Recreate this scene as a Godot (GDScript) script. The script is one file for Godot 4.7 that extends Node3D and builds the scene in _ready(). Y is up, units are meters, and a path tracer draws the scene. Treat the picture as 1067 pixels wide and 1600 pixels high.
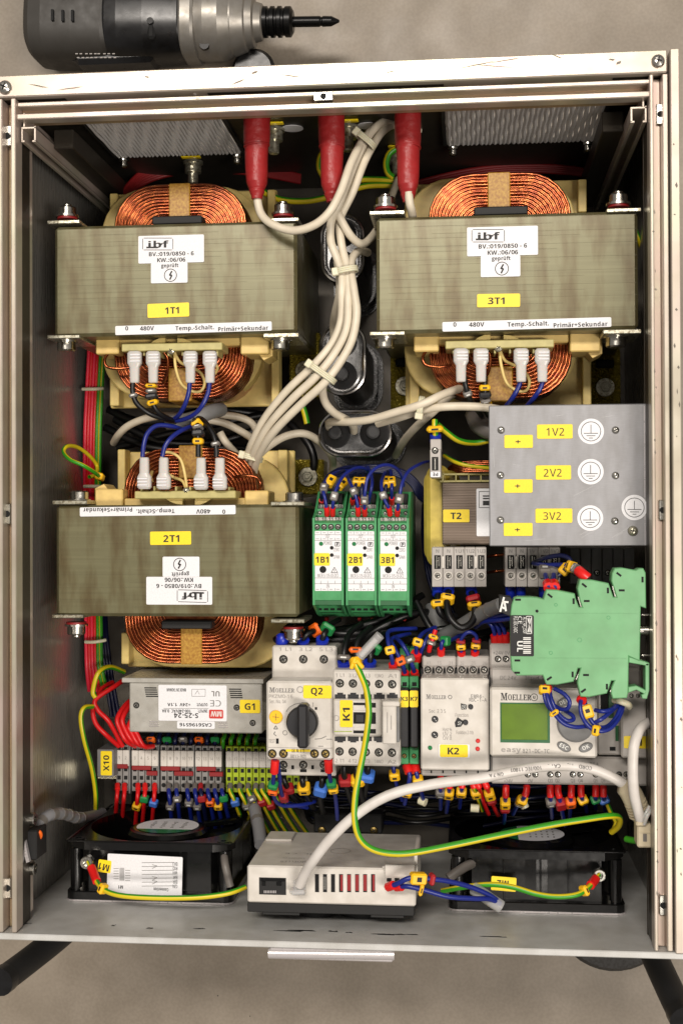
extends Node3D
# A cabinet of power electronics lying on its back on a concrete floor, seen from above.
# Cabinet coordinates: x right, y towards its top panel, z out of its open front (z = 0 at the frame). FRONT is the frame's height over the floor.
const FRONT := 0.31
const FOCAL := 2000.0
const EYE := Vector3(0, 0, 0.822)
var look := Basis(Vector3.UP, 0.0991) * Basis(Vector3.RIGHT, 0.0101) * Basis(Vector3.BACK, -0.0036)
var lay := Basis(Vector3.RIGHT, -PI / 2)
var O := Vector3.ZERO
var M := {}
var taken := {}
var screw_meshes := {}
var rng := RandomNumberGenerator.new()

class Shape:
	var v := PackedVector3Array()
	var n := PackedVector3Array()
	var ix := PackedInt32Array()
	var t := Transform3D()
	var marks := []
	func mark() -> void:
		marks.append([v.size(), ix.size()])
	func split() -> Array:
		var out := []
		for i in marks.size():
			var s := Shape.new()
			var e: Array = marks[i + 1] if i + 1 < marks.size() else [v.size(), ix.size()]
			s.v = v.slice(marks[i][0], e[0])
			s.n = n.slice(marks[i][0], e[0])
			for k in ix.slice(marks[i][1], e[1]):
				s.ix.push_back(k - marks[i][0])
			out.append(s)
		return out
	func put(p: Vector3, q: Vector3) -> void:
		v.push_back(t * p)
		n.push_back((t.basis * q).normalized())
	func poly(p: Array, out: Vector3) -> void:
		var q: Vector3 = (p[1] - p[0]).cross(p[2] - p[0])
		if q.length_squared() < 1e-22:
			return
		if q.dot(out) < 0:
			p = p.duplicate()
			p.reverse()
			q = -q
		var b := v.size()
		for a in p:
			put(a, q)
		for i in range(1, p.size() - 1):
			ix.append_array([b, b + i + 1, b + i])
	func box(c: Vector3, s: Vector3, bev := 0.0004, B := Basis()) -> void:
		mark()
		var h := s / 2.0
		var k := minf(bev, minf(h.x, minf(h.y, h.z)) * 0.7)
		var at := func(sx: int, sy: int, sz: int, full: int) -> Vector3:
			var p := Vector3(sx * (h.x - k), sy * (h.y - k), sz * (h.z - k))
			p[full] += k * [sx, sy, sz][full]
			return c + B * p
		for a in 3:
			for s1 in [-1, 1]:
				var pts := []
				for e in [[-1, -1], [1, -1], [1, 1], [-1, 1]]:
					var g := [0, 0, 0]
					g[a] = s1; g[(a + 1) % 3] = e[0]; g[(a + 2) % 3] = e[1]
					pts.append(at.call(g[0], g[1], g[2], a))
				var o := Vector3.ZERO
				o[a] = s1
				poly(pts, B * o)
				if k <= 0.0:
					continue
				for s2 in [-1, 1]:
					var b := (a + 1) % 3
					var d := (a + 2) % 3
					var g1 := [0, 0, 0]
					g1[a] = s1; g1[b] = s2; g1[d] = -1
					var g2 := g1.duplicate()
					g2[d] = 1
					var oo := Vector3.ZERO
					oo[a] = s1; oo[b] = s2
					poly([at.call(g1[0], g1[1], g1[2], a), at.call(g2[0], g2[1], g2[2], a), at.call(g2[0], g2[1], g2[2], b), at.call(g1[0], g1[1], g1[2], b)], B * oo)
		if k > 0.0:
			for sx in [-1, 1]:
				for sy in [-1, 1]:
					for sz in [-1, 1]:
						poly([at.call(sx, sy, sz, 0), at.call(sx, sy, sz, 1), at.call(sx, sy, sz, 2)], B * Vector3(sx, sy, sz))
	func span(a: Vector3, b: Vector3, bev := 0.0004) -> void:
		box((a + b) / 2.0, (b - a).abs(), bev)
	func prism(pts: PackedVector2Array, z0: float, z1: float, bev := 0.0003) -> void:
		mark()
		if Geometry2D.is_polygon_clockwise(pts):
			pts = pts.duplicate()
			pts.reverse()
		var m := pts.size()
		var inner := PackedVector2Array()
		for i in m:
			var d1 := (pts[i] - pts[(i + m - 1) % m]).normalized()
			var d2 := (pts[(i + 1) % m] - pts[i]).normalized()
			var nn := (Vector2(-d1.y, d1.x) + Vector2(-d2.y, d2.x)).normalized()
			inner.push_back(pts[i] + nn * bev / maxf(0.5, nn.dot(Vector2(-d1.y, d1.x))))
		for i in m:
			var j := (i + 1) % m
			var o := Vector3(pts[j].y - pts[i].y, pts[i].x - pts[j].x, 0)
			var z2 := z1 - bev
			poly([Vector3(pts[i].x, pts[i].y, z0), Vector3(pts[j].x, pts[j].y, z0), Vector3(pts[j].x, pts[j].y, z2), Vector3(pts[i].x, pts[i].y, z2)], o)
			if bev > 0:
				poly([Vector3(pts[i].x, pts[i].y, z2), Vector3(pts[j].x, pts[j].y, z2), Vector3(inner[j].x, inner[j].y, z1), Vector3(inner[i].x, inner[i].y, z1)], o + Vector3(0, 0, 0.1 * o.length()))
		for cap in [[inner, z1, 1.0], [pts, z0, -1.0]]:
			var tri := Geometry2D.triangulate_polygon(cap[0])
			for i in range(0, tri.size(), 3):
				var f := []
				for k in 3:
					var p2: Vector2 = cap[0][tri[i + k]]
					f.append(Vector3(p2.x, p2.y, cap[1]))
				poly(f, Vector3(0, 0, cap[2]))
	func loft(rings: Array, cap0 := true, cap1 := true, flat := false) -> void:
		var m: int = rings[0].size()
		for k in rings.size() - 1:
			var r0: PackedVector3Array = rings[k]
			var r1: PackedVector3Array = rings[k + 1]
			if flat:
				for i in m:
					var j := (i + 1) % m
					var q := (r0[j] - r0[i] + r1[j] - r1[i]).cross(r1[i] - r0[i])
					poly([r0[i], r0[j], r1[j], r1[i]], q)
				continue
			var b := v.size()
			for i in m:
				var tan0 := r0[(i + 1) % m] - r0[(i + m - 1) % m] + r1[(i + 1) % m] - r1[(i + m - 1) % m]
				var q := tan0.cross(r1[i] - r0[i])
				put(r0[i], q)
				put(r1[i], q)
			for i in m:
				var a := b + 2 * i
				var d := b + 2 * ((i + 1) % m)
				ix.append_array([a, d + 1, d, a, a + 1, d + 1])
		if cap0:
			poly(Array(rings[0]), _axis(rings[0]) * -1.0)
		if cap1:
			poly(Array(rings[-1]), _axis(rings[-1]))
	func _axis(r: PackedVector3Array) -> Vector3:
		var m := r.size()
		return (r[m / 3] - r[0]).cross(r[2 * m / 3] - r[0])
	# profile: [radius, distance along axis] pairs
	func lathe(profile: Array, at: Vector3, B := Basis(), seg := 20, cap0 := true, cap1 := true) -> void:
		mark()
		var rings := []
		for p in profile:
			var r := PackedVector3Array()
			for i in seg:
				var a := TAU * i / seg
				r.push_back(at + B * Vector3(p[0] * cos(a), p[0] * sin(a), p[1]))
			rings.append(r)
		loft(rings, cap0 and profile[0][0] > 0, cap1 and profile[-1][0] > 0)
	func tube(pts: PackedVector3Array, r: float, seg := 8, closed := false, from_a := 0.0, to_a := TAU, twist := 0.0, radii := []) -> void:
		var m := pts.size()
		var t0 := (pts[1] - pts[0]).normalized()
		var u := t0.cross(Vector3(0.13, 0.2, 1)).normalized()
		var b := v.size()
		var whole := to_a - from_a >= TAU - 0.01
		var run := 0.0
		for i in m:
			var d := (pts[(i + 1) % m] - pts[(i + m - 1) % m]) if closed else (pts[mini(i + 1, m - 1)] - pts[maxi(i - 1, 0)])
			d = d.normalized()
			u = (u - d * u.dot(d)).normalized()
			var w := d.cross(u)
			if i > 0:
				run += pts[i].distance_to(pts[i - 1])
			var rr: float = radii[i] if radii.size() else r
			for k in seg + 1:
				var a := from_a + (to_a - from_a) * k / seg + run * twist
				var q := u * cos(a) + w * sin(a)
				put(pts[i] + q * rr, q)
		var row := seg + 1
		for i in (m if closed else m - 1):
			for k in seg:
				var a := b + i * row + k
				var c := b + ((i + 1) % m) * row + k
				ix.append_array([a, c + 1, a + 1, a, c, c + 1])
		if not closed and whole:
			for e in [0, m - 1]:
				var ring := []
				for k in seg:
					ring.append(v[b + e * row + k])
				var keep := t
				t = Transform3D()
				poly(ring, keep.basis * ((pts[0] - pts[1]) if e == 0 else (pts[m - 1] - pts[m - 2])))
				t = keep

# ---------- places ----------
func P(px: float, py: float, z: float) -> Vector3:
	var d := look * Vector3((px - 533.5) / FOCAL, (800.0 - py) / FOCAL, -1)
	return EYE + d * ((z - EYE.z) / d.z)
func W(c: Vector3) -> Vector3:
	return lay * c + Vector3(0, FRONT, 0)
func per(px: float, py: float, z: float) -> float:      # metres per pixel there
	return P(px + 1, py, z).distance_to(P(px, py, z))

# ---------- nodes ----------
func numbered(called: String) -> String:
	if not taken.has(called):
		taken[called] = 0
		return called
	taken[called] += 1
	return "%s_%03d" % [called, taken[called]]
func tag(o: Node, label: String, category := "", group := "") -> Node:
	if label: o.set_meta("label", label)
	if category: o.set_meta("category", category)
	if group: o.set_meta("group", group)
	return o
func thing(called: String, label: String, category: String, at: Vector3, group := "") -> Node3D:
	var o := Node3D.new()
	o.name = numbered(called)
	add_child(o)
	o.basis = lay
	o.position = W(at)
	O = at
	tag(o, label, category, group)
	return o
func to_mesh(list: Array) -> ArrayMesh:
	var am := ArrayMesh.new()
	for e in list:
		var s: Shape = e[0]
		if s.v.is_empty():
			continue
		var a := []
		a.resize(Mesh.ARRAY_MAX)
		var vv := s.v.duplicate()
		for i in vv.size():
			vv[i] -= O
		a[Mesh.ARRAY_VERTEX] = vv
		a[Mesh.ARRAY_NORMAL] = s.n
		a[Mesh.ARRAY_INDEX] = s.ix
		am.add_surface_from_arrays(Mesh.PRIMITIVE_TRIANGLES, a)
		am.surface_set_material(am.get_surface_count() - 1, e[1])
	return am
func part(s: Shape, called: String, m: Material, parent: Node, label := "") -> MeshInstance3D:
	return parts([[s, m]], called, parent, label)
func parts(list: Array, called: String, parent: Node, label := "") -> MeshInstance3D:
	var o := MeshInstance3D.new()
	o.name = called
	o.mesh = to_mesh(list)
	parent.add_child(o, true)
	if label: o.set_meta("label", label)
	return o
func pieces(s: Shape, called: String, m: Material, parent: Node) -> void:      # every box, prism or turned piece a part of its own
	for q in s.split():
		part(q, called, m, parent)
func solo(list: Array, called: String, label: String, category: String, at: Vector3, group := "") -> MeshInstance3D:
	O = at
	var o := MeshInstance3D.new()
	o.name = numbered(called)
	o.mesh = to_mesh(list)
	add_child(o)
	o.basis = lay
	o.position = W(at)
	tag(o, label, category, group)
	return o
func dup(o: Node3D, at: Vector3, label: String, turn := 0.0) -> Node3D:
	var c: Node3D = o.duplicate()
	var base := String(o.name)
	c.name = numbered(base)
	add_child(c)
	c.basis = lay * Basis(Vector3.BACK, turn)
	c.position = W(at)
	c.set_meta("label", label)
	return c

# ---------- shapes by picture place ----------
func bx(s: Shape, x0: float, y0: float, x1: float, y1: float, z0: float, z1: float, bev := 0.0005) -> Shape:
	var c := P((x0 + x1) / 2, (y0 + y1) / 2, z1)
	var w := P(x0, (y0 + y1) / 2, z1).distance_to(P(x1, (y0 + y1) / 2, z1))
	var h := P((x0 + x1) / 2, y0, z1).distance_to(P((x0 + x1) / 2, y1, z1))
	s.box(Vector3(c.x, c.y, (z0 + z1) / 2), Vector3(w, h, absf(z1 - z0)), bev)
	return s
func cyl(s: Shape, px: float, py: float, z0: float, z1: float, r: float, bev := 0.0003, seg := 18) -> Shape:
	var c := P(px, py, z1)
	var k := r * per(px, py, z1)
	bev = minf(bev, k * 0.3)
	s.lathe([[k, z0], [k, z1 - bev], [k - bev, z1]], Vector3(c.x, c.y, 0), Basis(), seg)
	return s
func outline(list: Array, z: float) -> PackedVector2Array:
	var r := PackedVector2Array()
	for i in range(0, list.size(), 2):
		var p := P(list[i], list[i + 1], z)
		r.push_back(Vector2(p.x, p.y))
	return r
func curve(pts: PackedVector3Array, n := 6) -> PackedVector3Array:
	var r := PackedVector3Array()
	var m := pts.size()
	for i in m - 1:
		var p0 := pts[maxi(i - 1, 0)]
		var p3 := pts[mini(i + 2, m - 1)]
		for k in n:
			r.push_back(pts[i].cubic_interpolate(pts[i + 1], p0, p3, float(k) / n))
	r.push_back(pts[m - 1])
	return r
func path(list: Array, n := 6) -> PackedVector3Array:
	var r := PackedVector3Array()
	for i in range(0, list.size(), 3):
		r.push_back(P(list[i], list[i + 1], list[i + 2]))
	return curve(r, n)
func piece(pts: PackedVector3Array, f0: float, f1: float) -> PackedVector3Array:    # a stretch of a path, by fractions of its length
	var total := 0.0
	for i in pts.size() - 1:
		total += pts[i].distance_to(pts[i + 1])
	var r := PackedVector3Array()
	for k in 5:
		var want := lerpf(f0, f1, k / 4.0) * total
		var i := 0
		while i < pts.size() - 2 and want > pts[i].distance_to(pts[i + 1]):
			want -= pts[i].distance_to(pts[i + 1])
			i += 1
		r.push_back(pts[i].lerp(pts[i + 1], want / maxf(1e-6, pts[i].distance_to(pts[i + 1]))))
	return r
# extras: [name, from, to, radius factor, material(, sides)]
func wire(called: String, label: String, list: Array, r: float, m: String, extras := [], group := "", category := "wire") -> Node3D:
	var pts := path(list)
	var at := pts[0]
	O = at
	var sur := []
	if m == "earth":
		var a := Shape.new()
		var b := Shape.new()
		a.tube(pts, r, 5, false, PI / 2, PI * 1.5, 1.2)
		b.tube(pts, r, 5, false, PI * 1.5, PI * 2.5, 1.2)
		sur = [[a, M.wire_green], [b, M.wire_yellow]]
	else:
		var a := Shape.new()
		a.tube(pts, r, 9)
		sur = [[a, M[m]]]
	if extras.is_empty():
		return solo(sur, called, label, category, at, group)
	var t := thing(called, label, category, at, group)
	parts(sur, "insulation", t)
	for e in extras:
		var s := Shape.new()
		if e[0] == "wire_marker":
			var q := piece(pts, e[1], e[2])
			var d := (q[4] - q[0]).normalized()
			var side := d.cross(Vector3.BACK).normalized()
			var k: float = r * e[3]
			s.box((q[0] + q[4]) / 2.0, Vector3(q[0].distance_to(q[4]), k * 2.1, k * 1.9), k * 0.3, Basis(d, side, d.cross(side)))
			var mk_part := part(s, e[0], M[e[4]], t)
			if e[4] in ["mark_yellow", "mark_orange", "mark_grey"]:
				s = Shape.new()
				var up := d.cross(side) * signf(d.cross(side).z)
				s.box((q[0] + q[4]) / 2.0 + up * k * 0.95, Vector3(q[0].distance_to(q[4]) * 0.3, k * 0.9, 0.0001), 0.0, Basis(d, side, d.cross(side)))
				part(s, "marker_print", M.ink if e[4] != "mark_grey" else M.ink_white, mk_part)
			continue
		s.tube(piece(pts, e[1], e[2]), r * e[3], e[5] if e.size() > 5 else 9)
		part(s, e[0], M[e[4]], t)
	return t
func text(parent: Node, said: String, px: float, py: float, h: float, z: float, m: String, w := 0.0, turn := 0.0, font := "sans") -> MeshInstance3D:
	var k := per(px, py, z)
	var tm := TextMesh.new()
	var f := SystemFont.new()
	f.font_names = PackedStringArray([{"sans": "Droid Sans", "bold": "Droid Sans", "serif": "Droid Serif", "serif_bold": "Droid Serif", "mono": "Droid Sans Mono"}[font]])
	f.font_weight = 700 if font.ends_with("bold") else 400
	tm.font = f
	tm.text = said
	tm.font_size = 32
	tm.depth = 0.0
	tm.curve_step = 2.0
	tm.pixel_size = h * k / (0.714 * 32)
	var o := MeshInstance3D.new()
	o.name = "lettering"
	o.mesh = tm
	tm.material = M[m]
	parent.add_child(o, true)
	var box := tm.get_aabb()
	var sx := w * k / box.size.x if w > 0.0 and box.size.x > 0 else 1.0
	var B := Basis(Vector3.BACK, deg_to_rad(turn))
	var mid := box.get_center()
	o.transform = Transform3D(B * Basis.from_scale(Vector3(sx, 1, 1)), P(px, py, z) - O - B * Vector3(mid.x * sx, mid.y, 0))
	return o
# a maker's name in small capitals between two places
func small_caps(parent: Node, first: String, rest: String, x0: float, x1: float, y: float, h: float, z: float, m: String) -> void:
	var w := (x1 - x0) * 0.22
	text(parent, first, x0 + w / 2, y, h, z, m, w, 0, "serif_bold")
	text(parent, rest, (x0 + w + 1 + x1) / 2, y + h * 0.11, h * 0.78, z, m, x1 - x0 - w - 1, 0, "serif_bold")
# texts: [said, px, py, height(, width, turn, font, material)]
func sticker(parent: Node, x0: float, y0: float, x1: float, y1: float, z: float, m: String, texts := [], called := "label_sticker", tilt := 0.0) -> MeshInstance3D:
	var s := Shape.new()
	var c := P((x0 + x1) / 2, (y0 + y1) / 2, z)
	var k := per((x0 + x1) / 2, (y0 + y1) / 2, z)
	var hw := (x1 - x0) / 2 * k
	var hh := (y1 - y0) / 2 * k
	var r := minf(0.0008, minf(hw, hh) * 0.3)
	var pts := PackedVector2Array()
	for q in [[1, 1, 0], [-1, 1, 1], [-1, -1, 2], [1, -1, 3]]:
		for i in 3:
			var a: float = (q[2] + i / 2.0) * PI / 2
			pts.push_back(Vector2(c.x, c.y) + (Vector2(q[0] * (hw - r), q[1] * (hh - r)) + Vector2(cos(a), sin(a)) * r).rotated(deg_to_rad(tilt)))
	s.prism(pts, z, z + 0.00025, 0.0)
	var o := part(s, called, M[m], parent)
	for t in texts:
		text(o, t[0], t[1], t[2], t[3], z + 0.0004, t[7] if t.size() > 7 else "ink", t[4] if t.size() > 4 else 0.0, (t[5] if t.size() > 5 else 0.0) + tilt, t[6] if t.size() > 6 else "bold")
	return o
func ink_lines(parent: Node, list: Array, z: float, w: float, m := "ink", called := "printed_lines") -> MeshInstance3D:   # list of x0, y0, x1, y1
	var s := Shape.new()
	for i in range(0, list.size(), 4):
		var a := P(list[i], list[i + 1], z)
		var b := P(list[i + 2], list[i + 3], z)
		var d := (b - a).normalized()
		var q := Vector3(-d.y, d.x, 0) * w * per(list[i], list[i + 1], z) / 2
		s.poly([a - q, b - q, b + q, a + q], Vector3.BACK)
	return part(s, called, M[m], parent)
func ring_print(parent: Node, px: float, py: float, r: float, w: float, z: float, m := "ink") -> MeshInstance3D:
	var s := Shape.new()
	var c := P(px, py, z)
	var k := per(px, py, z)
	for i in 28:
		var a := TAU * i / 28
		var b := TAU * (i + 1) / 28
		var p := Vector3(cos(a), sin(a), 0) * k
		var q := Vector3(cos(b), sin(b), 0) * k
		s.poly([c + p * (r - w / 2), c + q * (r - w / 2), c + q * (r + w / 2), c + p * (r + w / 2)], Vector3.BACK)
	return part(s, "printed_ring", M[m], parent)
# a screw seen from its head: kinds recess (in a dark well), cross, socket, hexagon
func screw(parent: Node, px: float, py: float, z: float, r: float, kind := "recess", metal := "steel", called := "screw") -> MeshInstance3D:
	var key := kind + metal
	if not screw_meshes.has(key):
		var a := Shape.new()
		var b := Shape.new()
		var turn := Basis(Vector3.BACK, rng.randf() * 3.0)
		if kind == "recess":
			b.lathe([[1.0, 0.0], [1.0, 0.1]], Vector3.ZERO, Basis(), 18)
			a.lathe([[0.78, 0.1], [0.78, 0.3], [0.6, 0.45], [0.0, 0.5]], Vector3.ZERO, Basis(), 16)
			b.box(Vector3(0, 0, 0.44), Vector3(1.25, 0.24, 0.2), 0.0, turn)
			b.box(Vector3(0, 0, 0.441), Vector3(0.24, 0.9, 0.2), 0.0, turn)
		elif kind == "cross":
			a.lathe([[1.0, 0.0], [1.0, 0.25], [0.85, 0.5], [0.5, 0.68], [0.0, 0.74]], Vector3.ZERO, Basis(), 20)
			b.box(Vector3(0, 0, 0.65), Vector3(1.0, 0.2, 0.26), 0.0, turn)
			b.box(Vector3(0, 0, 0.651), Vector3(0.2, 1.0, 0.26), 0.0, turn)
		elif kind == "socket":
			a.lathe([[1.0, 0.0], [1.0, 1.2], [0.88, 1.35], [0.55, 1.35]], Vector3.ZERO, Basis(), 20, true, false)
			a.lathe([[0.55, 1.35], [0.5, 0.8], [0.0, 0.8]], Vector3.ZERO, Basis(), 6, false)
		else:
			a.lathe([[1.25, 0.0], [1.25, 0.15]], Vector3.ZERO, Basis(), 24)
			a.lathe([[1.0, 0.15], [1.0, 0.85], [0.85, 1.0]], Vector3.ZERO, turn, 6)
			a.lathe([[0.5, 1.0], [0.5, 1.3], [0.4, 1.4]], Vector3.ZERO, Basis(), 12)
		var keep := O
		O = Vector3.ZERO
		screw_meshes[key] = to_mesh([[a, M[metal]], [b, M.hole]])
		O = keep
	var o := MeshInstance3D.new()
	o.name = called
	o.mesh = screw_meshes[key]
	parent.add_child(o, true)
	var k := r * per(px, py, z)
	o.transform = Transform3D(Basis.from_scale(Vector3(k, k, k)) * Basis(Vector3.BACK, rng.randf() * 3.0), P(px, py, z) - O)
	return o

# ---------- materials ----------
func noise(freq: float, lo: Color, hi: Color, at := 1, size := 512, bias := 0.0, kind := FastNoiseLite.TYPE_SIMPLEX_SMOOTH, octaves := 4) -> NoiseTexture2D:
	var f := FastNoiseLite.new()
	f.seed = at
	f.noise_type = kind
	f.frequency = freq
	f.fractal_octaves = octaves
	var t := NoiseTexture2D.new()
	t.width = size
	t.height = size
	t.seamless = true
	t.noise = f
	var g := Gradient.new()
	g.set_color(0, lo)
	g.set_color(1, hi)
	g.set_offset(0, clampf(0.15 + bias, 0, 1))
	g.set_offset(1, clampf(0.85 + bias, 0, 1))
	t.color_ramp = g
	return t
func mat(c: Color, rough := 0.5, metal := 0.0, o := {}) -> StandardMaterial3D:
	var m := StandardMaterial3D.new()
	m.albedo_color = c
	m.roughness = rough
	m.metallic = metal
	if o.has("tex"):
		m.albedo_texture = o.tex
		m.uv1_triplanar = true
		m.uv1_scale = o.get("scale", Vector3.ONE * 8)
	if o.has("bump"):
		m.heightmap_enabled = true
		m.heightmap_texture = o.bump
		m.heightmap_scale = o.get("depth", 0.02)
		m.uv1_triplanar = true
		m.uv1_scale = o.get("scale", Vector3.ONE * 8)
	if o.has("rough"):
		m.roughness_texture = o.rough
		m.uv1_triplanar = true
		m.uv1_scale = o.get("scale", Vector3.ONE * 8)
	if o.has("detail"):
		m.detail_enabled = true
		m.detail_blend_mode = BaseMaterial3D.BLEND_MODE_MUL
		m.detail_albedo = o.detail
		m.detail_uv_layer = BaseMaterial3D.DETAIL_UV_2
		m.uv2_triplanar = true
		m.uv2_scale = o.get("scale2", Vector3.ONE * 8)
	if o.has("alpha"):
		m.transparency = BaseMaterial3D.TRANSPARENCY_ALPHA
		m.albedo_color.a = o.alpha
	if o.has("coat"):
		m.clearcoat_enabled = true
		m.clearcoat = o.coat
		m.clearcoat_roughness = 0.2
	if o.has("sss"):
		m.subsurf_scatter_enabled = true
		m.subsurf_scatter_strength = o.sss
	if o.has("back"):
		m.backlight_enabled = true
		m.backlight = o.back
	return m
func materials() -> void:
	var w := Color.WHITE
	var soft := noise(0.012, Color(0.92, 0.915, 0.905), w, 3)
	var fine := noise(0.12, Color(0.955, 0.955, 0.955), w, 4)
	var dirt := noise(0.02, Color(0.62, 0.58, 0.52), w, 5, 512, -0.25, FastNoiseLite.TYPE_SIMPLEX, 6)
	var rough := noise(0.02, Color(0.75, 0.75, 0.75), w, 6)
	var wear := noise(0.012, Color(0.93, 0.92, 0.9), w, 16, 512, -0.2, FastNoiseLite.TYPE_SIMPLEX, 6)
	var streak := noise(0.02, Color(0.85, 0.83, 0.79), Color(1, 1, 0.98), 17, 512, -0.1, FastNoiseLite.TYPE_VALUE, 5)
	var stripes := noise(0.03, Color(0.93, 0.925, 0.91), w, 7, 512, 0.0, FastNoiseLite.TYPE_VALUE, 5)
	var patch := noise(0.009, Color(0.76, 0.66, 0.53), w, 8, 512, -0.2, FastNoiseLite.TYPE_SIMPLEX_SMOOTH, 5)
	var tint := noise(0.006, Color(1.0, 0.94, 0.92), Color(0.97, 0.98, 0.9), 9, 512)
	var grain := noise(0.09, Color(0.75, 0.75, 0.75), w, 10, 512, 0.0, FastNoiseLite.TYPE_SIMPLEX, 5)
	M.steel = mat(Color(0.72, 0.71, 0.68), 0.28, 1.0, {"rough": rough, "scale": Vector3.ONE * 40})
	M.zinc = mat(Color(0.74, 0.73, 0.66), 0.35, 0.85, {"tex": dirt, "rough": rough, "scale": Vector3.ONE * 25})
	M.brass = mat(Color(0.72, 0.62, 0.38), 0.35, 1.0)
	M.hole = mat(Color(0.02, 0.02, 0.02), 0.8)
	M.rail = mat(Color(0.73, 0.715, 0.69), 0.38, 0.4, {"tex": tint, "rough": rough, "scale": Vector3(2.5, 2.5, 2.5), "detail": wear, "scale2": Vector3(3, 3, 3)})
	M.rail_pink = mat(Color(0.76, 0.705, 0.68), 0.4, 0.3, {"tex": tint, "scale": Vector3(6, 6, 6)})
	M.rail_slot = mat(Color(0.62, 0.55, 0.46), 0.4, 0.4, {"tex": tint, "scale": Vector3(6, 6, 6)})
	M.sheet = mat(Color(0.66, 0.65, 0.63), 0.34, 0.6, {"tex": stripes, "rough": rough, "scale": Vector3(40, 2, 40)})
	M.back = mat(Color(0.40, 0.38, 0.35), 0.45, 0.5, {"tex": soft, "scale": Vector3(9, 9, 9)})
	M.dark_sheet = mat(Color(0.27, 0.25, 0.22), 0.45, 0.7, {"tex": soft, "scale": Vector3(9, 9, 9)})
	M.grey_paint = mat(Color(0.77, 0.77, 0.76), 0.45, 0.0, {"tex": soft, "rough": rough, "scale": Vector3(6, 6, 6), "detail": fine, "scale2": Vector3(14, 14, 14)})
	M.cover = mat(Color(0.56, 0.56, 0.57), 0.45, 0.35, {"tex": fine, "rough": fine, "scale": Vector3(2, 30, 30), "detail": soft, "scale2": Vector3(14, 5, 14)})
	M.mesh_metal = mat(Color(0.84, 0.83, 0.82), 0.4, 0.1, {"back": Color(0.65, 0.65, 0.65), "tex": grain, "bump": grain, "depth": 0.14, "scale": Vector3(26, 12, 12)})
	M.core = mat(Color(0.425, 0.412, 0.30), 0.4, 0.3, {"tex": stripes, "bump": stripes, "depth": 0.004, "scale": Vector3(1.2, 42, 42), "detail": patch, "scale2": Vector3(13, 3.2, 5), "coat": 0.15})
	M.core_streak = mat(Color(0.395, 0.38, 0.278), 0.45, 0.3, {"tex": stripes, "scale": Vector3(1.2, 42, 42), "detail": patch, "scale2": Vector3(13, 3.2, 5)})
	M.rust = mat(Color(0.40, 0.30, 0.19), 0.6, 0.1, {"alpha": 0.3})
	M.core_small = mat(Color(0.44, 0.385, 0.34), 0.4, 0.4, {"tex": stripes, "bump": stripes, "depth": 0.05, "scale": Vector3(1.5, 26, 26)})
	M.copper = mat(Color(0.68, 0.39, 0.19), 0.24, 1.0, {"tex": noise(0.02, Color(0.68, 0.5, 0.42), w, 12), "scale": Vector3.ONE * 14, "coat": 0.5})
	M.cream = mat(Color(0.86, 0.76, 0.47), 0.5, 0.0, {"tex": soft, "scale": Vector3.ONE * 14, "sss": 0.05})
	M.cream_dark = mat(Color(0.86, 0.74, 0.45), 0.45, 0.0, {"tex": soft, "scale": Vector3.ONE * 14})
	M.yellow_coil = mat(Color(0.80, 0.71, 0.32), 0.3, 0.0, {"tex": soft, "scale": Vector3.ONE * 20, "coat": 0.6})
	M.tape = mat(Color(0.72, 0.56, 0.20), 0.45, 0.0, {"tex": noise(0.03, Color(0.80, 0.7, 0.5), w, 13), "bump": grain, "depth": 0.008, "scale": Vector3.ONE * 22})
	M.foil = mat(Color(0.66, 0.59, 0.20), 0.15, 0.5, {"tex": wear, "bump": noise(0.03, Color.BLACK, w, 14), "depth": 0.2, "scale": Vector3.ONE * 18})
	M.board = mat(Color(0.72, 0.68, 0.44), 0.45, 0.0, {"tex": soft, "scale": Vector3.ONE * 20})
	M.sleeve = mat(Color(0.74, 0.72, 0.70), 0.3, 0.0, {"sss": 0.15})
	M.clear = mat(Color(0.80, 0.80, 0.80), 0.28, 0.0, {"alpha": 0.4})
	M.paper = mat(Color(0.88, 0.88, 0.89), 0.5, 0.0, {"tex": fine, "scale": Vector3.ONE * 10})
	M.yellow_label = mat(Color(0.96, 0.84, 0.10), 0.42, 0.0, {"tex": fine, "scale": Vector3.ONE * 10})
	M.ink = mat(Color(0.08, 0.08, 0.08), 0.6)
	M.ink_grey = mat(Color(0.45, 0.44, 0.43), 0.6)
	M.ink_pale = mat(Color(0.60, 0.58, 0.56), 0.6)
	M.ink_white = mat(Color(0.85, 0.85, 0.83), 0.6)
	M.ink_red = mat(Color(0.75, 0.2, 0.16), 0.6)
	M.white = mat(Color(0.82, 0.80, 0.77), 0.42, 0.0, {"tex": soft, "rough": rough, "scale": Vector3.ONE * 9})
	M.white_grey = mat(Color(0.68, 0.66, 0.64), 0.45, 0.0, {"tex": soft, "rough": rough, "scale": Vector3.ONE * 9})
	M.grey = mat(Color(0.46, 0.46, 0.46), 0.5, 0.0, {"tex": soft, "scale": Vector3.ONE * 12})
	M.knob = mat(Color(0.13, 0.13, 0.14), 0.4)
	M.black = mat(Color(0.035, 0.035, 0.036), 0.25, 0.0, {"rough": rough, "scale": Vector3.ONE * 12})
	M.black_matt = mat(Color(0.06, 0.06, 0.06), 0.65, 0.0, {"tex": soft, "scale": Vector3.ONE * 14})
	M.green = mat(Color(0.26, 0.58, 0.36), 0.42, 0.0, {"tex": soft, "rough": rough, "scale": Vector3.ONE * 12})
	M.green_dark = mat(Color(0.10, 0.36, 0.19), 0.5, 0.0, {"tex": soft, "scale": Vector3.ONE * 12})
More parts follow.
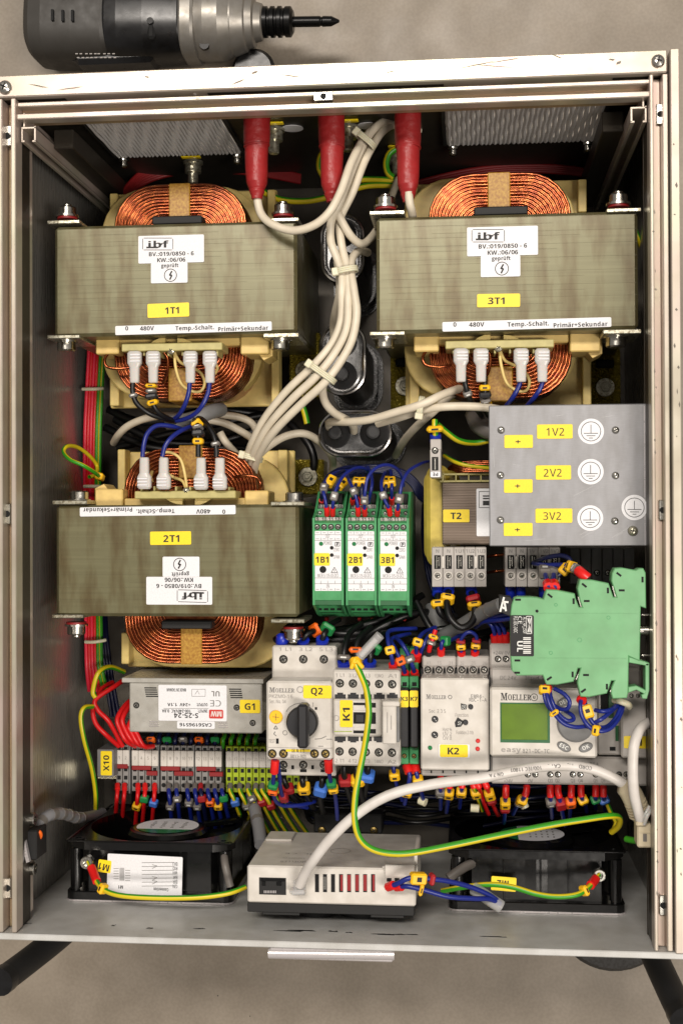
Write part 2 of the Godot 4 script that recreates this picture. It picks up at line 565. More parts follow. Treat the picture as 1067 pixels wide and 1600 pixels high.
	M.green_pale = mat(Color(0.42, 0.65, 0.45), 0.5, 0.0, {"tex": soft, "rough": rough, "scale": Vector3.ONE * 7})
	M.lcd = mat(Color(0.36, 0.48, 0.07), 0.18, 0.0, {"tex": soft, "scale": Vector3.ONE * 8, "coat": 0.7})
	M.red = mat(Color(0.78, 0.10, 0.09), 0.4)
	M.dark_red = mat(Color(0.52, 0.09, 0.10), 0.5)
	M.boot = mat(Color(0.60, 0.13, 0.135), 0.42, 0.0, {"tex": soft, "bump": noise(0.02, Color.BLACK, w, 15), "depth": 0.04, "scale": Vector3.ONE * 12})
	M.beige_cable = mat(Color(0.85, 0.81, 0.73), 0.45, 0.0, {"tex": soft, "scale": Vector3.ONE * 10})
	M.white_cable = mat(Color(0.83, 0.81, 0.79), 0.42, 0.0, {"tex": soft, "scale": Vector3.ONE * 10})
	M.boot_beige = mat(Color(0.76, 0.71, 0.60), 0.5)
	M.wire_blue = mat(Color(0.085, 0.14, 0.46), 0.35)
	M.wire_navy = mat(Color(0.045, 0.07, 0.22), 0.4)
	M.wire_black = mat(Color(0.04, 0.04, 0.045), 0.4)
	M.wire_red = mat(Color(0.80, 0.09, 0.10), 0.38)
	M.wire_pink = mat(Color(0.85, 0.14, 0.24), 0.4)
	M.wire_green = mat(Color(0.20, 0.55, 0.10), 0.38)
	M.wire_yellow = mat(Color(0.80, 0.72, 0.10), 0.38)
	M.wire_cream = mat(Color(0.86, 0.76, 0.48), 0.4)
	M.ferrule_red = mat(Color(0.84, 0.11, 0.10), 0.35)
	M.ferrule_blue = mat(Color(0.08, 0.17, 0.66), 0.35)
	M.mark_yellow = mat(Color(0.93, 0.72, 0.08), 0.45)
	M.mark_orange = mat(Color(0.93, 0.40, 0.06), 0.45)
	M.mark_blue = mat(Color(0.25, 0.45, 0.80), 0.45)
	M.mark_green = mat(Color(0.10, 0.50, 0.25), 0.45)
	M.mark_grey = mat(Color(0.42, 0.40, 0.38), 0.45)
	M.mark_red = mat(Color(0.62, 0.10, 0.12), 0.45)
	M.can = mat(Color(0.62, 0.61, 0.60), 0.22, 1.0, {"rough": rough, "scale": Vector3.ONE * 25})
	M.can_side = mat(Color(0.20, 0.20, 0.20), 0.4, 0.6, {"tex": soft, "scale": Vector3.ONE * 12})
	M.can_plate = mat(Color(0.42, 0.42, 0.42), 0.3, 0.8, {"rough": rough, "scale": Vector3.ONE * 25})
	M.rubber = mat(Color(0.10, 0.10, 0.105), 0.6)
	M.tyre = mat(Color(0.2, 0.195, 0.19), 0.7, 0.0, {"tex": dirt, "scale": Vector3.ONE * 25})
	M.hose = mat(Color(0.50, 0.50, 0.51), 0.4)
	M.smudge = mat(Color(0.42, 0.39, 0.36), 0.6, 0.0, {"alpha": 0.45})
	M.tie = mat(Color(0.82, 0.79, 0.68), 0.4, 0.0, {"sss": 0.1})
	M.led_green = mat(Color(0.12, 0.45, 0.25), 0.25)
	M.earth_yellow = mat(Color(0.62, 0.70, 0.10), 0.45, 0.0, {"tex": soft, "scale": Vector3.ONE * 12})
	M.psu = mat(Color(0.74, 0.73, 0.70), 0.34, 0.35, {"tex": soft, "rough": rough, "scale": Vector3(12, 12, 12)})
	M.silver = mat(Color(0.80, 0.78, 0.78), 0.34, 0.5, {"rough": rough, "scale": Vector3.ONE * 20})
	M.drill_grey = mat(Color(0.205, 0.195, 0.18), 0.6, 0.0, {"tex": soft, "rough": rough, "scale": Vector3.ONE * 9})
	M.drill_black = mat(Color(0.07, 0.07, 0.075), 0.35, 0.0, {"tex": dirt, "rough": rough, "scale": Vector3.ONE * 9})
	M.drill_metal = mat(Color(0.56, 0.545, 0.52), 0.45, 0.6, {"tex": wear, "rough": rough, "scale": Vector3.ONE * 12})
	M.chuck = mat(Color(0.10, 0.10, 0.10), 0.3, 0.7)
	M.tube_black = mat(Color(0.06, 0.062, 0.066), 0.55, 0.0, {"tex": fine, "scale": Vector3.ONE * 8})
	var speck := noise(0.2, Color(0.94, 0.935, 0.93), w, 21, 1024, 0.0, FastNoiseLite.TYPE_SIMPLEX, 5)
	M.concrete = mat(Color(0.57, 0.53, 0.475), 0.55, 0.0, {"tex": noise(0.009, Color(0.90, 0.895, 0.885), w, 22, 1024, 0.0, FastNoiseLite.TYPE_SIMPLEX_SMOOTH, 7), "rough": rough, "scale": Vector3.ONE * 1.7, "detail": speck, "scale2": Vector3.ONE * 1.15})
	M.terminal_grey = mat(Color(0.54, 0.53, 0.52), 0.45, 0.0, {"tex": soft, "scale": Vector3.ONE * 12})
	M.scratch = mat(Color(0.8, 0.8, 0.8), 0.4, 0.3, {"alpha": 0.35})
	M.stain = mat(Color(0.36, 0.33, 0.29), 0.6, 0.0, {"alpha": 0.3})

# ---------- the setting ----------
func setting() -> void:
	var s := Shape.new()
	s.span(Vector3(-6, -6, -FRONT - 0.05), Vector3(6, 6, -FRONT), 0.0)
	var f := solo([[s, M.concrete]], "floor", "mottled grey brown concrete workshop floor under the cabinet", "floor", Vector3(0, 0, -FRONT))
	f.set_meta("kind", "structure")
	for i in 40:
		var c := Vector3(rng.randf_range(-0.5, 0.35), rng.randf_range(-0.55, -0.33) if i % 2 else rng.randf_range(0.31, 0.56), 0)
		var q := PackedVector2Array()
		var rr := 0.0006 + 0.0022 * pow(rng.randf(), 3.0)
		for k in 7:
			q.push_back(Vector2(c.x, c.y) + Vector2(cos(TAU * k / 7), sin(TAU * k / 7)) * rr * rng.randf_range(0.6, 1.3))
		s = Shape.new()
		s.prism(q, -FRONT + 0.0002, -FRONT + 0.0005, 0.0)
		part(s, "floor_speck", M.stain if i % 3 else M.black_matt, f)

var left_x := 0.0
var right_x := 0.0
var plate_y := 0.0
var top_y := 0.0
const DEEP := -0.25

func flat_bar(s: Shape, x0: float, x1: float, y0: float, y1: float, z0: float, z1: float, bev := 0.0006) -> void:
	s.span(Vector3(x0, y0, z0), Vector3(x1, y1, z1), bev)

func cabinet() -> void:
	left_x = P(-4, 1457, 0).x
	right_x = P(1056, 1488, 0).x
	plate_y = P(533, 1473, 0).y
	top_y = P(500, 134, 0).y
	var out_top := P(533, 97, 0).y
	var t := thing("cabinet", "open metal cabinet lying on its back, its front cover taken off", "cabinet", Vector3(0, 0, -0.27))
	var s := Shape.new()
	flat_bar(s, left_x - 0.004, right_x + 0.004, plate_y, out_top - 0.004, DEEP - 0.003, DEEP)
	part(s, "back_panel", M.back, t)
	s = Shape.new()
	flat_bar(s, left_x - 0.002, left_x, plate_y, out_top - 0.004, DEEP, -0.006)
	part(s, "side_wall", M.sheet, t)
	s = Shape.new()
	flat_bar(s, right_x, right_x + 0.002, plate_y, out_top - 0.004, DEEP, -0.006)
	part(s, "side_wall", M.sheet, t)
	s = Shape.new()
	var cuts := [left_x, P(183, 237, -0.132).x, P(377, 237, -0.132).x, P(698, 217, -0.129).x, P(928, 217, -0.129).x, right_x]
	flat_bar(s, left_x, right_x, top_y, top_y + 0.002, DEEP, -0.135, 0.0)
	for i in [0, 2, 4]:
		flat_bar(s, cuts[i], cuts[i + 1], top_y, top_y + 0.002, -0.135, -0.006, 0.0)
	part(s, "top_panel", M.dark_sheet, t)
	s = Shape.new()
	flat_bar(s, left_x - 0.03, right_x + 0.012, plate_y - 0.0042, plate_y, DEEP - 0.003, 0.001, 0.0006)
	part(s, "bottom_plate", M.grey_paint, t, "light grey painted bottom plate with black scuff marks")
	# scuffs on the plate's inner face
	for e in [[455, 1452, 62, 5], [520, 1451, 16, 3], [545, 1451, 8, 2.5], [600, 1452, 40, 3], [630, 1455, 30, 2.5], [310, 1457, 18, 2.5], [233, 1455, 9, 3], [178, 1450, 5, 4], [45, 1448, 10, 2], [770, 1468, 50, 1.5]]:
		var z := -0.022 + rng.randf() * 0.004
		var c := P(e[0], e[1], z)
		s = Shape.new()
		for q in 7:
			var w: float = e[2] * 0.00042 * (0.1 + 0.25 * rng.randf())
			var x: float = c.x + (rng.randf() - 0.5) * e[2] * 0.0004
			var zz: float = z + (rng.randf() - 0.5) * e[3] * 0.0006
			s.poly([Vector3(x - w, plate_y + 0.0002, zz), Vector3(x + w, plate_y + 0.0002, zz + 0.0002), Vector3(x + w * 0.7, plate_y + 0.0002, zz - 0.0011), Vector3(x - w, plate_y + 0.0002, zz - 0.0005)], Vector3.UP)
		part(s, "scuff_mark", M.black_matt, t)
	# top rail: broad outer face, two lips with a slot between them
	var lx := P(24, 160, 0).x
	var rx := P(1021, 130, 0).x
	var y := func(py: float, z := 0.0) -> float: return P(533, py, z).y
	s = Shape.new()
	flat_bar(s, left_x - 0.03, P(1042, 90, 0).x, y.call(132), out_top, -0.02, 0.0, 0.0008)
	part(s, "rail_face", M.rail, t)
	s = Shape.new()
	flat_bar(s, lx, rx, y.call(145), y.call(138), -0.03, -0.004)
	part(s, "rail_lip", M.rail, t)
	s = Shape.new()
	flat_bar(s, lx, rx, y.call(157), y.call(145, -0.01), -0.03, -0.013)
	part(s, "rail_slot", M.rail_slot, t)
	s = Shape.new()
	flat_bar(s, lx, rx, y.call(166), y.call(157), -0.0135, -0.003)
	part(s, "rail_lip", M.rail, t)
	s = Shape.new()
	flat_bar(s, lx, rx, y.call(138), y.call(132), -0.03, -0.014)
	part(s, "rail_slot", M.rail_slot, t)
	# side rails
	var x := func(px: float, z := 0.0) -> float: return P(px, 800, z).x
	var low := plate_y + 0.0003
	var high: float = y.call(134)
	for e in [["rail_face", -60, 4.5, -0.03, 0.0, M.rail], ["rail_slot", 4.5, 11, -0.03, -0.012, M.rail_slot], ["rail_slot", 11, 18, -0.03, -0.0095, M.rail_pink], ["rail_lip", 18, 25.5, -0.013, 0.0, M.rail], ["rail_back", 14, 24, -0.03, -0.0131, M.dark_sheet],
			["rail_lip", 1018, 1024, -0.013, 0.0, M.rail], ["rail_back", 1019, 1026, -0.03, -0.0131, M.dark_sheet], ["rail_slot", 1024, 1038, -0.03, -0.0095, M.rail_pink], ["rail_lip", 1038, 1047, -0.03, 0.0, M.rail], ["rail_face", 1049, 1063.5, -0.03, 0.004, M.rail]]:
		s = Shape.new()
		flat_bar(s, x.call(e[1]), x.call(e[2]), low, high if e[1] < 1049 else out_top - 0.001, e[3], e[4], 0.0006)
		part(s, e[0], e[5], t)
	# inner side plates behind the rails, with a thin bright edge
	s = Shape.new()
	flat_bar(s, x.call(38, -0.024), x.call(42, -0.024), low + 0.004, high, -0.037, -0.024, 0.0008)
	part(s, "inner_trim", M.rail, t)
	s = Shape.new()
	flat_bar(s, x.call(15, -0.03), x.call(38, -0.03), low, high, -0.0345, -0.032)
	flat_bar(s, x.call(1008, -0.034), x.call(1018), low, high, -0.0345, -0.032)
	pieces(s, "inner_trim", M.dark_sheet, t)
	# corner profiles running back along the edges
	for e in [[45, 210, 1], [997, 179, -1]]:
		s = Shape.new()
		var c := P(e[0], e[1], -0.008)
		var k := 0.000425
		for b in [[-12, 9, 12, 12], [-12, -11, -9, 9], [9, -11, 12, 13], [-12, -12, -6, -9], [6, -12, 12, -9], [-7 * e[2] - 1.5, 12, -7 * e[2] + 1.5, 34]]:
			flat_bar(s, c.x + b[0] * k, c.x + b[2] * k, c.y + b[1] * k, c.y + b[3] * k, DEEP, -0.008, 0.0002)
		part(s, "corner_profile", M.rail, t)
		s = Shape.new()
		flat_bar(s, c.x + (12 if e[2] > 0 else -45) * k, c.x + (45 if e[2] > 0 else -12) * k, c.y + 2 * k, c.y + 34 * k, DEEP, -0.045, 0.0006)
		part(s, "corner_bracket", M.dark_sheet, t)
	# slide nuts in the rails
	for e in [[12, 212, -0.008], [11, 803, -0.008], [11.5, 1388, -0.008], [505, 150, -0.003], [1031, 178, -0.008], [1035, 797, -0.008], [1036, 1415, -0.008]]:
		s = Shape.new()
		var top: bool = e[1] == 150
		bx(s, e[0] - (15 if top else 6.5), e[1] - (7 if top else 16), e[0] + (15 if top else 6.5), e[1] + (7 if top else 16), e[2] - 0.004, e[2] + 0.001)
		var nut := part(s, "slide_nut", M.steel, t)
		s = Shape.new()
		cyl(s, e[0], e[1], e[2] - 0.001, e[2] + 0.0013, 5, 0.0)
		part(s, "thread_hole", M.hole, nut)
	for e in [[9, 137], [1027, 96]]:
		screw(t, e[0], e[1], 0.0, 10.5, "cross", "steel", "corner_screw")
	# smudges, nicks and scratches on the rails
	for e in [[398, 113, 6, 2.2, 30], [372, 128, 12, 1.5, 25], [452, 118, 18, 1.2, -6], [745, 101, 30, 0.9, 12], [790, 94, 26, 0.9, 10], [770, 103, 34, 0.7, -4], [955, 93, 5, 1.6, 0], [966, 98, 5, 2.5, 40], [305, 147, 3, 2.0, 0], [60, 134, 16, 1.2, -10], [110, 138, 20, 1.0, 8], [230, 120, 4, 1.6, 0], [610, 112, 8, 1.0, 15], [870, 88, 9, 1.0, -20]]:
		s = Shape.new()
		s.prism(outline([e[0] - e[2], e[1], e[0] - e[2] * 0.3, e[1] - e[3], e[0] + e[2], e[1] - e[3] * 0.2, e[0] + e[2] * 0.4, e[1] + e[3]], 0.0003), 0.0001, 0.0003, 0.0)
		s.v = turned(s.v, P(e[0], e[1], 0.0003), deg_to_rad(e[4]))
		part(s, "smudge", M.smudge, t)
	for i in 34:
		var yy := 150.0 + rng.randf() * 1290
		var on_lip := i % 2 == 0
		var xx: float = (1019.0 + rng.randf() * 4 + (yy - 130) * 0.005) if on_lip else 1051.0 + rng.randf() * 9 + (yy - 130) * 0.004
		var zq := 0.0003 if on_lip else 0.0043
		s = Shape.new()
		var hw := 0.8 + rng.randf() * 1.6
		var hh := 1.0 + rng.randf() * 4.0
		s.prism(outline([xx - hw, yy, xx, yy - hh, xx + hw, yy + hh * 0.2, xx + hw * 0.2, yy + hh], zq), zq - 0.0002, zq, 0.0)
		part(s, "smudge", M.smudge, t)
	# air filters in the top panel
	for e in [[183, 377, 237, -0.132], [698, 928, 217, -0.129]]:
		var a := P(e[0], e[2], e[3])
		var b := P(e[1], e[2], e[3])
		s = Shape.new()
		flat_bar(s, a.x - 0.003, a.x, top_y - 0.003, top_y - 0.0003, e[3] - 0.003, -0.01, 0.0005)
		flat_bar(s, b.x, b.x + 0.003, top_y - 0.003, top_y - 0.0003, e[3] - 0.003, -0.01, 0.0005)
		flat_bar(s, a.x, b.x, top_y - 0.003, top_y - 0.0003, e[3] - 0.003, e[3], 0.0005)
		var frame := part(s, "filter_frame", M.black_matt, t)
		s = Shape.new()
		var pleats := 32
		for i in pleats:
			for h in 2:
				var xa := lerpf(a.x, b.x, (i + h * 0.5) / pleats)
				var xb := lerpf(a.x, b.x, (i + h * 0.5 + 0.5) / pleats)
				var ya := top_y - (0.0030 if h == 0 else 0.0042)
				var yb := top_y - (0.0042 if h == 0 else 0.0030)
				for seg in 9:
					var z0: float = lerpf(-0.01, e[3], seg / 9.0)
					var z1: float = lerpf(-0.01, e[3], (seg + 1) / 9.0)
					var j0 := 0.00045 * sin(seg * 2.3 + i * 1.7)
					var j1 := 0.00045 * sin((seg + 1) * 2.3 + i * 1.7)
					s.poly([Vector3(xa + j0, ya, z0), Vector3(xb + j0, yb, z0), Vector3(xb + j1, yb, z1), Vector3(xa + j1, ya, z1)], Vector3.DOWN)
		part(s, "filter_mat", M.mesh_metal, frame)
		for sx in [0.04, 0.96]:
			s = Shape.new()
			s.lathe([[0.004, 0.0], [0.004, 0.003], [0.003, 0.0035], [0.003, 0.007], [0.002, 0.008]], Vector3(lerpf(a.x, b.x, sx), top_y - 0.002, e[3] - 0.006), Basis(Vector3.RIGHT, PI / 2), 12)
			part(s, "filter_screw", M.steel, t)
	# earth symbols, terminal studs and yellow tags on the top panel
	for e in [[457, 194], [575, 189]]:
		var c := P(e[0], e[1], -0.085)
		s = Shape.new()
		s.lathe([[0.0078, 0.0], [0.0078, 0.0004]], Vector3(c.x, top_y - 0.0003, -0.085), Basis(Vector3.RIGHT, PI / 2), 24)
		part(s, "earth_sticker", M.paper, t)
	for e in [[428, 205, -0.085], [543, 198, -0.085], [302, 245, -0.16], [620, 235, -0.15]]:
		var c := P(e[0], e[1], e[2])
		s = Shape.new()
		s.lathe([[0.008, 0.0], [0.008, 0.002], [0.0065, 0.002], [0.0065, 0.009], [0.004, 0.009], [0.004, 0.017], [0.003, 0.018]], Vector3(c.x, top_y - 0.0003, e[2]), Basis(Vector3.RIGHT, PI / 2), 14)
		part(s, "terminal_stud", M.zinc, t)
		s = Shape.new()
		flat_bar(s, c.x - 0.006, c.x + 0.009, top_y - 0.0016, top_y - 0.0003, e[2] + 0.012, e[2] + 0.017)
		part(s, "yellow_tag", M.yellow_label, t)
	# pull handle under the plate, carrying tubes at the lower corners
	s = Shape.new()
	var ha := P(420, 1489, -0.004)
	var hb := P(616, 1492, -0.004)
	var hp := PackedVector3Array()
	for i in 9:
		hp.push_back(ha.lerp(hb, i / 8.0))
	s.tube(hp, 0.0035, 12)
	flat_bar(s, ha.x + 0.001, hb.x - 0.001, ha.y - 0.0032, plate_y - 0.0045, -0.006, -0.002, 0.0008)
	part(s, "pull_handle", M.silver, t)
	# mounting rail of the small parts
	s = Shape.new()
	flat_bar(s, P(150, 1200, -0.19).x, P(480, 1200, -0.19).x, P(300, 1222, -0.19).y, P(300, 1180, -0.19).y, -0.2, -0.195)
	flat_bar(s, P(410, 1130, -0.12).x, P(1020, 1130, -0.12).x, P(700, 1146, -0.12).y, P(700, 1100, -0.12).y, -0.13, -0.125)
	pieces(s, "mounting_rail", M.zinc, t)
	# stud and clips on the right wall
	s = Shape.new()
	s.lathe([[0.0035, 0.0], [0.0035, 0.012], [0.0045, 0.012], [0.0045, 0.016]], P(1016, 985, -0.02), Basis(Vector3.UP, -PI / 2), 14)
	for py in [960.0, 1023.0]:
		s.box(P(1008, py, -0.02), Vector3(0.006, 0.0012, 0.006), 0.0002)
	pieces(s, "wall_stud", M.steel, t)

func turned(v: PackedVector3Array, c: Vector3, a: float) -> PackedVector3Array:
	var B := Basis(Vector3.BACK, a)
	for i in v.size():
		v[i] = c + B * (v[i] - c)
	return v

func carrying_legs() -> void:
	for e in [["black rubber coated carrying tube sticking out at the lower left corner", [120, 1440, -0.16, 85, 1470, -0.13, 40, 1505, -0.10, 4, 1532, -0.07]],
			["black rubber coated carrying tube sticking out at the lower right corner", [1000, 1440, -0.16, 1020, 1490, -0.13, 1045, 1545, -0.10, 1066, 1588, -0.075]]]:
		var pts := path(e[1], 4)
		var t := thing("carrying_tube", e[0], "tube", pts[0], "black carrying tubes under the cabinet")
		var s := Shape.new()
		s.tube(pts, 0.0097, 18)
		part(s, "tube", M.tube_black, t)
		s = Shape.new()
		var d := (pts[-1] - pts[-2]).normalized()
		s.tube(PackedVector3Array([pts[-1] - d * 0.006, pts[-1] + d * 0.003]), 0.0102, 18)
		part(s, "end_cap", M.drill_black, t)
	var c := P(955, 1420, -0.262)
	var t := thing("caster_wheel", "dark caster wheel half hidden below the cabinet's lower right corner", "wheel", c)
	var s := Shape.new()
	s.lathe([[0.026, -0.014], [0.045, -0.014], [0.049, -0.008], [0.049, 0.008], [0.045, 0.014], [0.026, 0.014]], c, Basis(Vector3.BACK, 0.3), 36)
	part(s, "tyre", M.tyre, t)
	s = Shape.new()
	s.lathe([[0.03, -0.015], [0.03, 0.015], [0.01, 0.016]], c, Basis(Vector3.BACK, 0.3), 24)
	for i in 5:
		s.box(c + Vector3(0.018 * cos(i * TAU / 5), 0.018 * sin(i * TAU / 5), 0.015), Vector3(0.006, 0.006, 0.006), 0.001)
	part(s, "hub", M.grey, t)
	s = Shape.new()
	s.span(c + Vector3(0.01, 0.012, 0.017), c + Vector3(0.1, 0.03, 0.021), 0.001)
	part(s, "fork", M.zinc, t)

# ---------- transformers ----------
func stadium(c: Vector3, hx: float, hy: float, r: float, n := 7) -> PackedVector3Array:
	r = minf(r, minf(hx, hy))
	var pts := PackedVector3Array()
	for q in [[1, 1, 0], [-1, 1, 1], [-1, -1, 2], [1, -1, 3]]:
		for i in n + 1:
			var a: float = (q[2] + float(i) / n) * PI / 2
			pts.push_back(c + Vector3(q[0] * (hx - r) + cos(a) * r, q[1] * (hy - r) + sin(a) * r, 0))
	return pts
func flat2(p: PackedVector3Array) -> PackedVector2Array:
	var r := PackedVector2Array()
	for a in p:
		r.push_back(Vector2(a.x, a.y))
	return r

func make_transformer(label: String) -> Node3D:
	var z := -0.06
	var at := P(272, 437, z)
	var t := thing("transformer", label, "transformer", at, "large transformers with copper coils")
	var s := Shape.new()
	bx(s, 84, 349, 462, 523, -0.19, z, 0.0022)
	var core := part(s, "core", M.core, t)
	# single laminations standing proud of the stack, as thin ridges
	s = Shape.new()
	for i in 17:
		var py := 352.0 + i * 10.0 + rng.randf() * 2.5
		var x0 := 86.0 + (rng.randf() * 120 if i % 3 else 0.0)
		bx(s, x0, py, 460.0 - (rng.randf() * 150 if i % 2 else 0.0), py + 0.5, z - 0.01, z + 0.00008, 0.0)
	part(s, "lamination", M.core_streak, core)
	s = Shape.new()
	# corner plates and bolts
	var plates := [[74, 343.5, 125, 349.5, 106, -1], [417, 340, 467, 346, 443, -1], [74, 523, 125, 529, 104, 1], [411, 520, 467, 527, 438, 1]]
	for e in plates:
		s = Shape.new()
		bx(s, e[0], e[1], e[2], e[3], -0.1, z + 0.003, 0.0005)
		part(s, "corner_plate", M.zinc, t)
		var up: float = -e[5]
		var yy: float = P(e[4], e[1] if up > 0 else e[3], -0.072).y
		var B := Basis(Vector3.RIGHT, -PI / 2 if up > 0 else PI / 2)
		var bolt := Shape.new()
		var base := Vector3(P(e[4], 437, -0.072).x, yy, -0.072)
		bolt.lathe([[0.0082, 0.0015], [0.0082, 0.003]], base, B, 20)
		bolt.lathe([[0.0066, 0.003], [0.0066, 0.0082], [0.0057, 0.0092]], base, B * Basis(Vector3.BACK, rng.randf()), 6)
		if up > 0:
			bolt.lathe([[0.0032, 0.009], [0.0032, 0.0106], [0.0024, 0.0114]], base, B, 12)
		var bn := part(bolt, "bolt", M.steel, t)
		s = Shape.new()
		s.lathe([[0.0072, 0.0], [0.0072, 0.0015]], base, B, 20)
		part(s, "fibre_washer", M.dark_red, bn)
	# coil: nested turns of round wire seen end on
	var zc := -0.092
	var a := P(178, 290, zc)
	var b := P(387, 622, zc)
	var c := (a + b) / 2
	var hx := absf(b.x - a.x) / 2
	var hy := absf(b.y - a.y) / 2
	var wr := 0.00112
	s = Shape.new()
	for i in 13:
		var d := wr + i * wr * 2.02
		s.tube(stadium(Vector3(c.x, c.y, zc - wr - 0.0004 * absf(sin(i * 2.1))), hx - d, hy - d, maxf(0.031 - d * 0.75, 0.004), 6), wr, 8, true)
	for i in range(1, 14):
		s.tube(stadium(Vector3(c.x, c.y, zc - wr - i * wr * 2.02), hx - wr - 0.0003 * sin(i * 1.7), hy - wr, 0.031 - wr, 6), wr, 6, true)
	var coil := part(s, "coil", M.copper, t)
	s = Shape.new()
	s.prism(flat2(stadium(c, hx - 0.001, hy - 0.001, 0.03)), -0.16, zc - 0.0013, 0.0)
	part(s, "winding_body", M.copper, coil)
	# bobbin
	s = Shape.new()
	bx(s, 172, 300, 432, 636, -0.155, -0.15, 0.0008)
	for e in [[172, 302, 184, 345], [418, 296, 430, 345], [172, 545, 186, 634], [424, 545, 436, 634]]:
		bx(s, e[0], e[1], e[2], e[3], -0.15, -0.135, 0.0006)
	part(s, "bobbin_flange", M.cream, t)
	s = Shape.new()
	s.prism(flat2(stadium(P(284, 457, -0.125) , hx + 0.012, hy + 0.001, 0.034)), -0.14, -0.125, 0.001)
	part(s, "bobbin_wall", M.cream, t)
	s = Shape.new()
	bx(s, 150, 524, 186, 553, -0.11, -0.079, 0.0008)
	bx(s, 376, 524, 420, 553, -0.11, -0.079, 0.0008)
	bx(s, 186, 526, 376, 541, -0.10, -0.082, 0.0008)
	s.prism(outline([404, 553, 420, 540, 420, 524, 426, 524, 426, 556, 412, 563], -0.085), -0.11, -0.085)
	part(s, "bobbin_block", M.cream_dark, t)
	s = Shape.new()
	bx(s, 238, 337, 316, 350, -0.12, -0.08, 0.0008)
	part(s, "core_insulation", M.black_matt, t)
	for e in [[264, 286, 297, 344], [263, 575, 300, 627]]:
		s = Shape.new()
		bx(s, e[0], e[1], e[2], e[3], -0.125, zc + 0.0005, 0.0007)
		part(s, "tape", M.tape, t)
	# terminal board with sleeved push-on connectors
	s = Shape.new()
	bx(s, 190, 536, 347, 548, -0.095, -0.069, 0.0006)
	for e in [202, 224, 246, 262, 284, 318, 338]:
		bx(s, e, 546, e + 3, 556, -0.09, -0.072, 0.0003)
	var bd := part(s, "terminal_board", M.board, t)
	s = Shape.new()
	s.prism(outline([233, 538, 240, 532, 250, 528, 258, 528, 258, 538], -0.074), -0.08, -0.074)
	s.prism(outline([277, 538, 277, 528, 288, 529, 298, 533, 304, 538], -0.074), -0.08, -0.074)
	part(s, "half_disc", M.cream, bd)
	screw(bd, 268, 548, -0.071, 6, "cross", "zinc", "board_screw")
	for px in [211.0, 240.0, 298.0, 328.5]:
		s = Shape.new()
		var zz := -0.066
		var rings := []
		for e in [[549, 8.5, 5.0], [552, 11, 6.5], [568, 11, 6.5], [574, 7.5, 6], [597, 7, 5.5], [598.5, 6, 4.5]]:
			var cc := P(px, e[0], zz)
			var k := per(px, e[0], zz)
			var r := PackedVector3Array()
			for i in 20:
				var an := -TAU * i / 20
				var q := Vector2(cos(an), sin(an))
				var sq := pow(pow(absf(q.x), 4.0) + pow(absf(q.y), 4.0), -0.25)
				r.push_back(cc + Vector3(q.x * sq * e[1] * k, 0, -q.y * sq * e[2] * k))
			rings.append(r)
		s.loft(rings)
		var sl := part(s, "connector_sleeve", M.sleeve, t)
		s = Shape.new()
		for py in [553.0, 558.0, 563.0]:
			bx(s, px - 8, py, px + 8, py + 2.2, -0.0635, -0.0624, 0.0002)
		part(s, "sleeve_rib", M.paper, sl)
	# leads of the thermal switch and the winding
	for l in [[273, 546, -0.078, 275, 575, -0.076, 284, 600, -0.078, 300, 611, -0.08, 314, 611, -0.082, 320, 598, -0.084, 314, 583, -0.086, 300, 573, -0.088], [272, 548, -0.076, 282, 566, -0.08, 300, 574, -0.086], [336, 584, -0.086, 340, 575, -0.088, 336, 568, -0.086]]:
		s = Shape.new()
		s.tube(path(l), 0.0011, 8)
		part(s, "thermal_lead", M.wire_cream, t)
	s = Shape.new()
	s.tube(path([205, 574, -0.082, 185, 576, -0.08, 168, 573, -0.08, 164, 562, -0.081, 172, 551, -0.084, 182, 556, -0.09]), wr, 8)
	part(s, "winding_lead", M.copper, t)
	s = Shape.new()
	s.tube(path([255, 600, -0.089, 262, 580, -0.085, 262, 560, -0.082, 256, 550, -0.08]), wr, 8)
	part(s, "winding_lead", M.copper, t)
	# stickers
	var zs := z + 0.0003
	var st := sticker(t, 216.6, 368, 319, 410.5, zs, "paper", [["BV.:019/0850 - 6", 268, 396.5, 6.2, 70], ["KW.:06/06", 268, 406, 6.2, 44]])
	ink_lines(st, [225, 372, 269, 372, 225, 390.5, 269, 390.5, 223.5, 373, 223.5, 389.5, 270.5, 373, 270.5, 389.5], zs + 0.0004, 0.9)
	text(st, "ibf", 248, 381.5, 10, zs + 0.0004, "ink", 32, 0, "bold")
	ink_lines(st, [229, 386.6, 247, 386.6, 250, 381.2, 254, 381.2], zs + 0.0005, 2.4)
	st = sticker(t, 236.3, 410.8, 293.5, 442, zs, "paper", [["geprüft", 265.5, 415.5, 5.6, 27]])
	ring_print(st, 266.7, 430, 9.5, 1.1, zs + 0.0004)
	ink_lines(st, [269, 423.5, 265, 430.5, 265, 430, 269, 430, 269, 430, 265.5, 437], zs + 0.0004, 2.2)
	sticker(t, 180, 506, 424, 520, zs, "paper", [["0", 198.5, 513, 6.4], ["480V", 230, 513, 6.4, 22], ["Temp.-Schalt.", 304.5, 513, 6.4, 60], ["Primär+Sekundar", 380, 513, 6.4, 78]], "label_sticker", 0.6)
	return t

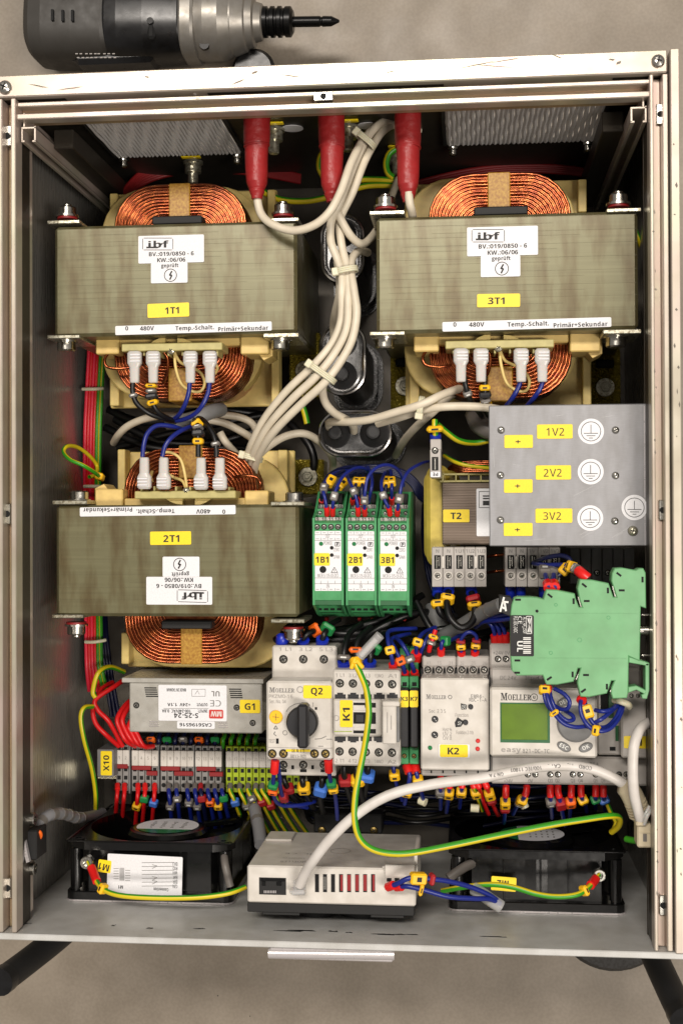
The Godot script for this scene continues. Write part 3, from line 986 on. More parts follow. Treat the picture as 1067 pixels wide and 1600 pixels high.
func transformers() -> void:
	var t := make_transformer("large copper coil transformer with yellow tag 1T1")
	var p1 := t.position
	var at2 := P(276.5, 875, -0.06)
	var at3 := P(789, 427, -0.038)
	var u := dup(t, at2, "large upside down copper coil transformer with yellow tag 2T1", PI)
	var w := dup(t, at3, "large copper coil transformer with yellow tag 3T1 beside the right rail")
	O = P(272, 437, -0.06)
	sticker(t, 231, 474, 296, 495.5, -0.0597, "yellow_label", [["1T1", 269, 485, 10, 22]], "yellow_tag", 1.0)
	O = at3
	sticker(w, 745, 459, 812, 480, -0.0377, "yellow_label", [["3T1", 775, 470, 10.5, 26]], "yellow_tag", -0.5)
	O = at2
	var y := sticker(u, 235, 830.5, 299, 851, -0.0597, "yellow_label", [["2T1", 268, 841.5, 10.5, 25]], "yellow_tag", 0.5)
	y.rotation.z = PI

# ---------- things in the middle ----------
func capacitors() -> void:
	var list := [["oval metal capacitor between the upper transformers, topmost of three", 535, 388, 34, 54, 0], ["oval metal capacitor in the middle of the three, beige cable plugged in", 535, 560, 36, 57, 0], ["oval metal capacitor lying crosswise above the green signal modules", 554.5, 677, 57, 36, 1]]
	for e in list:
		var zf := -0.115
		var c := P(e[1], e[2], zf)
		var k := per(e[1], e[2], zf)
		var hx: float = e[3] * k
		var hy: float = e[4] * k
		var r := minf(hx, hy)
		var t := thing("capacitor", e[0], "capacitor", Vector3(c.x, c.y, DEEP), "oval capacitors down the middle of the cabinet")
		var ring := func(d: float, z: float) -> PackedVector3Array: return stadium(Vector3(c.x, c.y, z), hx - d, hy - d, r - d, 8)
		var s := Shape.new()
		s.loft([ring.call(0.002, DEEP + 0.02), ring.call(0.002, zf - 0.006)], true, false)
		part(s, "can_side", M.can_side, t)
		s = Shape.new()
		s.loft([ring.call(0.002, zf - 0.006), ring.call(0.0, zf - 0.005), ring.call(-0.0006, zf - 0.002), ring.call(0.0, zf), ring.call(0.0012, zf + 0.0004), ring.call(0.0026, zf - 0.0005), ring.call(0.003, zf - 0.003)], false, false)
		part(s, "rolled_rim", M.can, t)
		s = Shape.new()
		s.loft([ring.call(0.0028, zf - 0.008), ring.call(0.0028, zf - 0.003), ring.call(0.005, zf - 0.0022)], true, true)
		part(s, "lid", M.can_plate, t)
		s = Shape.new()
		s.loft([ring.call(-0.004, DEEP), ring.call(-0.004, DEEP + 0.003), ring.call(0.0015, DEEP + 0.003), ring.call(0.0015, DEEP + 0.02), ring.call(-0.0005, DEEP + 0.02), ring.call(-0.0005, DEEP + 0.024), ring.call(0.002, DEEP + 0.024)], true, false)
		part(s, "foot_ring", M.can_plate, t)
		for q in [-1, 1]:
			var o := Vector3(q * r * 0.82, 0, 0) if e[5] else Vector3(0, q * r * 0.72, 0)
			s = Shape.new()
			s.lathe([[r * 0.62, zf - 0.003], [r * 0.62, zf - 0.001], [r * 0.55, zf], [r * 0.5, zf + 0.001], [r * 0.33, zf + 0.004], [r * 0.28, zf + 0.01], [r * 0.2, zf + 0.0105]], Vector3(c.x, c.y, 0) + o, Basis(), 24)
			part(s, "terminal_boot", M.rubber, t)

func beige_cables() -> void:
	var G := "thick beige cables tied into bundles"
	var r := 0.0029
	var list := [
		["thick beige cable from the left red sleeve looping up to the tied pair", [401, 300, -0.05, 407, 332, -0.048, 425, 350, -0.044, 458, 360, -0.040, 490, 352, -0.036, 515, 331, -0.034, 533, 298, -0.036, 548, 256, -0.042, 568, 218, -0.056, 590, 196, -0.07, 612, 193, -0.08, 640, 205, -0.09]],
		["thick beige cable from the middle red sleeve dipping right behind the transformer 3T1", [519, 300, -0.05, 524, 322, -0.048, 534, 346, -0.05, 550, 371, -0.056, 566, 381, -0.064, 581, 370, -0.075, 597, 345, -0.10, 610, 310, -0.13, 622, 280, -0.15]],
		["short thick beige cable end under the right red sleeve", [638, 300, -0.045, 640, 318, -0.046, 643, 330, -0.05, 645, 345, -0.06, 646, 365, -0.08]],
		["thick beige cable, left one of the tied pair between the red sleeves", [650, 190, -0.095, 620, 186, -0.085, 596, 192, -0.072, 577, 210, -0.06, 557, 248, -0.05, 540, 292, -0.046, 527, 325, -0.046, 517, 348, -0.05, 517, 378, -0.052, 527, 405, -0.052, 534, 430, -0.05, 534, 460, -0.048, 533, 500, -0.05, 519, 536, -0.05, 489, 572, -0.05, 452, 607, -0.055, 418, 648, -0.065, 396, 688, -0.08, 385, 725, -0.105, 386, 760, -0.14]],
		["thick beige cable, middle strand of the long bundle running down to the left", [655, 205, -0.10, 622, 194, -0.086, 600, 203, -0.074, 584, 224, -0.062, 568, 255, -0.054, 551, 300, -0.05, 535, 332, -0.052, 530, 350, -0.055, 534, 385, -0.056, 542, 420, -0.052, 544, 470, -0.046, 541, 515, -0.046, 522, 553, -0.046, 494, 588, -0.046, 458, 622, -0.052, 424, 660, -0.063, 402, 697, -0.08, 391, 730, -0.105, 392, 765, -0.14]],
		["thick beige cable, right strand of the long bundle, curving out from behind the transformer 3T1", [575, 395, -0.085, 562, 392, -0.075, 551, 402, -0.062, 548, 422, -0.052, 553, 455, -0.046, 557, 490, -0.045, 550, 530, -0.044, 532, 565, -0.044, 507, 598, -0.044, 470, 632, -0.05, 432, 670, -0.061, 409, 703, -0.08, 397, 735, -0.105, 396, 770, -0.14]],
		["thick beige cable dropping from the upper bundle into the middle capacitor", [527, 408, -0.058, 531, 435, -0.058, 530, 462, -0.065, 524, 488, -0.08, 521, 510, -0.10, 522, 530, -0.112]],
		["thick beige cable branching from the bundle to the crosswise capacitor", [512, 590, -0.05, 504, 605, -0.055, 508, 628, -0.062, 522, 645, -0.072, 540, 655, -0.085, 551, 664, -0.10, 553, 674, -0.112]],
		["thick beige cable from the crosswise capacitor's left terminal up to the transformer 3T1", [515, 668, -0.112, 514, 661, -0.10, 522, 659, -0.088, 548, 659, -0.074, 580, 655, -0.064, 615, 645, -0.056, 658, 632, -0.05, 690, 617, -0.055, 722, 606, -0.075, 745, 603, -0.1]],
		["thick beige cable running level to the aluminium cover plate", [590, 662, -0.08, 625, 652, -0.066, 655, 642, -0.058, 690, 636, -0.052, 730, 635, -0.05, 768, 638, -0.05, 800, 645, -0.055]],
		["thick beige cable slanting down beside the crosswise capacitor", [740, 602, -0.11, 712, 612, -0.085, 678, 642, -0.075, 650, 667, -0.09, 630, 690, -0.12, 618, 712, -0.16]],
		["thick beige cable arching from the bundle over to the lower capacitor bracket", [400, 716, -0.11, 420, 697, -0.105, 448, 681, -0.105, 478, 678, -0.11, 505, 695, -0.13, 520, 718, -0.15, 517, 742, -0.17, 500, 764, -0.185, 478, 772, -0.19, 455, 768, -0.19]],
		["thick beige cable looping in the gap under the transformer 1T1, far left", [178, 692, -0.17, 185, 680, -0.155, 200, 666, -0.145, 228, 654, -0.135, 262, 649, -0.13, 290, 652, -0.13]],
		["thick beige cable in the gap under the transformer 1T1, upper right one", [335, 648, -0.14, 370, 651, -0.145, 393, 661, -0.15, 402, 680, -0.155, 400, 700, -0.16]],
		["thick beige cable in the gap under the transformer 1T1, lower right one", [318, 655, -0.13, 350, 661, -0.135, 380, 676, -0.14, 400, 690, -0.15, 412, 702, -0.16]],
		["short thick beige cable diving down behind the transformer 2T1", [344, 676, -0.12, 352, 690, -0.12, 366, 706, -0.125, 380, 724, -0.13, 386, 744, -0.14]],
	]
	for e in list:
		wire("beige_cable", e[0], e[1], r, "beige_cable", [], G, "cable")
	# cable ties
	var ties := [["white cable tie round the pair of beige cables between the red sleeves", 571, 219, -0.053, 22, -40], ["white cable tie round the upper beige bundle beside the transformer 3T1", 541, 423, -0.05, 21, 10], ["white cable tie with its head round the slanting beige bundle", 503, 583, -0.046, 30, -36], ["white cable tie round the beige bundle above the transformer 2T1", 394, 715, -0.094, 19, -16], ["white cable tie round the beige cables under the transformer 3T1", 657, 636, -0.055, 19, 80]]
	for e in ties:
		var c := P(e[1], e[2], e[3])
		var k := per(e[1], e[2], e[3])
		var t := thing("cable_tie", e[0], "cable tie", c, "white cable ties on the beige cables")
		var B := Basis(Vector3.BACK, deg_to_rad(e[5]))
		var s := Shape.new()
		var loop := PackedVector3Array()
		for q in stadium(Vector3.ZERO, e[4] * k * 0.82, 0.0058, 0.0052, 5):
			loop.push_back(c + B * Vector3(q.x, 0, q.y))
		for off in [-0.0013, 0.0, 0.0013]:
			var l2 := PackedVector3Array()
			for q in loop:
				l2.push_back(q + B * Vector3(0, off, 0))
			s.tube(l2, 0.0009, 5, true)
		part(s, "strap", M.tie, t)
		s = Shape.new()
		s.box(c + B * Vector3(-e[4] * k * 0.8, 0, 0.0035), Vector3(0.0045, 0.0055, 0.004), 0.0005, B)
		part(s, "tie_head", M.tie, t)

func red_sleeves() -> void:
	for e in [["shiny red insulating sleeve on a stud, left one of three below the top rail", 401, 311], ["shiny red insulating sleeve on a stud, middle one of three below the top rail", 518, 316], ["shiny red insulating sleeve on a stud, right one of three below the top rail", 637, 316]]:
		var z := -0.048
		var top := P(e[1], 160, z)
		var tip := P(e[1] + 0.5, e[2], z)
		var k := per(e[1], 240, z)
		var t := thing("red_sleeve", e[0], "sleeve", Vector3(top.x, top_y, z), "red insulating sleeves under the top panel")
		var s := Shape.new()
		var rings := []
		var prof := [[0.0, 20.5], [0.18, 20.5], [0.36, 20.2], [0.43, 20], [0.47, 18.6], [0.6, 17.4], [0.74, 17], [0.83, 16.2], [0.88, 13.5], [0.905, 11.5], [0.925, 11.8], [0.95, 10], [0.975, 8.6], [1.0, 8.2]]
		for p in prof:
			var ring := PackedVector3Array()
			for i in 22:
				var a := -TAU * i / 22
				var wob := 1.0 + 0.025 * sin(a * 3 + p[0] * 9 + e[1]) + 0.02 * sin(a * 2 - p[0] * 31)
				ring.push_back(top.lerp(tip, p[0]) + Vector3(cos(a), 0, -sin(a)) * p[1] * k * wob)
			rings.append(ring)
		s.loft(rings)
		part(s, "sleeve", M.boot, t)
		s = Shape.new()
		for f in [0.45, 0.9]:
			var ring := PackedVector3Array()
			for i in 20:
				var a := TAU * i / 20
				ring.push_back(top.lerp(tip, f + 0.012 * sin(a + e[1])) + Vector3(cos(a), 0, sin(a)) * (19.2 if f < 0.5 else 11.0) * k)
			s.tube(ring, 0.0007, 5, true)
		part(s, "shrink_wrinkle", M.boot, t)

# ---------- devices ----------
func signal_modules() -> void:
	var z := -0.062
	for i in 3:
		var x0: float = [488.5, 540.0, 590.5][i]
		var dx := x0 - 488.5
		var tagged := "%dB1" % (i + 1)
		var X := func(cx: float) -> float: return 480 + cx / 5.928 + dx        # places measured on the left module
		var Y := func(cy: float) -> float: return 720 + cy / 5.928 + 0.3 * i
		var t := thing("signal_module", "green signal converter module with yellow tag %s" % tagged, "module", P(x0 + 24, 870, -0.17), "green signal modules side by side")
		var s := Shape.new()
		var p0 := P(x0, 870, z)
		var p1 := P(x0 + 48.5, 870, z)
		# side profile: stepped slopes at both ends; swept across the module's width
		var yz := [[Y.call(285), -0.105], [Y.call(440), -0.088], [Y.call(445), -0.078], [Y.call(515), -0.076], [Y.call(560), z - 0.002], [Y.call(575), z], [Y.call(1290), z], [Y.call(1335), z - 0.004], [Y.call(1340), -0.085], [Y.call(1400), -0.088], [Y.call(1410), -0.105], [Y.call(1440), -0.108], [Y.call(1440), -0.17], [Y.call(285), -0.17]]
		var side := PackedVector2Array()
		for e in yz:
			side.push_back(Vector2(P(x0, e[0], z if e[1] > -0.07 else e[1]).y, e[1]))
		s.t = Transform3D(Basis(Vector3(0, 1, 0), Vector3(0, 0, 1), Vector3(1, 0, 0)), Vector3.ZERO)
		s.prism(side, p0.x + 0.0014, p1.x - 0.0014, 0.0)
		part(s, "housing", M.green, t)
		s = Shape.new()
		s.t = Transform3D(Basis(Vector3(0, 1, 0), Vector3(0, 0, 1), Vector3(1, 0, 0)), Vector3.ZERO)
		var wall := PackedVector2Array()
		for e in [[Y.call(285), -0.096], [Y.call(470), -0.074], [Y.call(530), z + 0.0006], [Y.call(1335), z + 0.0006], [Y.call(1420), -0.085], [Y.call(1440), -0.1], [Y.call(1440), -0.17], [Y.call(285), -0.17]]:
			wall.push_back(Vector2(P(x0, e[0], z if e[1] > -0.07 else e[1]).y, e[1]))
		for xx in [p0.x, p1.x - 0.0016]:
			s.prism(wall, xx, xx + 0.0016, 0.0)
		part(s, "side_plate", M.green_dark if false else M.green, t)
		s = Shape.new()
		bx(s, X.call(62), Y.call(1292), X.call(330), Y.call(1336), z - 0.004, z + 0.0004, 0.0002)
		part(s, "lower_step", M.green_dark, t)
		var plate := sticker(t, X.call(66), Y.call(652), X.call(318), Y.call(1203), z, "paper", [["POWER", X.call(192), Y.call(762), 2.6, 13, 0, "sans", "ink_grey"], ["ZERO", X.call(272), Y.call(822), 2.4, 9, 0, "sans", "ink_grey"], ["SPAN", X.call(272), Y.call(890), 2.4, 9, 0, "sans", "ink_grey"],
			["MCR-S-1/5-UI-DCI", X.call(192), Y.call(1062), 3.0, 32, 0, "sans", "ink_grey"], ["OUT", X.call(190), Y.call(696), 2.8, 7, 0, "sans", "ink_grey"], ["IN", X.call(190), Y.call(1160), 2.8, 4.5, 0, "sans", "ink_grey"]], "face_plate")
		var zz := z + 0.0005
		var rows := []
		for cy in [685, 737, 1085, 1138]:
			rows.append_array([X.call(66), Y.call(cy), X.call(318), Y.call(cy)])
		for cx in [127, 190, 257]:
			rows.append_array([X.call(cx), Y.call(655), X.call(cx), Y.call(678), X.call(cx), Y.call(712), X.call(cx), Y.call(735), X.call(cx), Y.call(1110), X.call(cx), Y.call(1136), X.call(cx), Y.call(1180), X.call(cx), Y.call(1200)])
		for j in 4:
			var cx := 95 + j * 63
			for cy in [666, 722, 1190]:
				rows.append_array([X.call(cx - 15), Y.call(cy), X.call(cx + 15), Y.call(cy)])
		ink_lines(plate, rows, zz, 0.55, "ink_grey")
		ink_lines(plate, [X.call(252), Y.call(985), X.call(222), Y.call(1036), X.call(222), Y.call(1036), X.call(282), Y.call(1036), X.call(282), Y.call(1036), X.call(252), Y.call(985), X.call(252), Y.call(1003), X.call(252), Y.call(1028)], zz, 0.7)
		ink_lines(plate, [X.call(258), Y.call(755), X.call(300), Y.call(755), X.call(258), Y.call(790), X.call(300), Y.call(790), X.call(258), Y.call(755), X.call(258), Y.call(790), X.call(300), Y.call(755), X.call(300), Y.call(790)], zz, 0.8)
		text(plate, "P", X.call(280), Y.call(772), 4.4, zz, "ink", 0, 0, "bold")
		for e in [[227, 806, 2.9], [227, 873, 2.9], [145, 1007, 5.4]]:
			s = Shape.new()
			cyl(s, X.call(e[0]), Y.call(e[1]), z, z + 0.0006, e[2], 0.0001)
			part(s, "trimmer_hole", M.hole, t)
		s = Shape.new()
		cyl(s, X.call(128), Y.call(768), z, z + 0.0011, 3.2, 0.0003)
		part(s, "power_light", M.led_green, t)
		sticker(t, X.call(66), Y.call(856), X.call(208), Y.call(970), z + 0.0006, "yellow_label", [[tagged, X.call(137), Y.call(916), 9.5, 20]], "yellow_tag")
		# terminal screws and numbers
		for j in 4:
			screw(t, X.call(92 + j * 64), Y.call(612), z + 0.0002, 4.6, "recess", "steel", "terminal_screw")
			var u := -0.078
			screw(t, X.call(118 + (j * 63)), Y.call(488), u + 0.0008, 4.2, "recess", "steel", "terminal_screw")
		sticker(t, X.call(72), Y.call(524), X.call(315), Y.call(556), -0.0665, "white_grey", [["9", X.call(97), Y.call(540), 3], ["10", X.call(158), Y.call(540), 3], ["11", X.call(218), Y.call(540), 3], ["12", X.call(278), Y.call(540), 3]], "number_strip")
		sticker(t, X.call(104), Y.call(405), X.call(330), Y.call(438), -0.0865, "white_grey", [["13", X.call(130), Y.call(421), 3], ["14", X.call(186), Y.call(421), 3], ["15", X.call(240), Y.call(421), 3], ["16", X.call(302), Y.call(421), 3]], "number_strip")
		s = Shape.new()
		for j in 4:
			bx(s, X.call(95 + j * 60), Y.call(1345), X.call(135 + j * 60), Y.call(1385), -0.088, -0.0862, 0.0002)
			bx(s, X.call(115 + j * 56), Y.call(300), X.call(155 + j * 56), Y.call(395), -0.1, -0.0885, 0.0002)
		part(s, "wire_entry", M.hole, t)
		for j in [1, 3]:
			s = Shape.new()
			bx(s, X.call(100 + j * 60), Y.call(1452), X.call(130 + j * 60), Y.call(1482), -0.115, -0.105, 0.0004)
			part(s, "ferrule", M.ferrule_red, t)

func terminal_row(label: String, x0: float, px: Array, names: Array, y0: float, y1: float, z: float) -> void:
	var t := thing("terminal_row", label, "terminal block", P(x0, y1, z - 0.04))
	for i in px.size():
		var w := 17.2
		var s := Shape.new()
		bx(s, px[i] - w / 2 - 0.2, y0, px[i] + w / 2 - 0.6, y1, z - 0.04, z, 0.0004)
		var b := part(s, "terminal_block", M.white_grey, t)
		var q := Shape.new()
		bx(q, px[i] - 5, y0 + 12.5, px[i] + 5, y0 + 34, z - 0.004, z + 0.0003, 0.0001)
		part(q, "clamp_slot", M.hole, b)
		q = Shape.new()
		bx(q, px[i] - 2.6, y0 + 13.5, px[i] - 0.4, y0 + 33, z, z + 0.0006, 0.0002)
		bx(q, px[i] + 1.2, y0 + 15, px[i] + 3, y0 + 30, z, z + 0.0005, 0.0002)
		bx(q, px[i] - 3, y0 + 20, px[i] + 3, y0 + 22, z, z + 0.0008, 0.0002)
		part(q, "clamp_spring", M.steel, b)
		q = Shape.new()
		var c := P(px[i], y1 - 17.5, z)
		var k := per(px[i], y1, z)
		q.lathe([[6.6 * k, 0.0], [6.6 * k, 0.001], [5.0 * k, 0.001], [5.0 * k, -0.0005]], c, Basis(), 20, false, false)
		part(q, "screw_collar", M.white, b)
		screw(b, px[i], y1 - 17.5, z - 0.0004, 4.9, "recess", "steel", "terminal_screw")
		text(b, names[i], px[i], y0 + 6, 4.4, z + 0.0003, "ink_grey", minf(14, 4.5 * names[i].length()))
	if px.size() == 5:
		for pair in [[0, 1], [3, 4]]:
			var s := Shape.new()
			bx(s, (px[pair[0]] + px[pair[1]]) / 2 - 2, y0 + 14, (px[pair[0]] + px[pair[1]]) / 2 + 2, y0 + 33, z, z + 0.0012, 0.0003)
			part(s, "bridge_clip", M.white, t)

func small_transformer() -> void:
	var t := thing("small_transformer", "small laminated transformer with yellow tag T2, partly under the aluminium cover", "transformer", P(760, 800, -0.17))
	var z := -0.095
	var s := Shape.new()
	bx(s, 690, 752, 850, 851, -0.17, z, 0.0008)
	var core := part(s, "core", M.core_small, t)
	for i in 23:
		s = Shape.new()
		var py := 754.5 + i * 4.15
		bx(s, 691, py, 849, py + 2.9, z - 0.004, z + 0.0002 + 0.0002 * rng.randf(), 0.00012)
		part(s, "lamination", M.core_small, core)
	s = Shape.new()
	s.prism(flat2(stadium(P(684, 806, -0.098), 0.0085, 0.037, 0.0085)), -0.15, -0.1, 0.003)
	s.prism(flat2(stadium(P(690, 806, -0.1), 0.013, 0.033, 0.008)), -0.15, -0.104, 0.003)
	part(s, "coil_cover", M.yellow_coil, t)
	s = Shape.new()
	for e in [[686, 739, 850, 742], [686, 750, 850, 753], [690, 739, 693, 753], [711, 739, 713, 753], [731, 739, 733, 753], [750, 739, 752, 753], [770, 739, 772, 753], [790, 739, 792, 753]]:
		bx(s, e[0], e[1], e[2], e[3], -0.115, -0.092, 0.0003)
	part(s, "bobbin_frame", M.board, t)
	s = Shape.new()
	for i in 7:
		var py := 724.0 + i * 2.6
		s.tube(path([700, py + 8, -0.118, 712, py, -0.112, 740, py - 3, -0.11, 790, py - 3, -0.11, 840, py, -0.112], 4), 0.0009, 6)
	part(s, "copper_winding", M.copper, t)
	s = Shape.new()
	for py in [866.0, 891.0]:
		s.tube(path([760, py + 4, -0.115, 772, py + 2, -0.108, 790, py, -0.11], 3), 0.0012, 6)
	part(s, "winding_lead", M.copper, t)
	sticker(t, 692, 796, 733, 816, z + 0.0006, "yellow_label", [["T2", 712, 806, 10, 17]], "yellow_tag")
	var st := sticker(t, 744, 763, 800, 838, z + 0.0006, "paper")
	ink_lines(st, [748, 768, 748, 793, 748, 768, 770, 768, 748, 793, 770, 793], z + 0.0011, 0.8)
	ink_lines(st, [754, 775, 768, 775, 754, 779, 768, 779], z + 0.0011, 2.0)
	ink_lines(st, [754, 786, 768, 786], z + 0.0011, 7.0)
	# the single terminal on its upper frame
	s = Shape.new()
	bx(s, 672, 686, 689, 703, -0.09, -0.061, 0.0005)
	bx(s, 671.5, 702, 688.5, 746, -0.09, -0.06, 0.0005)
	var b := part(s, "terminal_block", M.white_grey, t)
	screw(b, 679.5, 704, -0.0598, 5.2, "recess", "steel", "terminal_screw")
	s = Shape.new()
	bx(s, 674.5, 714, 684.5, 735, -0.064, -0.0597, 0.0001)
	part(s, "clamp_slot", M.hole, b)
	s = Shape.new()
	bx(s, 678, 716, 681, 734, -0.062, -0.0592, 0.0002)
	part(s, "clamp_spring", M.steel, b)
	sticker(b, 672.5, 737, 687.5, 745.5, -0.0598, "paper", [["PE", 680, 741, 4, 8, 180]])
	terminal_row("row of five grey screw terminals below the yellow tag T2, left of the copper leads", 717, [683.2, 700.5, 717.5, 734.5, 751.5], ["N", "N", "1U1", "1U2", "1U3"], 855, 917, -0.075)
	terminal_row("row of five grey screw terminals under the aluminium cover, beside the green board", 830, [797.5, 814.8, 832.5, 849.5, 866.5], ["N", "N", "1V1", "1V2", "1V3"], 855, 917, -0.075)
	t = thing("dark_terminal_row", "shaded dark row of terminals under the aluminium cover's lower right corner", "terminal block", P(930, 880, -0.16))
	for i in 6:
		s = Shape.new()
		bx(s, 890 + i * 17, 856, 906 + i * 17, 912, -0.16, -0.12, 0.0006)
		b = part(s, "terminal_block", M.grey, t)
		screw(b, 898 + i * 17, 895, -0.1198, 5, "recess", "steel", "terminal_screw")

func cover_plate() -> void:
	var z := -0.03
	var t := thing("cover_plate", "plain aluminium cover plate with yellow tags 1V2, 2V2 and 3V2", "plate", P(888, 743, z - 0.04))
	var s := Shape.new()
	bx(s, 763, 632, 1013, 853, z - 0.0018, z, 0.0006)
	var a := P(764, 743, z)
	var e0 := P(1012, 743, z)
	var yt := P(888, 633, z).y
	var yb := P(888, 852, z).y
	s.span(Vector3(e0.x - 0.0016, yb, z - 0.05), Vector3(e0.x, yt, z - 0.001), 0.0004)
	s.span(Vector3(a.x + 0.014, yt - 0.004, z - 0.06), Vector3(a.x + 0.0155, yt - 0.03, z - 0.001), 0.0004)
	part(s, "sheet", M.cover, t)
	s = Shape.new()
	bx(s, 1006, 634, 1007, 852, z, z + 0.00015, 0.0)
	part(s, "fold_line", M.silver, t)
	ink_lines(t, [905, 836, 918, 829, 908, 840, 930, 828, 955, 840, 985, 822, 962, 838, 972, 832, 868, 650, 880, 648, 800, 725, 812, 728, 895, 775, 925, 760, 820, 845, 850, 842, 770, 700, 772, 730, 940, 652, 958, 649], z + 0.0002, 0.7, "scratch", "scratch")
	for e in [[782.5, 672], [781.5, 742.5], [781.5, 812.5], [961, 672], [961, 743], [960, 814]]:
		screw(t, e[0], e[1], z, 5.8, "cross", "steel", "pan_screw")
	screw(t, 988, 829.5, z, 8, "cross", "zinc", "pan_screw")
	for e in [[838.5, 663, 894, 685.5, "1V2", 867], [836.5, 727, 891.5, 749.5, "2V2", 863], [836, 794.5, 893.5, 817, "3V2", 862]]:
		sticker(t, e[0], e[1], e[2], e[3], z + 0.0003, "yellow_label", [[e[4], e[5], (e[1] + e[3]) / 2 + 0.5, 11.5, 28, 0, "mono"]], "yellow_tag")
	for e in [[787.5, 679.5, 832, 700], [787, 749, 831.5, 770], [786.5, 817, 831.5, 837.5]]:
		sticker(t, e[0], e[1], e[2], e[3], z + 0.0003, "yellow_label", [["+", (e[0] + e[2]) / 2 - 1, (e[1] + e[3]) / 2 + 0.5, 8.5, 8]], "yellow_tag")
	for e in [[922.7, 674], [922.2, 737], [921.5, 809.5], [990.5, 793]]:
		s = Shape.new()
		cyl(s, e[0], e[1], z, z + 0.0003, 20.3, 0.0, 40)
		var d := part(s, "earth_sticker", M.paper, t)
		ring_print(d, e[0], e[1], 15.2, 0.9, z + 0.0005)
		ink_lines(d, [e[0], e[1] - 10.5, e[0], e[1] + 3, e[0] - 11, e[1] + 3, e[0] + 11, e[1] + 3, e[0] - 7, e[1] + 6.8, e[0] + 7, e[1] + 6.8, e[0] - 3, e[1] + 10.4, e[0] + 3, e[1] + 10.4], z + 0.0005, 0.95)

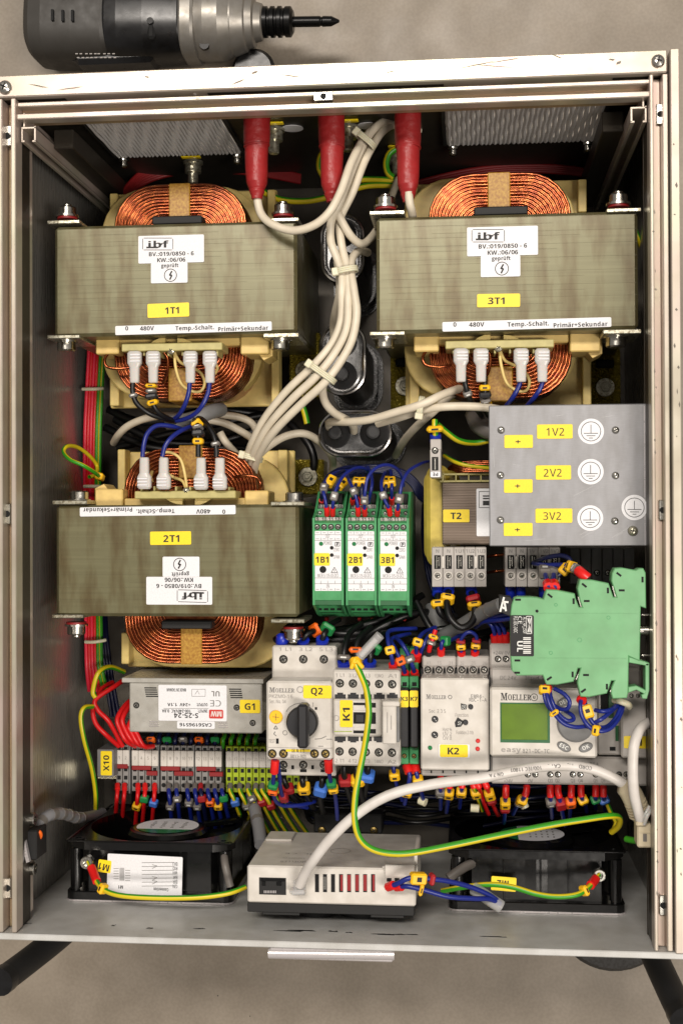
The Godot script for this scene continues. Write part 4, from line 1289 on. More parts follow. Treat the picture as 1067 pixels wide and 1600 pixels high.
func relay_board() -> void:
	var X := func(a: Array) -> Array:
		var r := []
		for i in range(0, a.size(), 2):
			r.append_array([780 + a[i] / 4.446, 870 + a[i + 1] / 4.446])
		return r
	var z := -0.004
	var t := thing("relay_board", "pale green flat relay module lying across the controller, black label on its side", "relay", P(890, 990, z - 0.012))
	var s := Shape.new()
	s.prism(outline(X.call([76, 395, 84, 330, 100, 287, 125, 278, 215, 278, 262, 282, 305, 294, 325, 228, 400, 231, 522, 256, 528, 290, 552, 350, 574, 350, 556, 300, 541, 222, 557, 156, 640, 160, 757, 184, 768, 216, 790, 280, 812, 280, 796, 226, 776, 168, 780, 116, 798, 80, 850, 76, 945, 93, 968, 80, 998, 80, 1014, 112, 1017, 358, 980, 346, 973, 725, 897, 692, 893, 945, 884, 982, 786, 986, 774, 950, 776, 912, 797, 862, 776, 862, 762, 905, 745, 950, 620, 975, 562, 972, 541, 880, 545, 830, 562, 775, 544, 775, 530, 820, 513, 868, 400, 889, 325, 889, 300, 824, 120, 826, 84, 790, 77, 690]), z), z - 0.0125, z, 0.0006)
	part(s, "housing", M.green_pale, t)
	s = Shape.new()
	var foot := [[897, 694, 1040, 738, 1036, 760, 897, 735], [1012, 740, 1040, 740, 1040, 930, 1022, 988, 990, 985, 985, 960, 1012, 945], [893, 905, 950, 895, 1020, 930, 1014, 958, 950, 925, 893, 945]]
	for f in foot:
		s.prism(outline(X.call(f), z - 0.001), z - 0.0115, z - 0.001, 0.0004)
	pieces(s, "rail_foot", M.green_pale, t)
	# moulded slits and the metal contacts in the notches
	s = Shape.new()
	for e in [[128, 298, 0], [588, 198, -40], [828, 122, -38], [350, 270, -38], [992, 158, 90], [848, 233, 0], [605, 307, 0], [752, 234, 90], [514, 308, 90], [124, 720, 0], [122, 805, 0], [345, 845, 35], [600, 821, 0], [507, 817, 90], [582, 930, 35], [745, 902, 90]]:
		var c := P(780 + e[0] / 4.446, 870 + e[1] / 4.446, z)
		s.box(c, Vector3(0.0036, 0.0013, 0.0006), 0.0001, Basis(Vector3.BACK, deg_to_rad(e[2])))
	pieces(s, "slit", M.hole, t)
	s = Shape.new()
	for e in [[556, 322, -75], [793, 248, -75], [549, 805, 65], [785, 890, 65]]:
		var c := P(780 + e[0] / 4.446, 870 + e[1] / 4.446, z - 0.004)
		s.box(c, Vector3(0.009, 0.001, 0.006), 0.0002, Basis(Vector3.BACK, deg_to_rad(e[2])))
	pieces(s, "contact", M.steel, t)
	s = Shape.new()
	cyl(s, 780 + 260 / 4.446, 870 + 377 / 4.446, z, z + 0.0003, 2.4, 0.0)
	part(s, "peg_hole", M.hole, t)
	for e in [[905, 1000, 3.2], [950, 965, 2.6], [860, 1020, 2.6], [868, 945, 2.2]]:
		ring_print(t, e[0], e[1], e[2], 0.7, z + 0.0002, "green")
	s = Shape.new()
	bx(s, 838, 958, 996, 958.8, z - 0.001, z + 0.00025, 0.0)
	bx(s, 838, 1028, 978, 1028.8, z - 0.001, z + 0.00025, 0.0)
	pieces(s, "seam_ridge", M.green_pale, t)
	var lab := sticker(t, 797, 961, 833.5, 1025.5, z + 0.0002, "black_matt", [["UL", 812, 1010, 9, 17, -90, "bold", "ink_white"], ["ACT: 4A_250V", 819, 977, 3.2, 26, -90, "sans", "ink_white"], ["PLC-BSC-24DC", 805, 976, 3.0, 26, -90, "sans", "ink_white"], ["CE", 812, 969, 5, 12, -90, "sans", "ink_white"]], "type_label")
	ink_lines(lab, [822, 963, 822, 990, 830, 963, 830, 990, 822, 963, 830, 963, 822, 990, 830, 990], z + 0.0006, 1.0, "ink_white")
	ink_lines(lab, [824, 966, 829, 988, 829, 966, 824, 988, 826, 965, 826, 988], z + 0.0006, 1.2, "ink_white")
	ink_lines(lab, [817, 996.5, 829, 996.5, 817, 999, 829, 999, 817, 1002.5, 829, 1002.5, 817, 1005, 829, 1005, 817, 1009, 829, 1009, 817, 1011.5, 829, 1011.5, 817, 1015, 829, 1015, 817, 1018, 829, 1018, 817, 1020.5, 829, 1020.5], z + 0.0006, 1.6, "ink_white")
	# the black head with a white clip at its left end
	s = Shape.new()
	s.prism(outline([779, 930, 797, 932, 802, 940, 797, 964, 780, 956], z - 0.001), z - 0.0125, z - 0.001, 0.0005)
	part(s, "plug_head", M.black_matt, t)
	ink_lines(t, [787, 933, 781, 956, 784, 940, 794, 941, 783, 948, 788, 951, 788, 942, 790, 955], z + 0.0002, 3.0, "ink_white", "white_clip")

func motor_switch() -> void:
	var t := thing("motor_switch", "white motor protection switch with black rotary knob and yellow tag Q2", "switch", P(470, 1120, -0.12))
	var s := Shape.new()
	bx(s, 425, 1009, 526, 1068, -0.12, -0.074, 0.0012)
	part(s, "upper_terminal_housing", M.white, t)
	s = Shape.new()
	bx(s, 416, 1064.5, 519, 1187, -0.12, -0.048, 0.0014)
	part(s, "housing", M.white, t)
	s = Shape.new()
	bx(s, 425, 1186, 525, 1212, -0.12, -0.078, 0.0008)
	part(s, "lower_terminal_housing", M.white, t)
	s = Shape.new()
	bx(s, 417, 1168, 519, 1169, -0.05, -0.0478, 0.0)
	part(s, "seam", M.white_grey, t)
	for px in [443.0, 474.0, 506.0]:
		screw(t, px, 1030, -0.0738, 6.6, "recess", "steel", "terminal_screw")
		screw(t, px, 1195, -0.0778, 6.4, "recess", "steel", "terminal_screw")
	for px in [425.5, 443.0, 491.5, 508.5]:
		screw(t, px, 1177.5, -0.0478, 6.8, "recess", "brass", "terminal_screw")
	s = Shape.new()
	for px in [443.0, 474.0, 506.0]:
		bx(s, px - 5, 1202, px + 5, 1206.5, -0.08, -0.0777, 0.0)
	for px in [457.5, 488.5]:
		bx(s, px - 2, 1196, px + 2, 1202, -0.08, -0.0777, 0.0)
	bx(s, 431.5, 1154, 435.5, 1162, -0.05, -0.0477, 0.0)
	bx(s, 492, 1105, 495.5, 1109, -0.05, -0.0477, 0.0)
	pieces(s, "opening", M.hole, t)
	s = Shape.new()
	var c := P(473.5, 1127, -0.048)
	var k := per(473.5, 1127, -0.048)
	s.lathe([[24.5 * k, 0.0], [24.5 * k, 0.006], [22 * k, 0.0075], [0.0, 0.0078]], c, Basis(), 36)
	var kn := part(s, "rotary_knob", M.knob, t)
	s = Shape.new()
	bx(s, 464, 1101, 481, 1170, -0.045, -0.032, 0.0016)
	part(s, "knob_handle", M.knob, kn)
	s = Shape.new()
	cyl(s, 431, 1120.5, -0.048, -0.0465, 10.3, 0.0004, 28)
	var dial := part(s, "current_dial", M.mark_yellow, t)
	ink_lines(dial, [426, 1120, 436, 1121, 431, 1115, 431, 1126], -0.0463, 1.0, "brass")
	var z := -0.0476
	small_caps(t, "M", "OELLER", 421, 460, 1078, 7.5, z, "ink_grey")
	ring_print(t, 469, 1077.5, 4.6, 1.2, z, "ink_pale")
	text(t, "PKZM0-16", 439, 1088, 4.6, z, "ink_pale", 37)
	text(t, "Ser. No. 04", 434, 1096, 3.2, z, "ink_pale", 26)
	text(t, "TEST", 425, 1158, 3.6, z, "ink_pale", 10)
	text(t, "I", 489, 1101, 5.5, z, "ink_grey")
	ring_print(t, 445.5, 1145, 3.4, 0.8, z, "ink_grey")
	text(t, "600 V 3~ PKZ0", 466, 1182, 3.0, z, "ink_grey", 24)
	ink_lines(t, [492, 1155, 502, 1154, 502, 1154, 510, 1150, 510, 1155, 519, 1155, 497, 1166, 505, 1166, 447, 1112, 452, 1105, 452, 1105, 461, 1100, 461, 1100, 472, 1098, 472, 1098, 482, 1100], z, 0.8, "ink_grey")
	ink_lines(t, [431, 1134, 428, 1139, 428, 1139, 434, 1139, 434, 1139, 431, 1134, 430, 1143, 428, 1147, 428, 1147, 432, 1150], z, 1.2, "ink_grey")
	text(t, "1 L1   3 L2   5 L3", 478, 1014.5, 4, -0.0736, "ink_pale", 84)
	sticker(t, 474, 1071, 518, 1091, z, "yellow_label", [["Q2", 495, 1081, 10.5, 18.5]], "yellow_tag")
	sticker(t, 447, 1171, 485, 1174.5, z, "yellow_label", [["Lbl. Nr. 6 13", 466, 1172.7, 2, 20]], "rating_strip")

func contactor() -> void:
	var z := -0.05
	var t := thing("contactor", "white contactor with yellow tag K1, crossed by the green and yellow wire", "contactor", P(572, 1122, -0.12))
	var s := Shape.new()
	bx(s, 519.5, 1047, 625, 1197, -0.12, z, 0.0012)
	part(s, "housing", M.white, t)
	s = Shape.new()
	bx(s, 521, 1093, 596, 1150, z - 0.002, z + 0.005, 0.001)
	var mid := part(s, "middle_block", M.white, t)
	s = Shape.new()
	var zz := z + 0.0052
	bx(s, 552, 1098, 587, 1105.5, zz - 0.002, zz, 0.0)
	bx(s, 552, 1113, 587, 1131, zz - 0.002, zz, 0.0)
	bx(s, 552, 1139, 587, 1146, zz - 0.002, zz, 0.0)
	part(s, "window", M.hole, mid)
	s = Shape.new()
	bx(s, 552, 1102, 570, 1110, zz - 0.002, zz + 0.0003, 0.0002)
	bx(s, 552, 1136, 570, 1141.5, zz - 0.002, zz + 0.0003, 0.0002)
	part(s, "tab", M.white, mid)
	s = Shape.new()
	bx(s, 555, 1116, 569, 1129, zz - 0.002, zz + 0.002, 0.0005)
	part(s, "push_button", M.knob, mid)
	s = Shape.new()
	for i in 5:
		var px := 531.5 + i * 20.3
		bx(s, px - 8.5, 1085, px + 8.5, 1092, z - 0.002, z + 0.0003, 0.0)
		bx(s, px - 4.5, 1082.5, px + 4.5, 1086, z - 0.002, z + 0.0004, 0.0)
		bx(s, px - 8.5, 1151, px + 8.5, 1158, z - 0.002, z + 0.0003, 0.0)
		bx(s, px - 4.5, 1157, px + 4.5, 1160, z - 0.002, z + 0.0004, 0.0)
		screw(t, 531 + i * 20.4, 1067.5 + i * 0.4, z + 0.0001, 6.6, "recess", "steel", "terminal_screw")
		screw(t, 530.5 + i * 20.4, 1174 + i * 0.5, z + 0.0001, 6.6, "recess", "steel", "terminal_screw")
		text(t, ["1 L1", "3 L2", "5 L3", "13NO", "A1"][i], 531 + i * 20.4, 1055 + i * 0.3, 5, z + 0.0003, "ink_pale", 13)
		text(t, ["2 T1", "4 T2", "6 T3", "14NO", "A2"][i], 530.5 + i * 20.4, 1188.5 + i * 0.4, 5, z + 0.0003, "ink_pale", 13)
	pieces(s, "lug_notch", M.knob, t)
	s = Shape.new()
	bx(s, 597, 1096, 624, 1104, -0.06, -0.033, 0.0006)
	bx(s, 597, 1103, 619, 1163, -0.06, -0.032, 0.0008)
	part(s, "suppressor", M.white, t)
	s = Shape.new()
	bx(s, 619, 1104, 624, 1160, -0.06, -0.035, 0.0005)
	part(s, "suppressor_side", M.grey, t)
	sticker(t, 531, 1094, 551, 1136, zz + 0.0002, "yellow_label", [["K1", 541, 1116, 11, 20, 90]], "yellow_tag")
	ink_lines(t, [597 + 8, 1113, 597 + 8, 1145, 611, 1118, 611, 1140], -0.0317, 1.2, "ink_pale")
	ring_print(t, 525.5, 1122, 4, 0.8, zz + 0.0002, "ink_pale")
	ink_lines(t, [522, 1143, 550, 1143], zz + 0.0002, 1.0, "earth_yellow", "dust_line")

func slim_relays() -> void:
	for i in 2:
		var x0: float = [624.5, 639.5][i]
		var tagged: String = ["K3", "K7"][i]
		var t := thing("slim_relay", "slim green and black relay terminal with yellow tag %s" % tagged, "relay", P(x0 + 7, 1110, -0.12), "slim relays between contactor and timer")
		var s := Shape.new()
		for e in [[1013, 1036, -0.088], [1035, 1058, -0.076], [1057, 1078, -0.064], [1168, 1194, -0.064]]:
			bx(s, x0, e[0], x0 + 14, e[1], -0.12, e[2], 0.0005)
		pieces(s, "terminal_body", M.green, t)
		s = Shape.new()
		bx(s, x0 + 1, 1076, x0 + 13.5, 1168, -0.12, -0.056, 0.0008)
		part(s, "relay_body", M.knob, t)
		s = Shape.new()
		for e in [[1044, -0.0758], [1066, -0.0638]]:
			bx(s, x0 + 4, e[0], x0 + 11, e[0] + 6, e[1] - 0.002, e[1], 0.0)
		part(s, "wire_entry", M.hole, t)
		screw(t, x0 + 7, 1181, -0.0638, 3.8, "recess", "brass", "terminal_screw")
		sticker(t, x0 + 0.5, 1079, x0 + 13.5, 1105, -0.0558, "yellow_label", [[tagged, x0 + 7, 1092, 6.4, 11]], "yellow_tag")

func timer_relay() -> void:
	var z := -0.045
	var X := func(a: float) -> float: return 640 + a / 6.157
	var Y := func(a: float) -> float: return 960 + a / 6.157
	var t := thing("monitoring_relay", "light grey monitoring relay with small dials and yellow tag K2", "relay", P(711, 1130, -0.12))
	var s := Shape.new()
	bx(s, X.call(105), Y.call(615), X.call(760), Y.call(1500), -0.12, z, 0.001)
	part(s, "housing", M.white, t)
	s = Shape.new()
	bx(s, X.call(110), Y.call(1494), X.call(762), Y.call(1558), -0.12, z - 0.012, 0.001)
	bx(s, X.call(120), Y.call(400), X.call(445), Y.call(520), -0.12, z - 0.026, 0.001)
	bx(s, X.call(450), Y.call(400), X.call(770), Y.call(520), -0.12, z - 0.026, 0.001)
	pieces(s, "terminal_housing", M.white_grey, t)
	s = Shape.new()
	bx(s, X.call(100), Y.call(520), X.call(775), Y.call(618), -0.12, z - 0.03, 0.0005)
	bx(s, X.call(758), Y.call(600), X.call(775), Y.call(1540), -0.12, z - 0.004, 0.0005)
	pieces(s, "dark_seam", M.knob, t)
	for i in 6:
		s = Shape.new()
		var cx: float = [173, 280, 387, 500, 608, 715][i]
		s.prism(outline([X.call(cx - 48), Y.call(500), X.call(cx + 48), Y.call(500), X.call(cx + 40), Y.call(575), X.call(cx + 30), Y.call(588), X.call(cx - 30), Y.call(588), X.call(cx - 40), Y.call(575)], z - 0.024), -0.1, z - 0.024, 0.0005)
		var lug := part(s, "terminal_lug", M.white_grey, t)
		screw(lug, X.call(cx), Y.call(532), z - 0.0238, 5.6, "recess", "steel", "terminal_screw")
		text(lug, ["A1", "15", "31", "32", "25", "26"][i], X.call(cx + 5), Y.call(468), 3.6, z - 0.0258, "ink_pale", 6)
	var zz := z + 0.0003
	small_caps(t, "M", "OELLER", X.call(158), X.call(350), Y.call(792), 7, zz, "ink_grey")
	ring_print(t, X.call(387), Y.call(795), 2.8, 1.0, zz, "ink_grey")
	text(t, "EMR4-", X.call(650), Y.call(788), 3.6, zz, "ink_grey", 20, 0, "mono")
	text(t, "RDC-1-A", X.call(655), Y.call(822), 3.6, zz, "ink_grey", 27, 0, "mono")
	text(t, "Sec  2 3 5", X.call(265), Y.call(930), 3, zz, "ink_pale", 26)
	text(t, "Function", X.call(500), Y.call(968), 3, zz, "ink_pale", 20)
	text(t, "Funktion 2-10s", X.call(530), Y.call(1135), 3, zz, "ink_pale", 27)
	for q in [["Hyst %", 1113], ["UV 2", 1150], ["OV 8", 1190]]:
		text(t, q[0], X.call(360), Y.call(q[1]), 3, zz, "ink_pale", 14)
	for e in [[585, 890, 4.0], [535, 1040, 4.2]]:
		s = Shape.new()
		cyl(s, X.call(e[0]), Y.call(e[1]), z, z + 0.0018, e[2], 0.0004)
		part(s, "dial", M.knob, t)
	s = Shape.new()
	s.prism(outline([X.call(490), Y.call(855), X.call(545), Y.call(868), X.call(545), Y.call(912), X.call(495), Y.call(915)], z), z, z + 0.0003, 0.0)
	s.prism(outline([X.call(440), Y.call(1085), X.call(432), Y.call(1040), X.call(460), Y.call(988), X.call(512), Y.call(1025), X.call(510), Y.call(1055), X.call(490), Y.call(1080)], z), z, z + 0.0003, 0.0)
	var sc := part(s, "dial_scale", M.ink, t)
	text(sc, "50", X.call(518), Y.call(890), 4, z + 0.0005, "ink_white", 6, 90)
	text(sc, "10", X.call(478), Y.call(1050), 4, z + 0.0005, "ink_white", 6, 80)
	for e in [[242, 1010], [240, 1160]]:
		s = Shape.new()
		cyl(s, X.call(e[0]), Y.call(e[1]), z, z + 0.0012, 5.2, 0.0004)
		var d := part(s, "dial", M.knob, t)
		ink_lines(d, [X.call(e[0] - 12), Y.call(e[1] - 14), X.call(e[0] + 2), Y.call(e[1] - 2), X.call(e[0] + 6), Y.call(e[1] + 10), X.call(e[0] + 14), Y.call(e[1] + 16)], z + 0.0014, 1.0, "ink_white")
	for e in [[195, 1285, "led_green"], [655, 1218, "red"], [652, 1295, "red"]]:
		s = Shape.new()
		cyl(s, X.call(e[0]), Y.call(e[1]), z, z + 0.0012, 3.4, 0.0005)
		part(s, "signal_light", M[e[2]], t)
	s = Shape.new()
	for i in 5:
		bx(s, X.call(200 + i * 112), Y.call(1502), X.call(214 + i * 112), Y.call(1528), z - 0.014, z - 0.0117, 0.0)
	part(s, "wire_slot", M.hole, t)
	var lab := sticker(t, 685, 1162.5, 733.5, 1184, zz, "paper", [], "label_holder")
	sticker(lab, 687, 1163.5, 730.5, 1183, zz + 0.0003, "yellow_label", [["K2", 708, 1173.5, 10.5, 18]], "yellow_tag")

func controller() -> void:
	var z := -0.036
	var t := thing("controller", "white programmable controller with green screen and round black keypad", "controller", P(850, 1130, -0.12))
	var s := Shape.new()
	bx(s, 765, 1044, 1000, 1080, -0.12, -0.058, 0.0015)
	bx(s, 765, 1182, 1014, 1226.5, -0.12, -0.06, 0.0015)
	pieces(s, "lower_housing", M.white_grey, t)
	s = Shape.new()
	bx(s, 765, 1075, 932, 1183.5, -0.12, z, 0.0014)
	var fr := part(s, "front_panel", M.white, t)
	s = Shape.new()
	bx(s, 765, 1006, 800, 1046, -0.12, -0.066, 0.001)
	bx(s, 800, 1012, 1000, 1046, -0.12, -0.075, 0.001)
	pieces(s, "supply_terminals", M.white_grey, t)
	screw(t, 777.5, 1029.5, -0.0658, 5.2, "recess", "steel", "terminal_screw")
	screw(t, 790, 1029.5, -0.0658, 5.2, "recess", "steel", "terminal_screw")
	text(t, "+24V 0V", 783, 1020, 4.2, -0.0657, "ink_grey", 26)
	text(t, "DC 24V", 793.5, 1059, 5.6, -0.0577, "ink_grey", 25)
	text(t, "Input 12 x DC", 848, 1060, 5, -0.0577, "ink_grey", 56)
	s = Shape.new()
	bx(s, 781, 1098, 858.5, 1160.5, z - 0.002, z + 0.0002, 0.0)
	part(s, "screen_frame", M.green_dark, fr)
	s = Shape.new()
	bx(s, 783, 1100, 855, 1156, z - 0.002, z + 0.0006, 0.0002)
	part(s, "screen", M.lcd, fr)
	small_caps(fr, "M", "OELLER", 782, 829, 1088.5, 11, z + 0.0003, "ink")
	ring_print(fr, 834, 1089.5, 5.4, 0.9, z + 0.0003)
	text(fr, "u", 834, 1089.5, 4.5, z + 0.0003, "ink", 0, 0, "bold")
	text(fr, "easy", 798, 1173.5, 7.5, z + 0.0003, "ink_pale", 31, 0, "bold")
	text(fr, "821-DC-TC", 837, 1173.5, 6, z + 0.0003, "ink_grey", 42, 0, "mono")
	s = Shape.new()
	var c := P(898.6, 1131, z)
	var k := per(898, 1131, z)
	s.lathe([[29 * k, 0.0], [29 * k, 0.0008], [26 * k, 0.0012], [8 * k, 0.0004], [0.0, 0.0003]], c, Basis(), 40)
	part(s, "keypad_disc", M.grey, fr)
	for e in [[880.5, 1166.5, -28, "ESC"], [914.5, 1167.5, 25, "OK"], [880.5, 1096.5, 25, "DEL"]]:
		s = Shape.new()
		var kc := P(e[0], e[1], z)
		var B := Basis(Vector3.BACK, deg_to_rad(e[2]))
		var rings := []
		for q in [[0.0, 1.0], [0.0009, 1.0], [0.0014, 0.85]]:
			var r := PackedVector3Array()
			for i in 28:
				var a := TAU * i / 28
				r.push_back(kc + B * Vector3(cos(a) * 11.5 * k * q[1], sin(a) * 6.8 * k * q[1], q[0]))
			rings.append(r)
		s.loft(rings)
		var key := part(s, "key", M.grey, fr)
		text(key, e[3], e[0], e[1], 6.2, z + 0.0018, "ink_white", 0, e[2], "bold")
	# lower output terminals
	for i in 10:
		var px: float = [824, 835.7, 859.2, 871, 894.4, 906, 930, 941.3, 966.5, 978][i]
		screw(t, px, 1210, -0.0598, 4.9, "recess", "steel", "terminal_screw")
	for e in [["+24V", 793.5], ["0V", 828.5], ["Q1", 859], ["Q2", 870.5], ["Q3", 894.5], ["Q4", 906.5], ["Q5", 930], ["Q6", 941.5]]:
		text(t, e[0], e[1], 1220.5, 4.0, -0.0597, "ink_grey", 4.0 * e[0].length() / 1.2)
	text(t, "0,5 A", 928, 1194.5, 4.2, -0.0597, "ink_grey", 13)
	# right hand expansion part
	s = Shape.new()
	bx(s, 932.5, 1083, 970, 1180, -0.12, -0.056, 0.0012)
	part(s, "expansion_cover", M.white_grey, t)
	s = Shape.new()
	bx(s, 952, 1167, 961, 1173, -0.058, -0.0557, 0.0)
	bx(s, 938, 1080, 953, 1110, -0.058, -0.0555, 0.0)
	pieces(s, "opening", M.hole, t)
	s = Shape.new()
	bx(s, 961, 1134, 966, 1158, -0.057, -0.0552, 0.0003)
	bx(s, 950, 1080, 958, 1122, -0.057, -0.0552, 0.0003)
	pieces(s, "contact_strip", M.green_dark, t)
	t = thing("end_module", "pale grey end module with a yellow tag behind the hanging white cable", "module", P(992, 1130, -0.12))
	s = Shape.new()
	bx(s, 970, 1080, 1014, 1185, -0.12, -0.042, 0.0012)
	part(s, "housing", M.white_grey, t)
	sticker(t, 974, 1150, 1015, 1169.5, -0.0418, "yellow_label", [["A1", 993, 1160, 10.5, 18]], "yellow_tag")
	for px in [986.0, 996.0, 1006.0]:
		screw(t, px, 1087, -0.0418, 3.5, "recess", "steel", "terminal_screw")

func power_supply() -> void:
	var z := -0.1
	var t := thing("power_supply", "metal cased power supply with an upside down type label and yellow tag G1", "power supply", P(305, 1105, -0.19))
	var s := Shape.new()
	bx(s, 202, 1067, 409, 1145, -0.195, z, 0.0008)
	part(s, "case", M.psu, t)
	s = Shape.new()
	bx(s, 190, 1060, 411, 1067.5, -0.19, z + 0.001, 0.0004)
	part(s, "top_flange", M.psu, t)
	s = Shape.new()
	for e in [[226, 1074], [358, 1076]]:
		for i in 5:
			bx(s, e[0] + 0.6 * i, e[1] + i * 3.3, e[0] + 19 + 0.6 * i, e[1] + 1.7 + i * 3.3, z - 0.001, z + 0.0002, 0.0)
	pieces(s, "vent_slot", M.hole, t)
	s = Shape.new()
	for e in [[233, 1127], [341, 1129]]:
		for i in 3:
			bx(s, e[0] + 0.0, e[1] + i * 3.4, e[0] + 15, e[1] + 1.4 + i * 3.4, z, z + 0.0008, 0.0003)
	pieces(s, "pressed_lug", M.silver, t)
	for e in [[213.5, 1102], [370, 1105.5], [395, 1129.5]]:
		screw(t, e[0], e[1], z, 4.8, "recess", "steel", "case_screw")
	var zz := z + 0.0004
	sticker(t, 248, 1071, 354.5, 1126, zz, "paper", [["S-25-24", 291, 1118, 7.5, 38, 180], ["INPUT:", 317, 1111, 3.2, 15, 180], ["100-240VAC  0.8A", 276, 1111, 3.2, 45, 180], ["OUTPUT:", 316, 1101, 3.2, 17, 180], ["+24V  1.1A", 280, 1101, 3.2, 36, 180], ["CE", 337, 1099, 9, 17, 180, "sans", "ink_grey"], ["UL", 337, 1084, 8, 13, 180, "bold", "ink_grey"], ["MADE IN TAIWAN", 276, 1078, 2.6, 30, 180]], "type_label")
	var lg := sticker(t, 327, 1109, 349, 1122.5, zz + 0.0003, "ink_red", [["MW", 338, 1115.5, 8, 17, 180, "bold", "ink_white"]], "red_logo")
	ink_lines(lg, [300, 1077, 321, 1077, 300, 1088, 321, 1088, 300, 1077, 300, 1088, 321, 1077, 321, 1088, 305, 1085, 309, 1079, 309, 1079, 312, 1085, 256, 1107, 326, 1107], zz + 0.0004, 0.6, "ink_grey")
	sticker(t, 277, 1127, 336, 1138.5, zz, "paper", [["CA56196516", 306, 1132.5, 5.2, 50, 180]])
	sticker(t, 375, 1093.5, 406.5, 1114, zz + 0.0002, "yellow_label", [["G1", 390.5, 1104, 10, 16]], "yellow_tag")
	t = thing("slotted_duct", "narrow dark slotted edge strip over the terminal strip", "cable duct", P(305, 1158, -0.19))
	s = Shape.new()
	bx(s, 205, 1150, 420, 1158, -0.2, -0.185, 0.0005)
	part(s, "strip", M.black_matt, t)

func terminal_strip() -> void:
	var z := -0.168
	var t := thing("terminal_strip", "long strip of grey and green yellow spring terminals with yellow tag X10", "terminal strip", P(300, 1200, -0.195))
	var s := Shape.new()
	bx(s, 152, 1171, 178, 1214, -0.19, -0.155, 0.0005)
	var e0 := part(s, "end_bracket", M.grey, t)
	sticker(e0, 158, 1174, 175.5, 1211, -0.1548, "yellow_label", [["X10", 166.5, 1192.5, 9, 24, 90]], "yellow_tag")
	var px := []
	for g in [[186.5, 2], [211, 4], [256, 5], [310, 4]]:
		for i in g[1]:
			px.append(g[0] + i * 10.4)
	var n := 1
	for i in px.size() + 11:
		var earth := i >= px.size()
		var x: float = px[i] if not earth else 358.0 + (i - px.size()) * 10.45
		var yy := 1164.0 + (x - 186) * 0.012
		var m: String = "earth_yellow" if earth else "grey"
		s = Shape.new()
		bx(s, x - 4.7, yy, x + 4.7, yy + 72, -0.19, z, 0.0004)
		var b := part(s, "terminal_block", M.terminal_grey if not earth else M.earth_yellow, t)
		var q := Shape.new()
		for e in [[3, 6], [35, 6], [48, 6]]:
			bx(q, x - 2.6, yy + e[0], x + 2.6, yy + e[0] + e[1], z - 0.001, z + 0.0003, 0.0)
		cyl(q, x, yy + 62, z - 0.001, z + 0.0003, 3.4, 0.0, 12)
		part(q, "spring_opening", M.hole, b)
		q = Shape.new()
		bx(q, x - 5.0, yy + 8, x + 5.0, yy + 33, z - 0.001, z + 0.0022, 0.0004)
		var mk := part(q, "marker", M.white, b)
		text(mk, str(n), x, yy + 20, 4.5, z + 0.0025, "ink_pale", 2.6 * str(n).length(), 0)
		n += 1
	for e in [[180, 200, 1194], [206, 236, 1196.5], [229, 246, 1205], [251, 281, 1197.5], [272, 302, 1205.5], [307, 337, 1198], [327, 348, 1206.5]]:
		s = Shape.new()
		bx(s, e[0], e[2], e[1], e[2] + 7, z - 0.001, z + 0.0028, 0.0004)
		part(s, "red_bridge", M.dark_red, t)
	for x in [202.5, 247.5, 302.5]:
		s = Shape.new()
		bx(s, x - 1.4, 1164, x + 1.4, 1240, -0.19, z + 0.001, 0.0003)
		part(s, "end_plate", M.grey, t)

